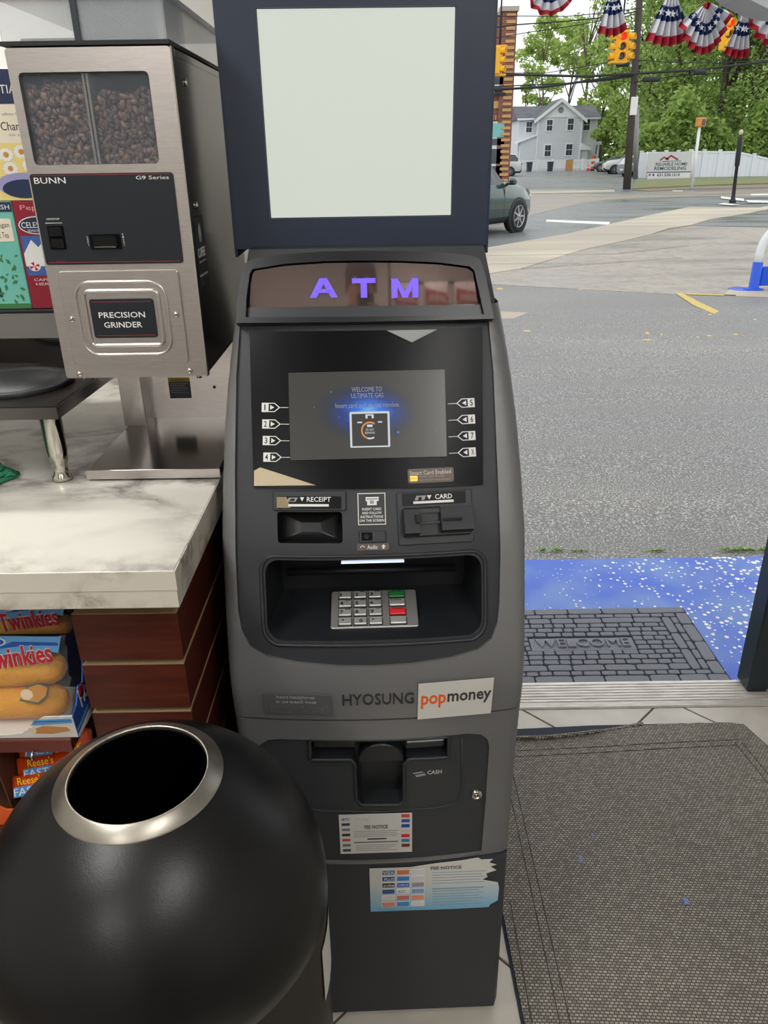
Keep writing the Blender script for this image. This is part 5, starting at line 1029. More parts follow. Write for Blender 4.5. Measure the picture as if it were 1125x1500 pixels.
chips = [(850, 423, 6, 2), (948, 488, 3.5, 2), (969, 490, 2.5, 1.2), (1039, 492, 4, 1.2), (948, 498, 9, 1.2), (1078, 490, 4, 1.2), (1022, 494, 2.5, 1), (772, 485, 7, 1.2), (1040, 461, 3, 1), (1106, 468, 3, 1), (732, 423, 6, 1.4)]
CHL = ['yellow chip on the concrete edge, farthest of all', 'round yellow chip left of centre in the lot, above the longest one', 'small yellow fleck just right of the round chip', 'yellow chip below the lower end of the parking stripe, nearest it', 'longest flat yellow chip in the middle of the lot', 'yellow chip right of the chip under the stripe', 'tiny yellow fleck left of the chip under the stripe', 'flat yellow chip nearest the cash machine', 'thin yellow sliver touching the lower end of the parking stripe', 'yellow fleck farthest to the right, near the hoop bollard', 'pale yellow chip on the concrete edge beside the cash machine']
for k, (x, y, a, b_) in enumerate(chips):
    P = [lotp(x+a*c_, y+b_*d) for c_, d in ((-1, .2), (-.3, -1), (.6, -.6), (1, .3), (.2, 1))]; mb = MB(); mb.add([p+Vector((0, 0, .002)) for p in P]+[p+Vector((0, 0, -.002)) for p in P], [(4, 3, 2, 1, 0)]+[(i, (i+1) % 5, 5+(i+1) % 5, 5+i) for i in range(5)], m_yp)
    tag(mb.build('paint_chip'), CHL[k], 'paint chip', 'yellow paint chips on the lot')
# weeds along the edge of the blue step
m_weed = mat('weed_green', (130, 160, 70), .8); rnd = random.Random(9)
for k, (px, lab) in enumerate(((806, 'left-hand weed'), (848, 'small weed left of the mat corner'), (962, 'tiny weed above the mat'), (1070, 'leafy weed near the door post'), (1082, 'low weed next to the leafy one'), (1108, 'weed hard against the door post'))):
    c_ = atZ(px, 807, -.034); mb = MB(); s_ = .055 if k in (0, 3, 5) else .03
    for j in range(26):
        a = rnd.uniform(0, 2*PI); l = rnd.uniform(.3, 1)*s_; w = .006; d = Vector((math.cos(a), .25*math.sin(a), 0)); up = rnd.uniform(.1, .5)
        p = c_+Vector((rnd.uniform(-s_, s_), 0, 0)); mb.add([p, p+d*l*.5+Vector((0, -w, l*up)), p+d*l+Vector((0, 0, l*up*.6)), p+d*l*.5+Vector((0, w, l*up))], [(0, 1, 2, 3)], m_weed)
    tag(mb.build('weed', kind='stuff'), lab+' growing in the joint between asphalt and blue step', 'weed', 'weeds along the blue step')

# ---- white hoop bollard with blue feet
hb = thing('hoop_bollard', 'white steel hoop bollard with bright blue feet at the right edge', 'bollard', (4.75, 10.35, G))
m_wpaint = mat('white_gloss_paint', (226, 228, 226), .3); m_bpaint = mat('blue_gloss_paint', (28, 82, 205), .35)
bx0, by0 = atZ(1097, 422, G).x, 10.35; pts = [(bx0, by0, G+.3)]
for k in range(11): a = PI-PI/2*k/10; pts.append((bx0+.33+.33*math.cos(a), by0, .33+.37*math.sin(a)))
pts += [(bx0+1.1, by0, .70)]
for k in range(1, 11): a = PI/2-PI/2*k/10; pts.append((bx0+1.1+.33*math.cos(a), by0, .33+.37*math.sin(a)))
pts.append((bx0+1.43, by0, G+.3))
mb = MB(); mb.tube(pts, .052, m_wpaint, 16); mb.build('hoop_pipe', hb)
for dx in (0, 1.43):
    mb = MB(); mb.lathe([(.13, .0), (.13, .012), (.075, .02), (.064, .03), (.064, .34), (.052, .345)], m_bpaint, 24, Matrix.Translation((bx0+dx, by0, G+.004)), True); mb.build('blue_foot', hb)
mb = MB(); mb.box(bx0+.06, by0-.03, G+.05, bx0+1.37, by0+.03, G+.29, m_bpaint, None, .01); mb.build('blue_board', hb)
patch('floor_island', [(1060, 433), (1068, 424), (1092, 417), (1300, 417), (1300, 438), (1125, 435)], m_side, G+.004, .01)
p0 = atZ(1085, 423, G+.006); mb = MB(); mb.lathe([(.17, 0), (.16, .003), (.0001, .0035)], m_bpaint, 20, Matrix.Translation((p0.x+.02, p0.y, G+.004)), True); mb.build('paint_spill', hb, 'blue paint spilt around the foot')

# ---- poles, signs
m_pole = mat('weathered_pole', (66, 60, 56), .85, noise=(5, (84, 76, 70), (3, 3, .3), .2)); m_poleg = mat('grey_pole', (140, 140, 136), .7)
b0, b1 = atZ(918, 277, G), atY(937, 0, 42); d = (b1-b0)/(b1.z-b0.z)
up = thing('utility_pole', 'tall dark leaning wooden utility pole beside the far parking lot', 'utility pole', tuple(b0))
mb = MB(); mb.tube([b0-Vector((0, 0, .05)), b0+d*4, b0+d*8, b0+d*13], [.19, .165, .15, .13], m_pole, 14); mb.build('pole_shaft', up)
p = atY(929, 155, 41.55); mb = MB(); mb.box(p.x-.16, p.y-.03, p.z-.40, p.x+.16, p.y+.12, p.z+.38, m_white, None, .02); mb.build('notice_board', up)
mb = MB()
for k in range(3): q = b0+d*(9.2+k*.5); mb.tube([q-Vector((.9, .1, 0)), q+Vector((.9, -.1, 0))], .05, m_pole, 6)
mb.build('crossarms', up, kind='stuff')
sp = thing('steel_pole', 'thin grey steel pole standing just behind the leaning utility pole', 'pole', tuple(atZ(931, 262, G)))
q0, q1 = atZ(931, 262, G), None; q1 = atY(933, 158, q0.y); mb = MB(); mb.tube([q0, q1], .16, m_poleg, 10); mb.build('shaft', sp); mb = MB(); mb.ball(tuple(q1), .2, m_poleg, 8); mb.build('cap', sp)
m_cable = mat('black_cable', (46, 48, 50), .7)
CAB = [('uppermost thin cable from the brick building towards the pole', [(700, 24), (760, 23.5), (830, 24), (885, 19), (938, 12)], .02, 41.6), ('second thin cable from the top of the picture, left of the pole', [(700, 43), (759, 36), (830, 31), (891, 25), (936, 16)], .03, 41.5),
       ('third thin sloping cable left of the pole', [(700, 60), (770, 48), (845, 37), (936, 20)], .02, 41.7), ('thin cable just under the hanging traffic light', [(700, 107), (800, 107), (900, 90), (931, 84)], .02, 41.8),
       ('thick black cable crossing from the brick building to the right edge', [(700, 109), (780, 110), (860, 112), (928, 108), (1025, 102), (1125, 90), (1180, 83)], .06, 41.4), ('lower thick cable sagging left of the pole', [(700, 133), (800, 127), (880, 116), (928, 111)], .06, 41.5), ('lowest thin cable over the white house', [(700, 128), (790, 124), (870, 120), (928, 112)], .03, 41.9), ('thin cable right of the pole at light height', [(930, 88), (1000, 92), (1060, 92), (1125, 88)], .02, 41.8), ('thin cable under the thick one on the right', [(930, 120), (1000, 110), (1125, 104)], .025, 41.7)]
for lab, pts, r, Y in CAB: mb = MB(); mb.tube([atY(x, y, Y) for x, y in pts], r, m_cable, 6); tag(mb.build('overhead_cable'), lab, 'cable')
for x, y, w, lab in ((912, 94, 10, 'black cable splice box left of the utility pole'), (1025, 106, 9, 'black cable splice box hanging right of the pole'), (954, 116.6, 13, 'long black splice case near the pole on the lower cable'), (730, 131.3, 6, 'black splice box at the brick building')):
    p, q = atY(x-w, y, 41.35), atY(x+w, y-.6, 41.35); mb = MB(); mb.tube([p, p+(q-p)*.1, p+(q-p)*.9, q], [.06, .12, .12, .06], m_cable, 8); tag(mb.build('splice_case'), lab, 'cable box')

# ---- traffic lights
m_ty = mat('traffic_yellow', (238, 176, 30), .5); m_lens = mat('unlit_lens', (84, 88, 88), .3); m_rl = mat('red_lamp', (200, 20, 20), .4, emit=(255, 40, 30), estr=1.0); m_vis = mat('visor_inside', (50, 50, 48), .7)
def head(t, c, s, ang, lit):
    """three-lamp head; c = centre, s = height, ang = facing (0 faces the camera)"""
    Mx = Matrix.Translation(c) @ Matrix.Rotation(ang, 4, 'Z') @ FACE((0, 0, 0)); w = s*.18
    mb = MB(); mb.box(-w, -s/2, -w*1.1, w, s/2, w*.3, m_ty, Mx, .03); hd = mb.build('signal_housing', t)
    for k in range(3):
        y = s*(.325-.325*k); mb = MB(); r = s*.125; mb.lathe([(.0001, w*.42), (r*.7, w*.38), (r, w*.3)], m_rl if (lit and k == 0) else m_lens, 16, Mx@Matrix.Translation((0, y, 0)), True); mb.build('lens', t, 'glowing red lens' if (lit and k == 0) else None)
        mb = MB(); L = []; n = 14
        for dd, rr in ((w*.3, r*1.15), (w*.3+s*.2, r*1.12)): L.append([(rr*math.cos(a), y+rr*math.sin(a), dd) for a in [math.radians(-30+240*j/n) for j in range(n+1)]])
        L += [[(x*.93, y+(yy_-y)*.93, zz) for x, yy_, zz in q] for q in L[::-1]]
        mb.rings(L, m_ty, Mx, False, True, False); mb.build('lamp_visor', t)
def tlight(px, py0, py1, Y, lab, heads):
    a, b_ = atY(px, py0, Y), atY(px, py1, Y); s = a.z-b_.z; c = (a+b_)/2; t = thing('traffic_light', lab, 'traffic light', tuple(a))
    for dx, dy, ang, lit in heads: head(t, c+Vector((dx*s, dy*s, 0)), s, ang, lit)
    mb = MB(); mb.tube([a-Vector((0, 0, .05)), a+Vector((0, 0, 2.4))], .03, m_cable, 6)
    if len(heads) > 1: mb.box(a.x-s*.3, a.y-.05, a.z-.02, a.x+s*.3, a.y+s*.5, a.z+.04, m_ty); mb.box(a.x-s*.3, a.y-.05, b_.z-.04, a.x+s*.3, a.y+s*.5, b_.z+.02, m_ty)
    mb.build('hanger', t); return t
tlight(911, 46, 90, 30, 'four-way yellow traffic light showing red, left of the leaning utility pole', ((0, 0, 0, True), (-.16, .22, -PI/2, False), (.30, .22, .95, False)))
tlight(1066, 26, 74, 30, 'single yellow traffic light showing red among the bunting on the right', ((0, 0, .25, True),))
tlight(732, 68, 109, 30, 'yellow traffic light seen from its side at the edge of the glowing topper', ((0, 0, 1.1, False), (-.2, .2, 0, False)))
# pedestrian signal on a white pole, black bollard post
q0 = atZ(1013, 277, G); q1 = atY(1025, 184, q0.y); ps = thing('crossing_signal', 'orange crossing signal head on a leaning white pole beside the banner', 'signal post', tuple(q0))
mb = MB(); mb.tube([q0, q1], .07, m_wpaint, 10); mb.build('white_pole', ps)
a, b_ = atY(1019, 186, q0.y), atY(1034, 172, q0.y); mb = MB(); mb.box(a.x, a.y-.15, a.z, b_.x, a.y+.15, b_.z, mat('signal_orange', (214, 140, 70), .5), None, .04); mb.build('signal_box', ps)
mb = MB(); mb.box(a.x+.22, a.y-.19, a.z+.07, b_.x-.04, a.y-.15, b_.z-.07, m_lens, None, .02); mb.build('dark_lens', ps)
q0 = atZ(1073, 297, G+.01); q1 = atY(1086, 190, q0.y); bp_ = thing('black_post', 'slim black cast post with a pale finial in front of the fence', 'post', tuple(q0)); d = q1-q0; m_bp = mat('black_post_paint', (34, 34, 36), .5)
mb = MB(); mb.tube([q0, q0+d*.03, q0+d*.05, q0+d*.10, q0+d*.5, q0+d*.52, q0+d*.60, q0+d*.88, q0+d*.92, q0+d*.93], [.12, .12, .08, .065, .055, .08, .085, .08, .06, .03], m_bp, 12); mb.build('post_shaft', bp_)
mb = MB(); c_ = q0+d*.965; mb.ball(tuple(c_), .075, mat('cream_finial', (200, 190, 150), .4), 10, None, 1, 1, 1.3); mb.build('finial', bp_)

# ---- banner, fence
FYb = 56.5
def fp_(x, y, Y=FYb): return atY(x, y, Y)
bnr = thing('banner', 'white sign banner advertising home remodeling, hung before the white fence', 'banner', tuple(fp_(980, 262)))
FBn = lambda Y: FACE((0, Y, 0)); m_bn = mat('banner_cloth', (206, 208, 208), .6); m_tx = mat('banner_text', (88, 92, 98), .6)
tl_, tr_, br_, bl_ = fp_(949, 224.5), fp_(1014.5, 221.5), fp_(1011, 262), fp_(947.5, 263.5)
mb = MB(); F = FBn(FYb); mb.plate([(bl_.x, bl_.z), (br_.x, br_.z), (tr_.x, tr_.z), (tl_.x, tl_.z)], -.02, .02, m_bn, F); mb.build('cloth', bnr)
mb = MB()
def btx(t, x0, y1, x1, y0, m, b=0): p, q = fp_(x0, y1), fp_(x1, y0); mb.text(t, p.x, p.z, q.x, q.z, m, F, .022, .004, b)
btx('RELIABLE HOME', 960, 243, 1007, 237.5, m_tx, .02); btx('REMODELING', 958, 249.5, 1005, 243.5, m_tx, .02); mb.build('lettering', bnr)
mb = MB(); btx('631.530.1515', 962, 258.5, 996, 253.5, m_dkp, .02); mb.build('phone_number', bnr)
mb = MB(); p, q = fp_(948, 252.2), fp_(1012, 251.4); mb.plate(rrect(p.x, p.z-.05, q.x, q.z+.02), .02, .024, m_tx, F); p, q = fp_(948.5, 262), fp_(1011, 252.5); mb.plate(rrect(p.x, p.z+.05, q.x, q.z), .0205, .0215, m_white, F)
mb.build('white_band', bnr)
mb = MB()
for pts_, m in (([(966, 234), (973, 229), (980, 233), (979, 235), (973, 231.5), (967, 236)], 'a'), ([(974, 233), (983, 226.5), (994, 233), (992, 235), (983, 229.5), (976, 235)], 'a'), ([(970, 236), (998, 235.2), (998, 236), (970, 237)], 'b')):
    mb.plate([(fp_(x, y).x, fp_(x, y).z) for x, y in pts_][::-1], .02, .026, mat('roof_red', (160, 52, 58), .6) if m == 'a' else m_tx, F)
mb.build('roof_emblem', bnr)
mb = MB()
for x, c_ in ((951.5, (200, 60, 80)), (957, (50, 80, 170))): p, q = fp_(x-1.6, 258), fp_(x+1.6, 254.5); mb.plate(rrect(p.x, p.z, q.x, q.z, .03, 2), .02, .026, mat('icon_%d' % int(x), c_, .5), F)
mb.build('round_icons', bnr, kind='stuff')
for x0, y0, x1, y1 in ((947, 266, 948.5, 222), (1011, 265, 1014.8, 220)): p, q = fp_(x0, y0, FYb+.06), fp_(x1, y1, FYb+.06); mb = MB(); mb.tube([Vector((p.x, p.y, G)), q], .05, m_wpaint, 6); mb.build('stake', bnr)
fn = thing('vinyl_fence', 'long white vinyl privacy fence behind the banner and the black post', 'fence', (22, 58.5, G)); m_vin = mat('white_vinyl', (226, 230, 232), .45)
FYf = 60.0; xs = [940, 958, 976, 994, 1012, 1032, 1055, 1080, 1105, 1131, 1160]
def ftop(x): return 223.5 if x < 950 else 222.5 if x < 1010 else 221+(x-1020)*.01 if x < 1080 else 221.5+(x-1080)*.22
for i, (x0, x1) in enumerate(zip(xs, xs[1:])):
    Y0, Y1 = FYf, FYf; a, b_ = atY(x0, ftop(x0), Y0), atY(x1, ftop(x1), Y1); n = 3
    for k in range(n):
        u0, u1 = a.x+(b_.x-a.x)*k/n, a.x+(b_.x-a.x)*(k+1)/n; zt = a.z+(b_.z-a.z)*k/n; mb = MB(); mb.box(u0+.006, FYf-.02, G, u1-.006, FYf+.02, zt-.06, m_vin); mb.build('board', fn)
    mb = MB(); mb.rings([[(a.x, FYf-.05, a.z-.12), (a.x, FYf+.05, a.z-.12), (a.x, FYf+.05, a.z), (a.x, FYf-.05, a.z)], [(b_.x, FYf-.05, b_.z-.12), (b_.x, FYf+.05, b_.z-.12), (b_.x, FYf+.05, b_.z), (b_.x, FYf-.05, b_.z)]], m_vin); mb.build('rail', fn)
for x in xs: a = atY(x, ftop(x), FYf); mb = MB(); mb.box(a.x-.1, FYf-.1, G, a.x+.1, FYf+.1, a.z+.06, m_vin); mb.box(a.x-.13, FYf-.13, a.z+.06, a.x+.13, FYf+.13, a.z+.11, m_vin, None, .04); mb.build('post', fn)

# ---- brick corner building
BY = 44.0
def B(x, y, Y=BY): return atY(x, y, Y)
m_brick = bpy.data.materials.new('red_brick'); m_brick.use_nodes = True; nt = m_brick.node_tree; b = nt.nodes['Principled BSDF']; b.inputs['Roughness'].default_value = .85
t = nt.nodes.new('ShaderNodeTexCoord'); mp = nt.nodes.new('ShaderNodeMapping'); mp.inputs['Rotation'].default_value = (PI/2, 0, 0); br = nt.nodes.new('ShaderNodeTexBrick'); br.inputs['Scale'].default_value = 1; br.inputs['Brick Width'].default_value = .22; br.inputs['Row Height'].default_value = .075; br.inputs['Mortar Size'].default_value = .008
br.inputs['Color1'].default_value = (*lin((142, 82, 70)), 1); br.inputs['Color2'].default_value = (*lin((118, 66, 58)), 1); br.inputs['Mortar'].default_value = (*lin((150, 128, 116)), 1)
nt.links.new(t.outputs['Object'], mp.inputs[0]); nt.links.new(mp.outputs[0], br.inputs[0]); nt.links.new(br.outputs['Color'], b.inputs['Base Color'])
m_yb = mat('yellow_brick', (200, 160, 104), .8); m_wf = mat('white_frame', (220, 222, 222), .5); m_wg = mat('dark_window', (66, 74, 82), .15); m_tealp = mat('teal_panel', (128, 190, 188), .5)
bb = thing('brick_building', 'red brick corner building with yellow brick quoins, beside the glowing topper', 'building', (5, 46, G))
R_ = B(753, 140); xr = B(757.5, 20).x; zt_ = B(745, 22).z
mb = MB(); mb.box(-2, BY, G, xr-.02, BY+14, zt_, m_brick); mb.build('brick_wall', bb)
mb = MB(); mb.box(xr-.72, BY-.12, G, xr, BY+.4, B(750, 16).z, m_brick); mb.build('corner_pier', bb)
mb = MB(); z = G+.1
while z < B(750, 18).z: mb.box(xr-.52, BY-.17, z, xr-.08, BY-.11, z+.13, m_yb); z += .272
mb.build('quoin_blocks', bb, 'alternating yellow brick quoins', 'stuff')
mb = MB(); z0 = B(750, 17).z; mb.box(xr-.86, BY-.25, z0, xr+.06, BY+.5, z0+.2, m_side); mb.box(-2, BY-.08, zt_, xr-.8, BY+.3, zt_+.12, m_side); mb.build('coping', bb)
F = FACE((0, BY, 0))
def rectpx(x0, y0, x1, y1): p, q = B(x0, y1), B(x1, y0); return p.x, p.z, q.x, q.z
x0, z0, x1, z1 = rectpx(716, 98, 741, 136); mb = MB(); mb.box(x0, z0, 0, x1, z1, .1, m_wf, F, .02); w_ = mb.build('window', bb); mb = MB(); x0, z0, x1, z1 = rectpx(718, 112, 737, 124); mb.box(x0, z0, .1, x1, z1, .12, m_wg, F); mb.build('pane', w_)
x0, z0, x1, z1 = rectpx(716, 136, 740, 140); mb = MB(); mb.box(x0, z0, 0, x1, z1, .2, m_cable, F); mb.build('window_sill', bb)
x0, z0, x1, z1 = rectpx(716, 148, 736, 159); mb = MB(); mb.box(x0, z0, 0, x1, z1, .06, m_yb, F); mb.build('yellow_panel', bb)
mb = MB()
for k in range(8): x0, z0, x1, z1 = rectpx(713+k*4, 168.5, 715+k*4, 175.5); mb.box(x0, z0, 0, x1, z1, .06, m_yb, F)
mb.build('soldier_course', bb, kind='stuff')
x0, z0, x1, z1 = rectpx(712, 178, 740, 268); mb = MB(); mb.box(x0, z0, 0, x1, z1, .10, m_wf, F, .02); sf = mb.build('shopfront_frame', bb)
x0, z0, x1, z1 = rectpx(712, 180, 738.5, 201); mb = MB(); mb.box(x0, z0, .1, x1, z1, .13, m_tealp, F); mb.build('teal_panel', sf)
x0, z0, x1, z1 = rectpx(712, 203, 738.5, 213); mb = MB(); mb.box(x0, z0, .1, x1, z1, .12, m_wg, F); mb.build('transom_pane', sf)
for y0, y1 in ((218, 240), (243, 264)): x0, z0, x1, z1 = rectpx(712, y0, 735, y1); mb = MB(); mb.box(x0, z0, .1, x1, z1, .12, m_wg, F); mb.build('shop_pane', sf)

# ---- white two-storey house
HY = 97.0
def Hh(x, y, Y=HY): return atY(x, y, Y)
m_sid = bpy.data.materials.new('grey_white_siding'); m_sid.use_nodes = True; nt = m_sid.node_tree; b = nt.nodes['Principled BSDF']; b.inputs['Roughness'].default_value = .6
t = nt.nodes.new('ShaderNodeTexCoord'); wv = nt.nodes.new('ShaderNodeTexWave'); wv.bands_direction = 'Z'; wv.wave_profile = 'SAW'; wv.inputs['Scale'].default_value = 1.3; rp = nt.nodes.new('ShaderNodeValToRGB'); rp.color_ramp.elements[0].color = (*lin((202, 205, 209)), 1); rp.color_ramp.elements[1].color = (*lin((214, 217, 220)), 1)
nt.links.new(t.outputs['Object'], wv.inputs[0]); nt.links.new(wv.outputs['Fac'], rp.inputs[0]); nt.links.new(rp.outputs[0], b.inputs['Base Color'])
m_roof = mat('asphalt_shingle', (92, 94, 100), .9, noise=(1.2, (110, 112, 116), (1, 1, 1), .2)); m_trim = mat('white_trim', (232, 234, 236), .5)
hs = thing('white_house', 'white two-storey house with a front gable and dark shingle roof behind a picket fence', 'house', (21, 98, G))
def bxp(mb, x0, y0, x1, y1, ya, yb_, m):      # box between two photo corners at the house front, from depth ya to yb
    p, q = Hh(x0, y1), Hh(x1, y0); mb.box(p.x, HY+ya, p.z, q.x, HY+yb_, q.z, m)
zg = G
xl, xm0, xm1, xr_ = Hh(762, 200).x, Hh(787, 200).x, Hh(851, 200).x, Hh(878, 200).x
ze = Hh(820, 171.5).z; zeL = Hh(770, 173.5).z; zr_ = Hh(820, 153).z; zp = Hh(822, 145).z
mb = MB(); mb.box(xl, HY+1.2, zg, xr_, HY+8, zeL, m_sid); mb.build('main_wall', hs)
mb = MB(); xc = (xm0+xm1)/2; mb.rings([[(xm0, y, zg), (xm1, y, zg), (xm1, y, ze), (xc, y, zp-.25), (xm0, y, ze)] for y in (HY, HY+5)], m_sid); mb.build('gable_wall', hs)
mb = MB(); o_ = .35; mb.rings([[(xl-o_, HY+.9, zeL-.1), (xl-o_, HY+.9, zeL+.12), (xl-o_, HY+4.6, zr_+.1), (xl-o_, HY+8.4, zeL+.12), (xl-o_, HY+8.4, zeL-.1)], [(xr_+.25, HY+.9, zeL-.1), (xr_+.25, HY+.9, zeL+.12), (xr_+.25, HY+4.6, zr_+.1), (xr_+.25, HY+8.4, zeL+.12), (xr_+.25, HY+8.4, zeL-.1)]], m_roof); mb.build('main_roof', hs)
sl_ = (zp-ze)/(xc-xm0)
for sg in (-1, 1):
    xe = xc+sg*(xc-xm0+.5); zz = zp-sl_*(xc-xm0+.5)
    mb = MB(); mb.rings([[(xc, y, zp-.12), (xe, y, zz-.12), (xe, y, zz+.1), (xc, y, zp+.1)] for y in (HY-.3, HY+5)], m_roof); mb.build('gable_roof', hs)
    mb = MB(); mb.rings([[(xc, y, zp-.3), (xe, y, zz-.3), (xe, y, zz+.08), (xc, y, zp+.08)] for y in (HY-.38, HY-.3)], m_trim); mb.build('barge_board', hs)
mb = MB(); mb.box(xl-.3, HY+.78, zeL-.14, xm0, HY+.92, zeL+.06, m_trim); mb.box(xm1, HY+.78, zeL-.14, xr_+.2, HY+.92, zeL+.06, m_trim); mb.build('gutter', hs, kind='stuff')
for x in (xm0, xm1): mb = MB(); mb.box(x-.07, HY-.05, zg, x+.07, HY+.03, ze, m_trim); mb.build('corner_board', hs)
p = Hh(821.5, 161); mb = MB(); mb.lathe([(.0001, .06), (.22, .06), (.22, .09), (.30, .09), (.30, 0)], m_poleg, 20, FACE((p.x, HY, p.z)), True); mb.build('gable_vent', hs); mb = MB(); mb.box(xm0, HY-.06, ze-.02, xm1, HY+.02, ze+.12, m_trim); mb.add([(xm0+.1, HY-.03, ze+.12), (xm1-.1, HY-.03, ze+.12), (xc, HY-.03, zp-.35)], [(0, 1, 2)], m_trim); mb.build('gable_panel', hs)
for (x0, y0, x1, y1, ya) in ((799, 174, 811, 193, 0), (829.5, 172, 842, 192, 0), (769, 177, 781, 195.5, 1.2), (853, 173, 866, 192.5, 1.2), (796, 211, 808.5, 230.5, 0), (827, 209.5, 840, 229, 0)):
    Yw = HY+ya; p, q = atY(x0, y1, Yw), atY(x1, y0, Yw); mb = MB(); F = FACE((0, Yw, 0)); mb.box(p.x, p.z, 0, q.x, q.z, .06, m_trim, F); w_ = mb.build('window', hs)
    mx_, mz = (p.x+q.x)/2, (p.z+q.z)/2
    for z0, z1 in ((p.z+.12, mz-.03), (mz+.03, q.z-.12)):
        mb = MB(); mb.box(p.x+.11, z0, .06, q.x-.11, z1, .075, m_wg, F); mb.box(mx_-.02, z0, .075, mx_+.02, z1, .09, m_poleg, F); mb.build('sash_pane', w_)
# lean-to on the left, small porch roofs on the right
p, q = Hh(763, 208), Hh(787, 198.5); mb = MB(); mb.rings([[(p.x, y, zg), (q.x, y, zg), (q.x, y, q.z), (p.x, y, p.z)] for y in (HY+.1, HY+1.2)], m_sid); lt_ = mb.build('lean_to', hs)
mb = MB(); mb.rings([[(p.x-.5, y, p.z-.18), (q.x, y, q.z-.02), (q.x, y, q.z+.14), (p.x-.5, y, p.z-.04)] for y in (HY-.1, HY+1.25)], m_trim); mb.build('lean_to_roof', hs)
p, q = Hh(851, 209), Hh(866, 218); mb = MB(); mb.rings([[(p.x, y, q.z-.1), (q.x, y, q.z-.1), (q.x, y, q.z+.05), (p.x, y, p.z)] for y in (HY-.1, HY+1.25)], m_trim); mb.build('porch_roof', hs)
mb = MB(); mb.box(p.x, HY+.2, zg, q.x-.3, HY+1.2, q.z-.1, m_sid); mb.build('porch_wall', hs)
p, q = Hh(876, 206.5), Hh(888, 210); mb = MB(); mb.box(p.x, HY+2, q.z-.1, q.x, HY+5, p.z, m_trim); mb.build('side_porch_roof', hs)
p = Hh(884, 210); mb = MB(); mb.box(p.x-.1, HY+2.1, zg, p.x+.1, HY+2.3, p.z, m_trim); mb.build('porch_post', hs)
# picket fence
pf = thing('picket_fence', 'white picket fence in front of the white house', 'fence', (20, 90, G)); PY = 90.0
a, b_ = atY(766, 236, PY), atY(876, 234.5, PY); n = 44; mb = MB()
for k in range(n): x = a.x+(b_.x-a.x)*k/n; mb.box(x, PY-.02, G, x+.13, PY+.02, a.z, m_trim)
mb.build('pickets', pf, kind='stuff')
for z in (G+.2, a.z-.15, a.z-.02): mb = MB(); mb.box(a.x, PY-.05, z, b_.x, PY+.05, z+.09, m_trim); mb.build('rail', pf)
for k in range(6): x = a.x+(b_.x-a.x)*k/5; mb = MB(); mb.box(x-.1, PY-.1, G, x+.1, PY+.1, a.z+.15, m_trim); mb.build('post', pf)
p = atY(800, 238, 91); mb = MB(); mb.box(p.x-1.6, 91, G, p.x+2.6, 91.1, p.z+.1, m_trim); mb.build('solid_panel', pf)
# wheelie bins, plywood, cone, barricade in front of it
for px, lab in ((775, 'dark grey rubbish bin before the picket fence, left of two'), (805.5, 'dark grey rubbish bin before the picket fence, right of two')):
    p = atZ(px, 251.5, G); p.y = 88; p = Vector((atY(px, 250, 88).x, 88, G)); t = thing('garbage_bin', lab, 'rubbish bin', tuple(p), 'bins by the picket fence'); mb = MB(); mb.rings([[(p.x+sx_*w, p.y+sy_*w, z) for sx_, sy_ in ((-1, -1), (1, -1), (1, 1), (-1, 1))] for w, z in ((.22, G+.02), (.28, G+.85))], mat('bin_grey', (58, 66, 74), .6)); mb.build('tub', t); mb = MB(); mb.box(p.x-.31, p.y-.33, G+.85, p.x+.31, p.y+.3, G+.93, MATS['bin_grey'], None, .03); mb.build('lid', t)
    for s_ in (-.2, .2): mb = MB(); mb.tube([(p.x+s_-.03, p.y+.25, G+.1), (p.x+s_+.03, p.y+.25, G+.1)], .1, m_rubber, 10); mb.build('wheel', t)
a, b_ = atY(828, 251, 88.5), atY(840, 233.5, 88.5); mb = MB(); mb.box(a.x, 88.5, G, b_.x, 88.55, b_.z, mat('plywood', (200, 158, 104), .8, noise=(2, (180, 136, 84), (1, 1, 4), .2))); tag(mb.build('plywood_sheet'), 'tan plywood sheet leaning on the picket fence', 'board')
m_co = mat('cone_orange', (222, 96, 62), .5)
p = atY(861.5, 250, 87); t = thing('traffic_cone', 'orange traffic cone before the parked cars', 'cone', (p.x, 87, G)); mb = MB(); mb.lathe([(.16, .03), (.10, .3), (.03, .7), (.0001, .71)], m_co, 14, Matrix.Translation((p.x, 87, G)), True); mb.build('cone_body', t); mb = MB(); mb.box(p.x-.2, 86.8, G, p.x+.2, 87.2, G+.03, m_co); mb.build('base', t); mb = MB(); mb.lathe([(.104, .3), (.072, .44)], m_white, 14, Matrix.Translation((p.x, 87, G))); mb.build('white_band', t)
p = atY(867.5, 250, 87.5); t = thing('striped_barricade', 'upright orange and white striped barricade next to the cone', 'barricade', (p.x, 87.5, G))
for k in range(5): mb = MB(); mb.box(p.x-.18, 87.48, G+.15+k*.25, p.x+.18, 87.52, G+.40+k*.25, m_co if k % 2 == 0 else m_white); mb.build('stripe', t)
mb = MB(); mb.box(p.x-.22, 87.4, G, p.x+.22, 87.6, G+.15, m_rubber); mb.build('base', t)

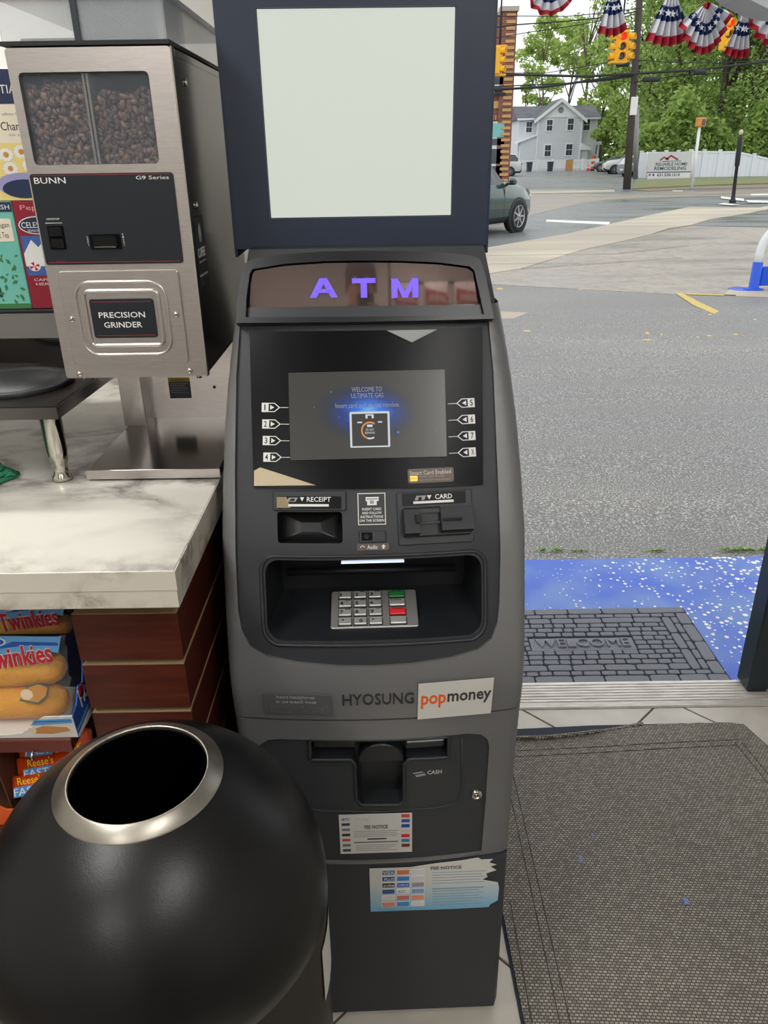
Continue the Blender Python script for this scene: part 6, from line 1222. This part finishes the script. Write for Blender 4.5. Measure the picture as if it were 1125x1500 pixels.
# ---- vehicles
m_cg = mat('car_glass', (44, 50, 54), .05, spec=1.0); m_tyre = mat('tyre', (34, 34, 36), .8); m_alloy = mat('alloy', (170, 172, 174), .3, .8); m_tail = mat('tail_light', (170, 40, 40), .3); m_headl = mat('head_light', (215, 220, 222), .1); m_clad = mat('grey_cladding', (48, 50, 52), .7)
def car(lab, grp, p, head, L, Wd_, Hc, paint, belt=.58, hood=.60, spoke=7):
    t = thing('car', lab, 'car', tuple(p), grp); Mx = Matrix.Translation(p) @ Matrix.Rotation(head, 4, 'Z'); w = Wd_/2; wr = .355
    # stations: x from rear (0) to front (1), belt and top heights
    zb = .24; S = [(.0, .46, .55, .86, 0), (.012, .34, .60, .93, 0), (.03, zb, .62, .96, 0), (.07, zb, .64, 1.0, .80), (.13, zb, .65, 1, .97), (.30, zb, .65, 1, 1.0), (.52, zb, .64, 1, .99), (.60, zb, .63, 1, .93), (.68, zb, .62, 1, .74), (.735, zb, .61, 1, .0), (.85, zb, .58, .99, 0), (.93, zb, .54, .95, 0), (.975, .30, .48, .86, 0), (1.0, .40, .44, .72, 0)]
    rows = []
    for u, b0_, bz, wf, tp in S:
        x = (u-.5)*L; zB = bz*Hc; W_ = w*wf; zT = tp*Hc if tp else zB+.05*Hc*(1 if .05 < u < .97 else .4); tw = (w*.74 if tp > .9 else w*.80) if tp else W_*.78
        rows.append([(x, 0, b0_), (x, W_*.9, b0_), (x, W_, b0_+.14), (x, W_*1.0, zB*.75), (x, W_*.97, zB), (x, tw, zT-.05 if tp else zT-.01), (x, tw*.82, zT), (x, 0, zT+.01), (x, -tw*.82, zT), (x, -tw, zT-.05 if tp else zT-.01), (x, -W_*.97, zB), (x, -W_, zB*.75), (x, -W_, b0_+.14), (x, -W_*.9, b0_)])
    mb = MB(); mb.rings(rows, paint, Mx, True, True)
    n = 14; ig = mb.mi(m_cg); ic = mb.mi(m_clad); k = 0
    for s_ in range(len(S)-1):
        for j in range(n):
            fi = s_*n+j; tp0, tp1 = S[s_][4], S[s_+1][4]
            if j in (4, 9) and tp0 > .7 and tp1 > .7: mb.m[fi] = ig; mb.sm[fi] = False
            if j in (5, 6, 7, 8) and (tp0 == 0) != (tp1 == 0) and S[s_][0] > .3: mb.m[fi] = ig
            if j in (5, 6, 7, 8) and S[s_][0] >= .6 and tp1 > 0: mb.m[fi] = ig
            if j in (1, 12): mb.m[fi] = ic
    mb.build('car_body', t)
    for xa in (-.5+.205, .5-.19):
        for sg in (-1, 1):
            Mw = Mx @ Matrix.Translation((xa*L, sg*(w-.11), wr)) @ Matrix.Rotation(-sg*PI/2, 4, 'X')
            mb = MB(); mb.lathe([(.0001, .124), (wr+.05, .124), (wr+.06, .115), (wr+.05, .05)], m_clad, 24, Mw, False); mb.build('wheel_arch', t)
            mb = MB(); mb.lathe([(.24, .05), (.24, .135), (.27, .145), (wr-.02, .14), (wr, .11), (wr, -.08), (.24, -.09)], m_tyre, 28, Mw, False); mb.lathe([(.0001, .10), (.24, .10)], m_clad, 24, Mw, False); wh = mb.build('tyre', t)
            mb = MB(); mb.lathe([(.225, .11), (.232, .14), (.245, .142), (.245, .10)], m_alloy, 28, Mw, False); mb.lathe([(.0001, .14), (.045, .138), (.05, .11)], m_alloy, 12, Mw, False)
            for q in range(spoke): a = 2*PI*q/spoke; mb.rings([[(.03*math.cos(a)-c_*.028*math.sin(a), .03*math.sin(a)+c_*.028*math.cos(a), zz) for c_, zz in ((-1, .10), (1, .10), (1, .136), (-1, .136))], [(.235*math.cos(a)-c_*.016*math.sin(a), .235*math.sin(a)+c_*.016*math.cos(a), zz) for c_, zz in ((-1, .10), (1, .10), (1, .132), (-1, .132))]], m_alloy, Mw)
            mb.build('alloy_rim', wh)
    for sg in (-1, 1):
        mb = MB(); mb.box(-.5*L-.012, sg*w*.86-.12, .56*Hc-.12, -.5*L+.1, sg*w*.86+.06*(1 if sg < 0 else 1), .56*Hc+.03, m_tail, Mx, .03); mb.build('tail_light', t)
        mb = MB(); mb.box(.5*L-.26, sg*w*.70-.16, .46*Hc-.05, .5*L-.09, sg*w*.70+.14, .46*Hc+.03, m_headl, Mx, .03); mb.build('head_light', t)
        mb = MB(); mb.box(.19*L, sg*(w+.10)-.09, .62*Hc, .19*L+.12, sg*(w+.10)+.09, .62*Hc+.14, paint, Mx, .04); mb.box(.20*L, sg*(w-.02)-.05, .62*Hc, .20*L+.06, sg*(w-.02)+.05, .62*Hc+.04, m_clad, Mx); mb.build('wing_mirror', t)
    for u in (-.2, .02, .17): mb = MB(); [mb.box(u*L-.006, sg*w*.995-.006, .3, u*L+.006, sg*w*.995+.006, .6*Hc, m_clad, Mx) for sg in (-1, 1)]; mb.build('door_gap', t, kind='stuff')
    mb = MB(); mb.box(-.5*L-.015, -.25, .45, -.5*L+.02, .25, .57, m_white, Mx); mb.build('licence_plate', t)
    return t
m_green = mat('dark_green_car_paint', (40, 68, 62), .25, .3, coat=1); m_sil = mat('silver_car_paint', (176, 180, 184), .3, .5, coat=1); m_wcar = mat('white_car_paint', (208, 210, 210), .3, coat=1); m_dk = mat('dark_car_paint', (58, 66, 78), .3, coat=1); m_gy = mat('grey_car_paint', (150, 156, 162), .3, .5, coat=1)
hd = math.radians(50); L_g = 4.6; pw = atZ(752, 340, G-.012); off = Vector(((.5-.19)*L_g*math.cos(hd)+(.94-.11)*math.sin(hd), (.5-.19)*L_g*math.sin(hd)-(.94-.11)*math.cos(hd), 0))
car('dark green SUV driving away on the wet street, half hidden by the cash machine', 'cars in view', pw-off, hd, L_g, 1.88, 1.68, m_green)
def carat(px, py, *a): return atY(px, py, a[0])
def gpt(px, Y): p = atY(px, 250, Y); return Vector((p.x, Y, G-.012))
car('white SUV parked behind the brick building, only its rear in view', 'cars in view', gpt(724, 72), math.radians(168), 4.7, 1.9, 1.75, m_wcar)
car('small dark blue car parked nearest the house, left of the white SUV', 'cars in view', gpt(902, 82), math.radians(150), 4.2, 1.75, 1.45, m_dk)
car('silver-white SUV parked in the middle of the far row', 'cars in view', gpt(923, 73), math.radians(172), 4.7, 1.9, 1.78, m_wcar)
car('grey hatchback parked partly behind the leaning utility pole', 'cars in view', gpt(949, 64), math.radians(12), 4.4, 1.8, 1.52, m_gy)

# ---- trees
m_bark = mat('bark', (84, 74, 64), .9, noise=(3, (66, 58, 50), (1, 1, .3), .3)); m_barkp = mat('pale_bark', (128, 118, 106), .9)
def leafm(name, c):
    m = mat(name, c, .7); nt = m.node_tree; b = nt.nodes['Principled BSDF']; tr = nt.nodes.new('ShaderNodeBsdfTranslucent'); tr.inputs[0].default_value = b.inputs['Base Color'].default_value; mx = nt.nodes.new('ShaderNodeMixShader'); mx.inputs[0].default_value = .45
    nt.links.new(b.outputs[0], mx.inputs[1]); nt.links.new(tr.outputs[0], mx.inputs[2]); nt.links.new(mx.outputs[0], nt.nodes['Material Output'].inputs['Surface']); return m
m_l = [leafm('leaf_spring', (196, 214, 128)), leafm('leaf_mid', (172, 196, 108)), leafm('leaf_dark', (142, 170, 92)), leafm('leaf_deep_green', (118, 146, 80))]  # leaf greens, mixed at random over each crown
def tree(lab, grp, base, h, rad, nl, ls, seed, mats, trunk=.25, bark=m_bark, droop=0, crown0=.35, clumps=26, branches=9, sparse=1.0):
    rn = random.Random(seed); t = thing('tree', lab, 'tree', tuple(base), grp); base = Vector(base)
    mb = MB(); lean = Vector((rn.uniform(-.06, .06), 0, 1)); pts = [base+lean*h*f+Vector((rn.uniform(-.02, .02)*h*f, rn.uniform(-.02, .02)*h*f, 0)) for f in (0, .15, .3, .5, .7, .9)]
    mb.tube(pts, [trunk*1.25, trunk, trunk*.85, trunk*.6, trunk*.35, trunk*.12], bark, 8); mb.build('trunk', t)
    cl = []
    for k in range(clumps):
        a = rn.uniform(0, 2*PI); f = crown0+(1-crown0)*rn.random()**.8; r = rad*math.sin(PI*min(1, max(.12, (f-crown0)/(1-crown0)*.85+.12)))**.6*rn.uniform(.35, 1)
        cl.append((base+Vector((r*math.cos(a), r*math.sin(a), f*h)), rad*rn.uniform(.18, .34)))
    for k in range(min(branches, clumps)):
        c_, r = cl[k]; f = max(.2, (c_.z-base.z)/h-.25); s0 = base+lean*h*f; mid = (s0+c_)/2+Vector((0, 0, h*.02)); mb = MB(); mb.tube([s0, mid, c_, c_+(c_-mid)*.4+Vector((rn.uniform(-.3, .3), 0, .5))], [trunk*.4, trunk*.25, trunk*.12, trunk*.04], bark, 5)
        for q in range(4): e = c_+Vector((rn.uniform(-1, 1), rn.uniform(-1, 1), rn.uniform(-.2, 1)))*r*1.3; mb.tube([mid+(c_-mid)*rn.random(), (mid+e)/2+Vector((0, 0, .2)), e], [trunk*.12, trunk*.08, trunk*.03], bark, 4)
        mb.build('branch', t)
    mb = MB(); V, Fc, MI = mb.v, mb.f, mb.m; ids = [mb.mi(m) for m in mats]
    for k in range(nl):
        c_, r = cl[rn.randrange(len(cl))]
        d = Vector((rn.gauss(0, 1), rn.gauss(0, 1), rn.gauss(0, 1))); d = d/max(d.length, .01)*r*rn.random()**.45; d.z *= .75
        p = c_+d
        if droop: p.z -= rn.random()**2*droop*h*.3
        s_ = ls*rn.uniform(.5, 1.2); u = Vector((rn.uniform(-1, 1), rn.uniform(-1, 1), rn.uniform(-.7, .7))).normalized(); w_ = u.cross(Vector((rn.uniform(-1, 1), rn.uniform(-1, 1), rn.uniform(-1, 1)))).normalized()
        o = len(V); V.extend([p-u*s_, p-w_*s_*.55, p+u*s_, p+w_*s_*.55]); Fc.append([o, o+1, o+2, o+3]); MI.append(ids[min(len(ids)-1, int(rn.random()*len(ids)))]); mb.sm.append(False)
    mb.build('foliage', t, kind='stuff', norm=False)
    return t
def gb(px, Y): p = atY(px, 240, Y); return (p.x, Y, G-.01)
BK = 'spring trees behind the white house'
tree('light green tree behind the left end of the house roof', BK, gb(792, 116), 17.5, 4.2, 3200, .30, 1, m_l[:2], .22, m_barkp, 0, .45, 26)
tree('light green tree behind the house gable', BK, gb(822, 120), 18.0, 4.0, 3200, .30, 2, m_l[:2], .22, m_barkp, 0, .42, 26)
tree('thin bare-topped tree with few leaves between house and utility pole', BK, gb(852, 112), 20.0, 3.6, 1500, .26, 3, m_l[:3], .24, m_barkp, 0, .4, 30, 20)
tree('bushy green tree behind the right end of the house', BK, gb(878, 110), 14.5, 4.6, 4200, .32, 4, m_l[:3], .25, m_bark, 0, .2, 30)
tree('low green tree at the left of the house beside the brick corner', BK, gb(764, 118), 10.0, 3.4, 2600, .30, 5, m_l[:3], .2, m_bark, 0, .15, 22)
tree('full green tree right behind the utility pole', BK, gb(914, 93), 12.5, 4.0, 5500, .30, 6, m_l[:3], .25, m_bark, 0, .12, 30)
RT = 'large trees behind the vinyl fence'
tree('tall dense green tree right of the leaning utility pole', RT, gb(958, 78), 17.5, 5.0, 9500, .22, 7, m_l, .3, m_bark, .6, .16, 40)
tree('broad drooping green tree above the banner', RT, gb(1000, 74), 18.0, 5.2, 9500, .22, 8, m_l, .3, m_bark, .8, .16, 42)
tree('large dark-trunked tree above the crossing signal', RT, gb(1046, 70), 17.0, 4.8, 8500, .21, 9, m_l[1:], .38, m_bark, .6, .25, 40)
tree('big dark-trunked tree at the right edge above the fence', RT, gb(1092, 67), 16.5, 4.8, 8500, .21, 10, m_l[1:], .45, m_bark, .5, .25, 40)
tree('tree cut by the right edge of the picture', RT, gb(1150, 68), 16.0, 5.0, 6000, .22, 11, m_l[1:], .4, m_bark, .5, .2, 34)
tree('second drooping green tree further back over the banner', RT, gb(985, 92), 17.0, 6.0, 8000, .27, 14, m_l[:3], .3, m_bark, .6, .08, 40)
tree('second green tree further back behind the right trunks', RT, gb(1070, 90), 18.0, 6.5, 9000, .27, 15, m_l[:3], .3, m_bark, .6, .08, 44)
def hedge(lab, x0, x1, Y, h, n, ls, seed, mats):
    rn = random.Random(seed); a, b_ = gb(x0, Y)[0], gb(x1, Y)[0]; mb = MB(); ids = [mb.mi(m) for m in mats]
    for k in range(n):
        x = rn.uniform(a, b_); hh = h*(.75+.25*math.sin(x*.9)+.1*math.sin(x*2.3)); p = Vector((x, Y+rn.uniform(-1.2, 1.2), G+hh*rn.random()**.7)); s_ = ls*rn.uniform(.5, 1.2)
        u = Vector((rn.uniform(-1, 1), rn.uniform(-1, 1), rn.uniform(-.7, .7))).normalized(); w_ = u.cross(Vector((rn.uniform(-1, 1), rn.uniform(-1, 1), rn.uniform(-1, 1)))).normalized(); o = len(mb.v)
        mb.v.extend([p-u*s_, p-w_*s_*.55, p+u*s_, p+w_*s_*.55]); mb.f.append([o, o+1, o+2, o+3]); mb.m.append(ids[rn.randrange(len(ids))]); mb.sm.append(False)
    tag(mb.build('undergrowth', kind='stuff', norm=False), lab, 'shrubs')
hedge('green undergrowth behind the vinyl fence and banner', 925, 1180, 64, 5.5, 9000, .26, 21, m_l[1:3])
hedge('green undergrowth behind the white house', 745, 935, 112, 7, 7000, .40, 22, m_l[:3])

# ================================================================== BUNTING AND AWNING HOOD
m_br_ = mat('bunting_red', (176, 40, 58), .75); m_bw = mat('bunting_white', (222, 222, 224), .75); m_bb = mat('bunting_blue', (42, 62, 112), .75)
def fan(lab, px, py, R_, Y, a0, a1, sx_=1.0, tilt=0, npl=9, seed=0):
    c_ = atY(px, py, Y); rn = random.Random(seed); t = thing('bunting_fan', lab, 'bunting', tuple(c_), 'patriotic bunting along the top of the picture')
    bands = [(0.0, .16, m_br_), (.16, .42, m_bw), (.42, .64, m_bb), (.64, .86, m_bw), (.86, 1.0, m_br_)]; n = npl*4; ct, st = math.cos(tilt), math.sin(tilt)
    def P(r, k):
        a = math.radians(a0+(a1-a0)*k/n); ph = 2*PI*k/4; d = .03*math.sin(ph)*(r*.9+.1)+.01*math.sin(a*3+seed); rr = R_*r*(1+.012*math.sin(ph)*(r > .9)); x, z = rr*math.cos(a)*sx_, rr*math.sin(a)
        return (c_.x+x*ct-z*st, Y+d, c_.z+x*st+z*ct)
    for r0, r1, m in bands:
        mb = MB(); vs = []; rs = [r0, (r0+r1)/2, r1]
        for r in rs: vs += [P(r, k) for k in range(n+1)]
        fs = [(i*(n+1)+k, i*(n+1)+k+1, (i+1)*(n+1)+k+1, (i+1)*(n+1)+k) for i in range(2) for k in range(n)]; mb.add(vs, fs, m, None, False); mb.build('fabric_band', t)
    for k in range(2, n-1, 5):      # stars on the blue band
        q = Vector(P(.53, k)); s_ = R_*.065; mb = MB(); mb.add([q+Vector((0, -.012, 0))]+[q+Vector((s_*(1 if j % 2 == 0 else .42)*math.sin(j*PI/5), -.014, s_*(1 if j % 2 == 0 else .42)*math.cos(j*PI/5))) for j in range(10)], [(0, j+1, (j+1) % 10+1) for j in range(10)], m_bw); mb.build('star', t)
    return t
fan('round-bottomed bunting fan at the top, nearest the brick building', 808, -30, .155, 4.7, 200, 340, .9, 0, 6, 1)
fan('narrow folded bunting tail hanging above the red traffic light', 899, -34, .262, 4.7, 242, 296, .62, .10, 4, 2)
fan('bunting tail folded over right of the utility pole', 988, -32, .30, 4.72, 242, 290, .85, .02, 5, 3)
fan('large open bunting fan with clear blue starred band', 1036, 2, .235, 4.65, 200, 345, .58, .06, 9, 4)
fan('small bunting fold tucked behind the large open fan', 990, -6, .22, 4.78, 225, 315, .6, 0, 5, 7)
fan('narrow pleated bunting tail beside the right traffic light', 1096, -5, .275, 4.7, 246, 286, .75, .0, 4, 5)
fan('bunting fan cut by the right edge of the picture', 1152, 0, .21, 4.75, 190, 300, 1.0, 0, 6, 6)
mb = MB(); a = atY(700, -40, 4.82); b_ = atY(1180, -20, 4.82); mb.tube([a+(b_-a)*k/12+Vector((0, 0, -.01*math.sin(k*PI/3))) for k in range(13)], .006, m_cable, 6); tag(mb.build('hanging_cord'), 'thin dark cord that the bunting hangs from, above the picture', 'cord')
mb = MB(); Ya = 4.5; ol = [atY(x, y, Ya) for x, y in ((1030, -40), (1040, -16), (1047, 0), (1056, 8), (1068, 14), (1090, 25), (1110, 30), (1135, 33), (1200, 36), (1400, 38), (1400, -40))]
mb.rings([[(p.x, Y, p.z) for p in ol] for Y in (Ya, Ya-.25)], mat('awning_grey', (168, 168, 166), .6)); aw = mb.build('awning_hood'); tag(aw, 'rounded pale grey awning hood at the top right corner', 'awning')
# ================================================================== WHAT THE SIGN GLASS REFLECTS: customer with phone, snack rack
def skin(pts, edges, rad, m, name, parent, root=0, lvl=2):
    me = bpy.data.meshes.new(name); me.from_pydata(pts, edges, []); o = bpy.data.objects.new(name, me); COL.objects.link(o)
    md = o.modifiers.new('s', 'SKIN'); 
    for i, v in enumerate(me.skin_vertices[0].data): r = rad[i]; v.radius = r if isinstance(r, tuple) else (r, r); v.use_root = (i == root)
    sb = o.modifiers.new('u', 'SUBSURF'); sb.levels = lvl; sb.render_levels = lvl
    bpy.context.view_layer.update(); m2 = bpy.data.meshes.new_from_object(o.evaluated_get(bpy.context.evaluated_depsgraph_get()))
    bpy.data.objects.remove(o); V = [tuple(v.co) for v in m2.vertices]; Fa = [tuple(p.vertices) for p in m2.polygons]; bpy.data.meshes.remove(m2)
    mb = MB(); mb.add(V, Fa, m, None, True); return mb.build(name, parent)
pr = thing('person', 'person in a white T-shirt and jeans raising a dark phone with both hands', 'person', (.0, -.45, 0))
m_sk = mat('skin', (196, 144, 118), .5); m_sh = mat('white_cotton', (214, 214, 212), .85); m_jn = mat('denim', (48, 58, 82), .8, bump=(300, .3, (1, 1, 1))); m_hair = mat('dark_hair', (40, 30, 26), .7); m_shoe = mat('dark_shoe', (30, 30, 32), .6)
PYp = -.46
P = [(0, PYp, .98), (0, PYp+.01, 1.15), (0, PYp, 1.32), (0, PYp-.01, 1.44), (0, PYp, 1.50), (0, PYp+.015, 1.56), (0, PYp+.02, 1.65), (0, PYp+.01, 1.73)]
Rd = [(.155, .11), (.14, .10), (.17, .115), (.12, .08), .055, .062, .082, .062]; Ed = [(0, 1), (1, 2), (2, 3), (3, 4), (4, 5), (5, 6), (6, 7)]
for sg in (-1, 1):
    b0_ = len(P); P += [(sg*.165, PYp, 1.425), (sg*.235, PYp+.10, 1.30), (sg*.265, PYp+.17, 1.20), (sg*.19, PYp+.30, 1.33), (sg*.095, PYp+.405, 1.44), (sg*.070, PYp+.432, 1.465)]; Rd += [.062, .050, .043, .042, .029, (.034, .022)]; Ed += [(3, b0_)]+[(b0_+k, b0_+k+1) for k in range(5)]
    b1_ = len(P); P += [(sg*.10, PYp, .88), (sg*.12, PYp+.01, .52), (sg*.13, PYp-.01, .12)]; Rd += [.092, .060, .042]; Ed += [(0, b1_), (b1_, b1_+1), (b1_+1, b1_+2)]
    b2_ = len(P); P += [(sg*.135, PYp+.05, .055), (sg*.14, PYp+.15, .045)]; Rd += [.038, .030]; Ed += [(b1_+2, b2_), (b2_, b2_+1)]
body = skin(P, Ed, Rd, m_sk, 'body', pr)
for sg in (-1, 1):       # fingers close on the phone's edges, thumbs on the screen side
    hx_, hy_, hz_ = sg*.064, -.022, 1.478
    for k, (dz, ln) in enumerate(((.036, .062), (.016, .070), (-.004, .066), (-.023, .052))):
        q = [(sg*.076, hy_-.012, hz_+dz*.75), (sg*.060, -.0245+.010, hz_+dz+.004), (sg*(.060-ln*.40), -.0115, hz_+dz+.008), (sg*(.060-ln*.65), -.0118, hz_+dz+.009)]
        skin(q, [(0, 1), (1, 2), (2, 3)], [.0095, .0085, .008, .007], m_sk, 'finger', body, 0, 1)
    q = [(sg*.078, -.040, hz_-.020), (sg*.060, -.046, hz_+.004), (sg*.036, -.038, hz_+.020), (sg*.022, -.034, hz_+.024)]
    skin(q, [(0, 1), (1, 2), (2, 3)], [.013, .011, .0095, .008], m_sk, 'thumb', body, 0, 1)
# T-shirt and trousers
Ps = [(0, PYp, .93), (0, PYp+.01, 1.15), (0, PYp, 1.32), (0, PYp-.01, 1.445)]; Rs = [(.178, .135), (.165, .122), (.19, .132), (.135, .092)]; Es = [(0, 1), (1, 2), (2, 3)]
for sg in (-1, 1): b0_ = len(Ps); Ps += [(sg*.17, PYp, 1.425), (sg*.235, PYp+.095, 1.305)]; Rs += [.078, .074]; Es += [(3, b0_), (b0_, b0_+1)]
skin(Ps, Es, Rs, m_sh, 't_shirt', pr)
Pt = [(0, PYp, .97)]; Rt = [(.162, .122)]; Et = []
for sg in (-1, 1): b1_ = len(Pt); Pt += [(sg*.10, PYp, .87), (sg*.12, PYp+.01, .52), (sg*.13, PYp-.01, .09)]; Rt += [.108, .078, .064]; Et += [(0, b1_), (b1_, b1_+1), (b1_+1, b1_+2)]
skin(Pt, Et, Rt, m_jn, 'trousers', pr)
for sg in (-1, 1):
    mb = MB(); mb.rings([[(sg*.137+w*math.cos(a), PYp+.055+l*math.sin(a), z) for a in [2*PI*j/20 for j in range(20)]] for w, l, z in ((.05, .135, .0005), (.052, .14, .02), (.048, .13, .05), (.04, .07, .09))], m_shoe, None, True, True); mb.build('shoe', pr)
mb = MB(); hc = Vector((0, PYp+.012, 1.675)); vs = []
mb.ball((hc.x, hc.y-.018, hc.z+.022), .098, m_hair, 20, None, .90, 1.02, .98); mb.build('hair', pr)
mb = MB()
for sg in (-1, 1): mb.ball((sg*.032, hc.y+.082, 1.665), .0115, m_white, 10); mb.ball((sg*.032, hc.y+.0895, 1.665), .006, m_dkp, 8)
mb.build('eyes', body)
mb = MB(); mb.ball((0, hc.y+.094, 1.64), .014, m_sk, 10, None, .8, 1, 1.4); mb.build('nose', body)
mb = MB(); mb.ball((0, hc.y+.080, 1.605), .02, mat('lips', (160, 90, 84), .5), 10, None, 1, .4, .3); mb.build('mouth', body)
for sg in (-1, 1): mb = MB(); mb.ball((sg*.083, hc.y-.005, 1.655), .022, m_sk, 10, None, .4, .7, 1.2); mb.build('ear', body)
wt_ = MB(); wt_.lathe([(.033, -.010), (.037, -.010), (.037, .010), (.033, .010)], m_steeld, 20, frame((-.118, PYp+.375, 1.413), (1, 0, 0), (0, 1, -1))); wt_.build('wrist_watch', pr, 'metal wrist watch')
ph = thing('phone', 'dark smartphone held upright in both hands, taking the picture', 'phone', (0, -.024, 1.40))
mb = MB(); mb.plate(rrect(-.037, -.092, .037, .056, .008, 4), -.0, .008, m_gloss, frame((.012, -.0185, 1.50), (-1, 0, 0), (0, 0, 1)), .001); mb.build('phone_body', ph)
mb = MB(); mb.plate(rrect(-.035, -.090, .035, .054, .007, 4), -.0006, 0, mat('phone_display', (30, 34, 40), .1, emit=(120, 130, 140), estr=.3), frame((.012, -.0275, 1.50), (1, 0, 0), (0, 0, 1))); mb.build('display', ph)
# wire rack with snack bags behind the customer, right-hand side
rk = thing('snack_rack', 'dark wire snack rack behind the customer, hung with white and red bags', 'rack', (.75, -1.45, 0))
for x in (.25, 1.25): mb = MB(); mb.tube([(x, -1.45, 0), (x, -1.45, 2.1)], .012, m_black, 8); mb.build('upright', rk)
for z in (.06, .75, 1.12, 1.49, 1.86, 2.08): mb = MB(); mb.tube([(.25, -1.45, z), (1.25, -1.45, z)], .008, m_black, 8); mb.build('cross_bar', rk)
for x in (.25, 1.25): mb = MB(); mb.box(x-.02, -1.62, 0.0005, x+.02, -1.20, .03, m_black); mb.build('foot', rk)
m_bagw = mat('white_foil_bag', (216, 214, 210), .3, bump=(25, .5, (1, 1, 1))); m_bagr = mat('red_foil_print', (190, 40, 44), .35)
COLN = ['left end', 'second from the left', 'third from the left', 'right end']; ROWN = ['top row', 'second row', 'third row']
for r in range(3):
    for c_ in range(4):
        x = .37+c_*.252; z = 1.86-.37*r; t = thing('snack_bag', 'white and red pretzel snack bag, %s, %s of the rack' % (ROWN[r], COLN[c_]), 'snack bag', (x, -1.42, z-.27), 'snack bags on the wire rack')
        F = frame((x, -1.4415, z-.30), (-1, 0, 0), (0, 0, 1)); F = frame((x, -1.4415, z-.28), (1, 0, 0), (0, 0, 1)) @ Matrix.Rotation(PI, 4, 'Y')
        mb = MB(); L = []
        for y, w, d in ((0, .10, .002), (.012, .10, .003), (.04, .103, .028), (.13, .105, .04), (.22, .103, .028), (.255, .10, .003), (.27, .10, .002)): L.append([(w*math.cos(a), y, .043+d*math.sin(a)) for a in [2*PI*j/20 for j in range(20)]])
        mb.rings(L, m_bagw, F, True, True); mb.build('bag', t)
        mb = MB(); mb.plate([(-.095, .150), (.095, .175), (.095, .235), (-.095, .21)], .078, .086, m_bagr, F); mb.text('Combos', -.085, .170, .085, .215, m_white, F@Matrix.Rotation(.10, 4, 'Z'), .0862, .001, .02); mb.plate(ellipse(0, .08, .05, .035), .081, .087, mat('pretzel_brown', (150, 92, 50), .6), F); mb.build('bag_print', t)
        mb = MB(); mb.tube([(0, .262, .0), (0, .262, .05)], .003, m_chrome, 6, F); mb.build('peg', t)
# ------------------------------------------------------------------ finish
bpy.context.view_layer.update()
for o in list(COL.objects):
    if o.type == 'MESH' and o.parent is None and o.location.length < 1e-9 and o.get('kind') != 'structure':
        me = o.data
        xs = [v.co.x for v in me.vertices]; ys = [v.co.y for v in me.vertices]; zs = [v.co.z for v in me.vertices]
        if not xs: continue
        c = Vector(((min(xs)+max(xs))/2, (min(ys)+max(ys))/2, min(zs)))
        if me.users == 1:
            me.transform(Matrix.Translation(-c)); o.location = c
            for ch in o.children: ch.matrix_parent_inverse = Matrix.Translation(-c) @ ch.matrix_parent_inverse
for o in COL.objects:
    if '_w' in o: del o['_w']
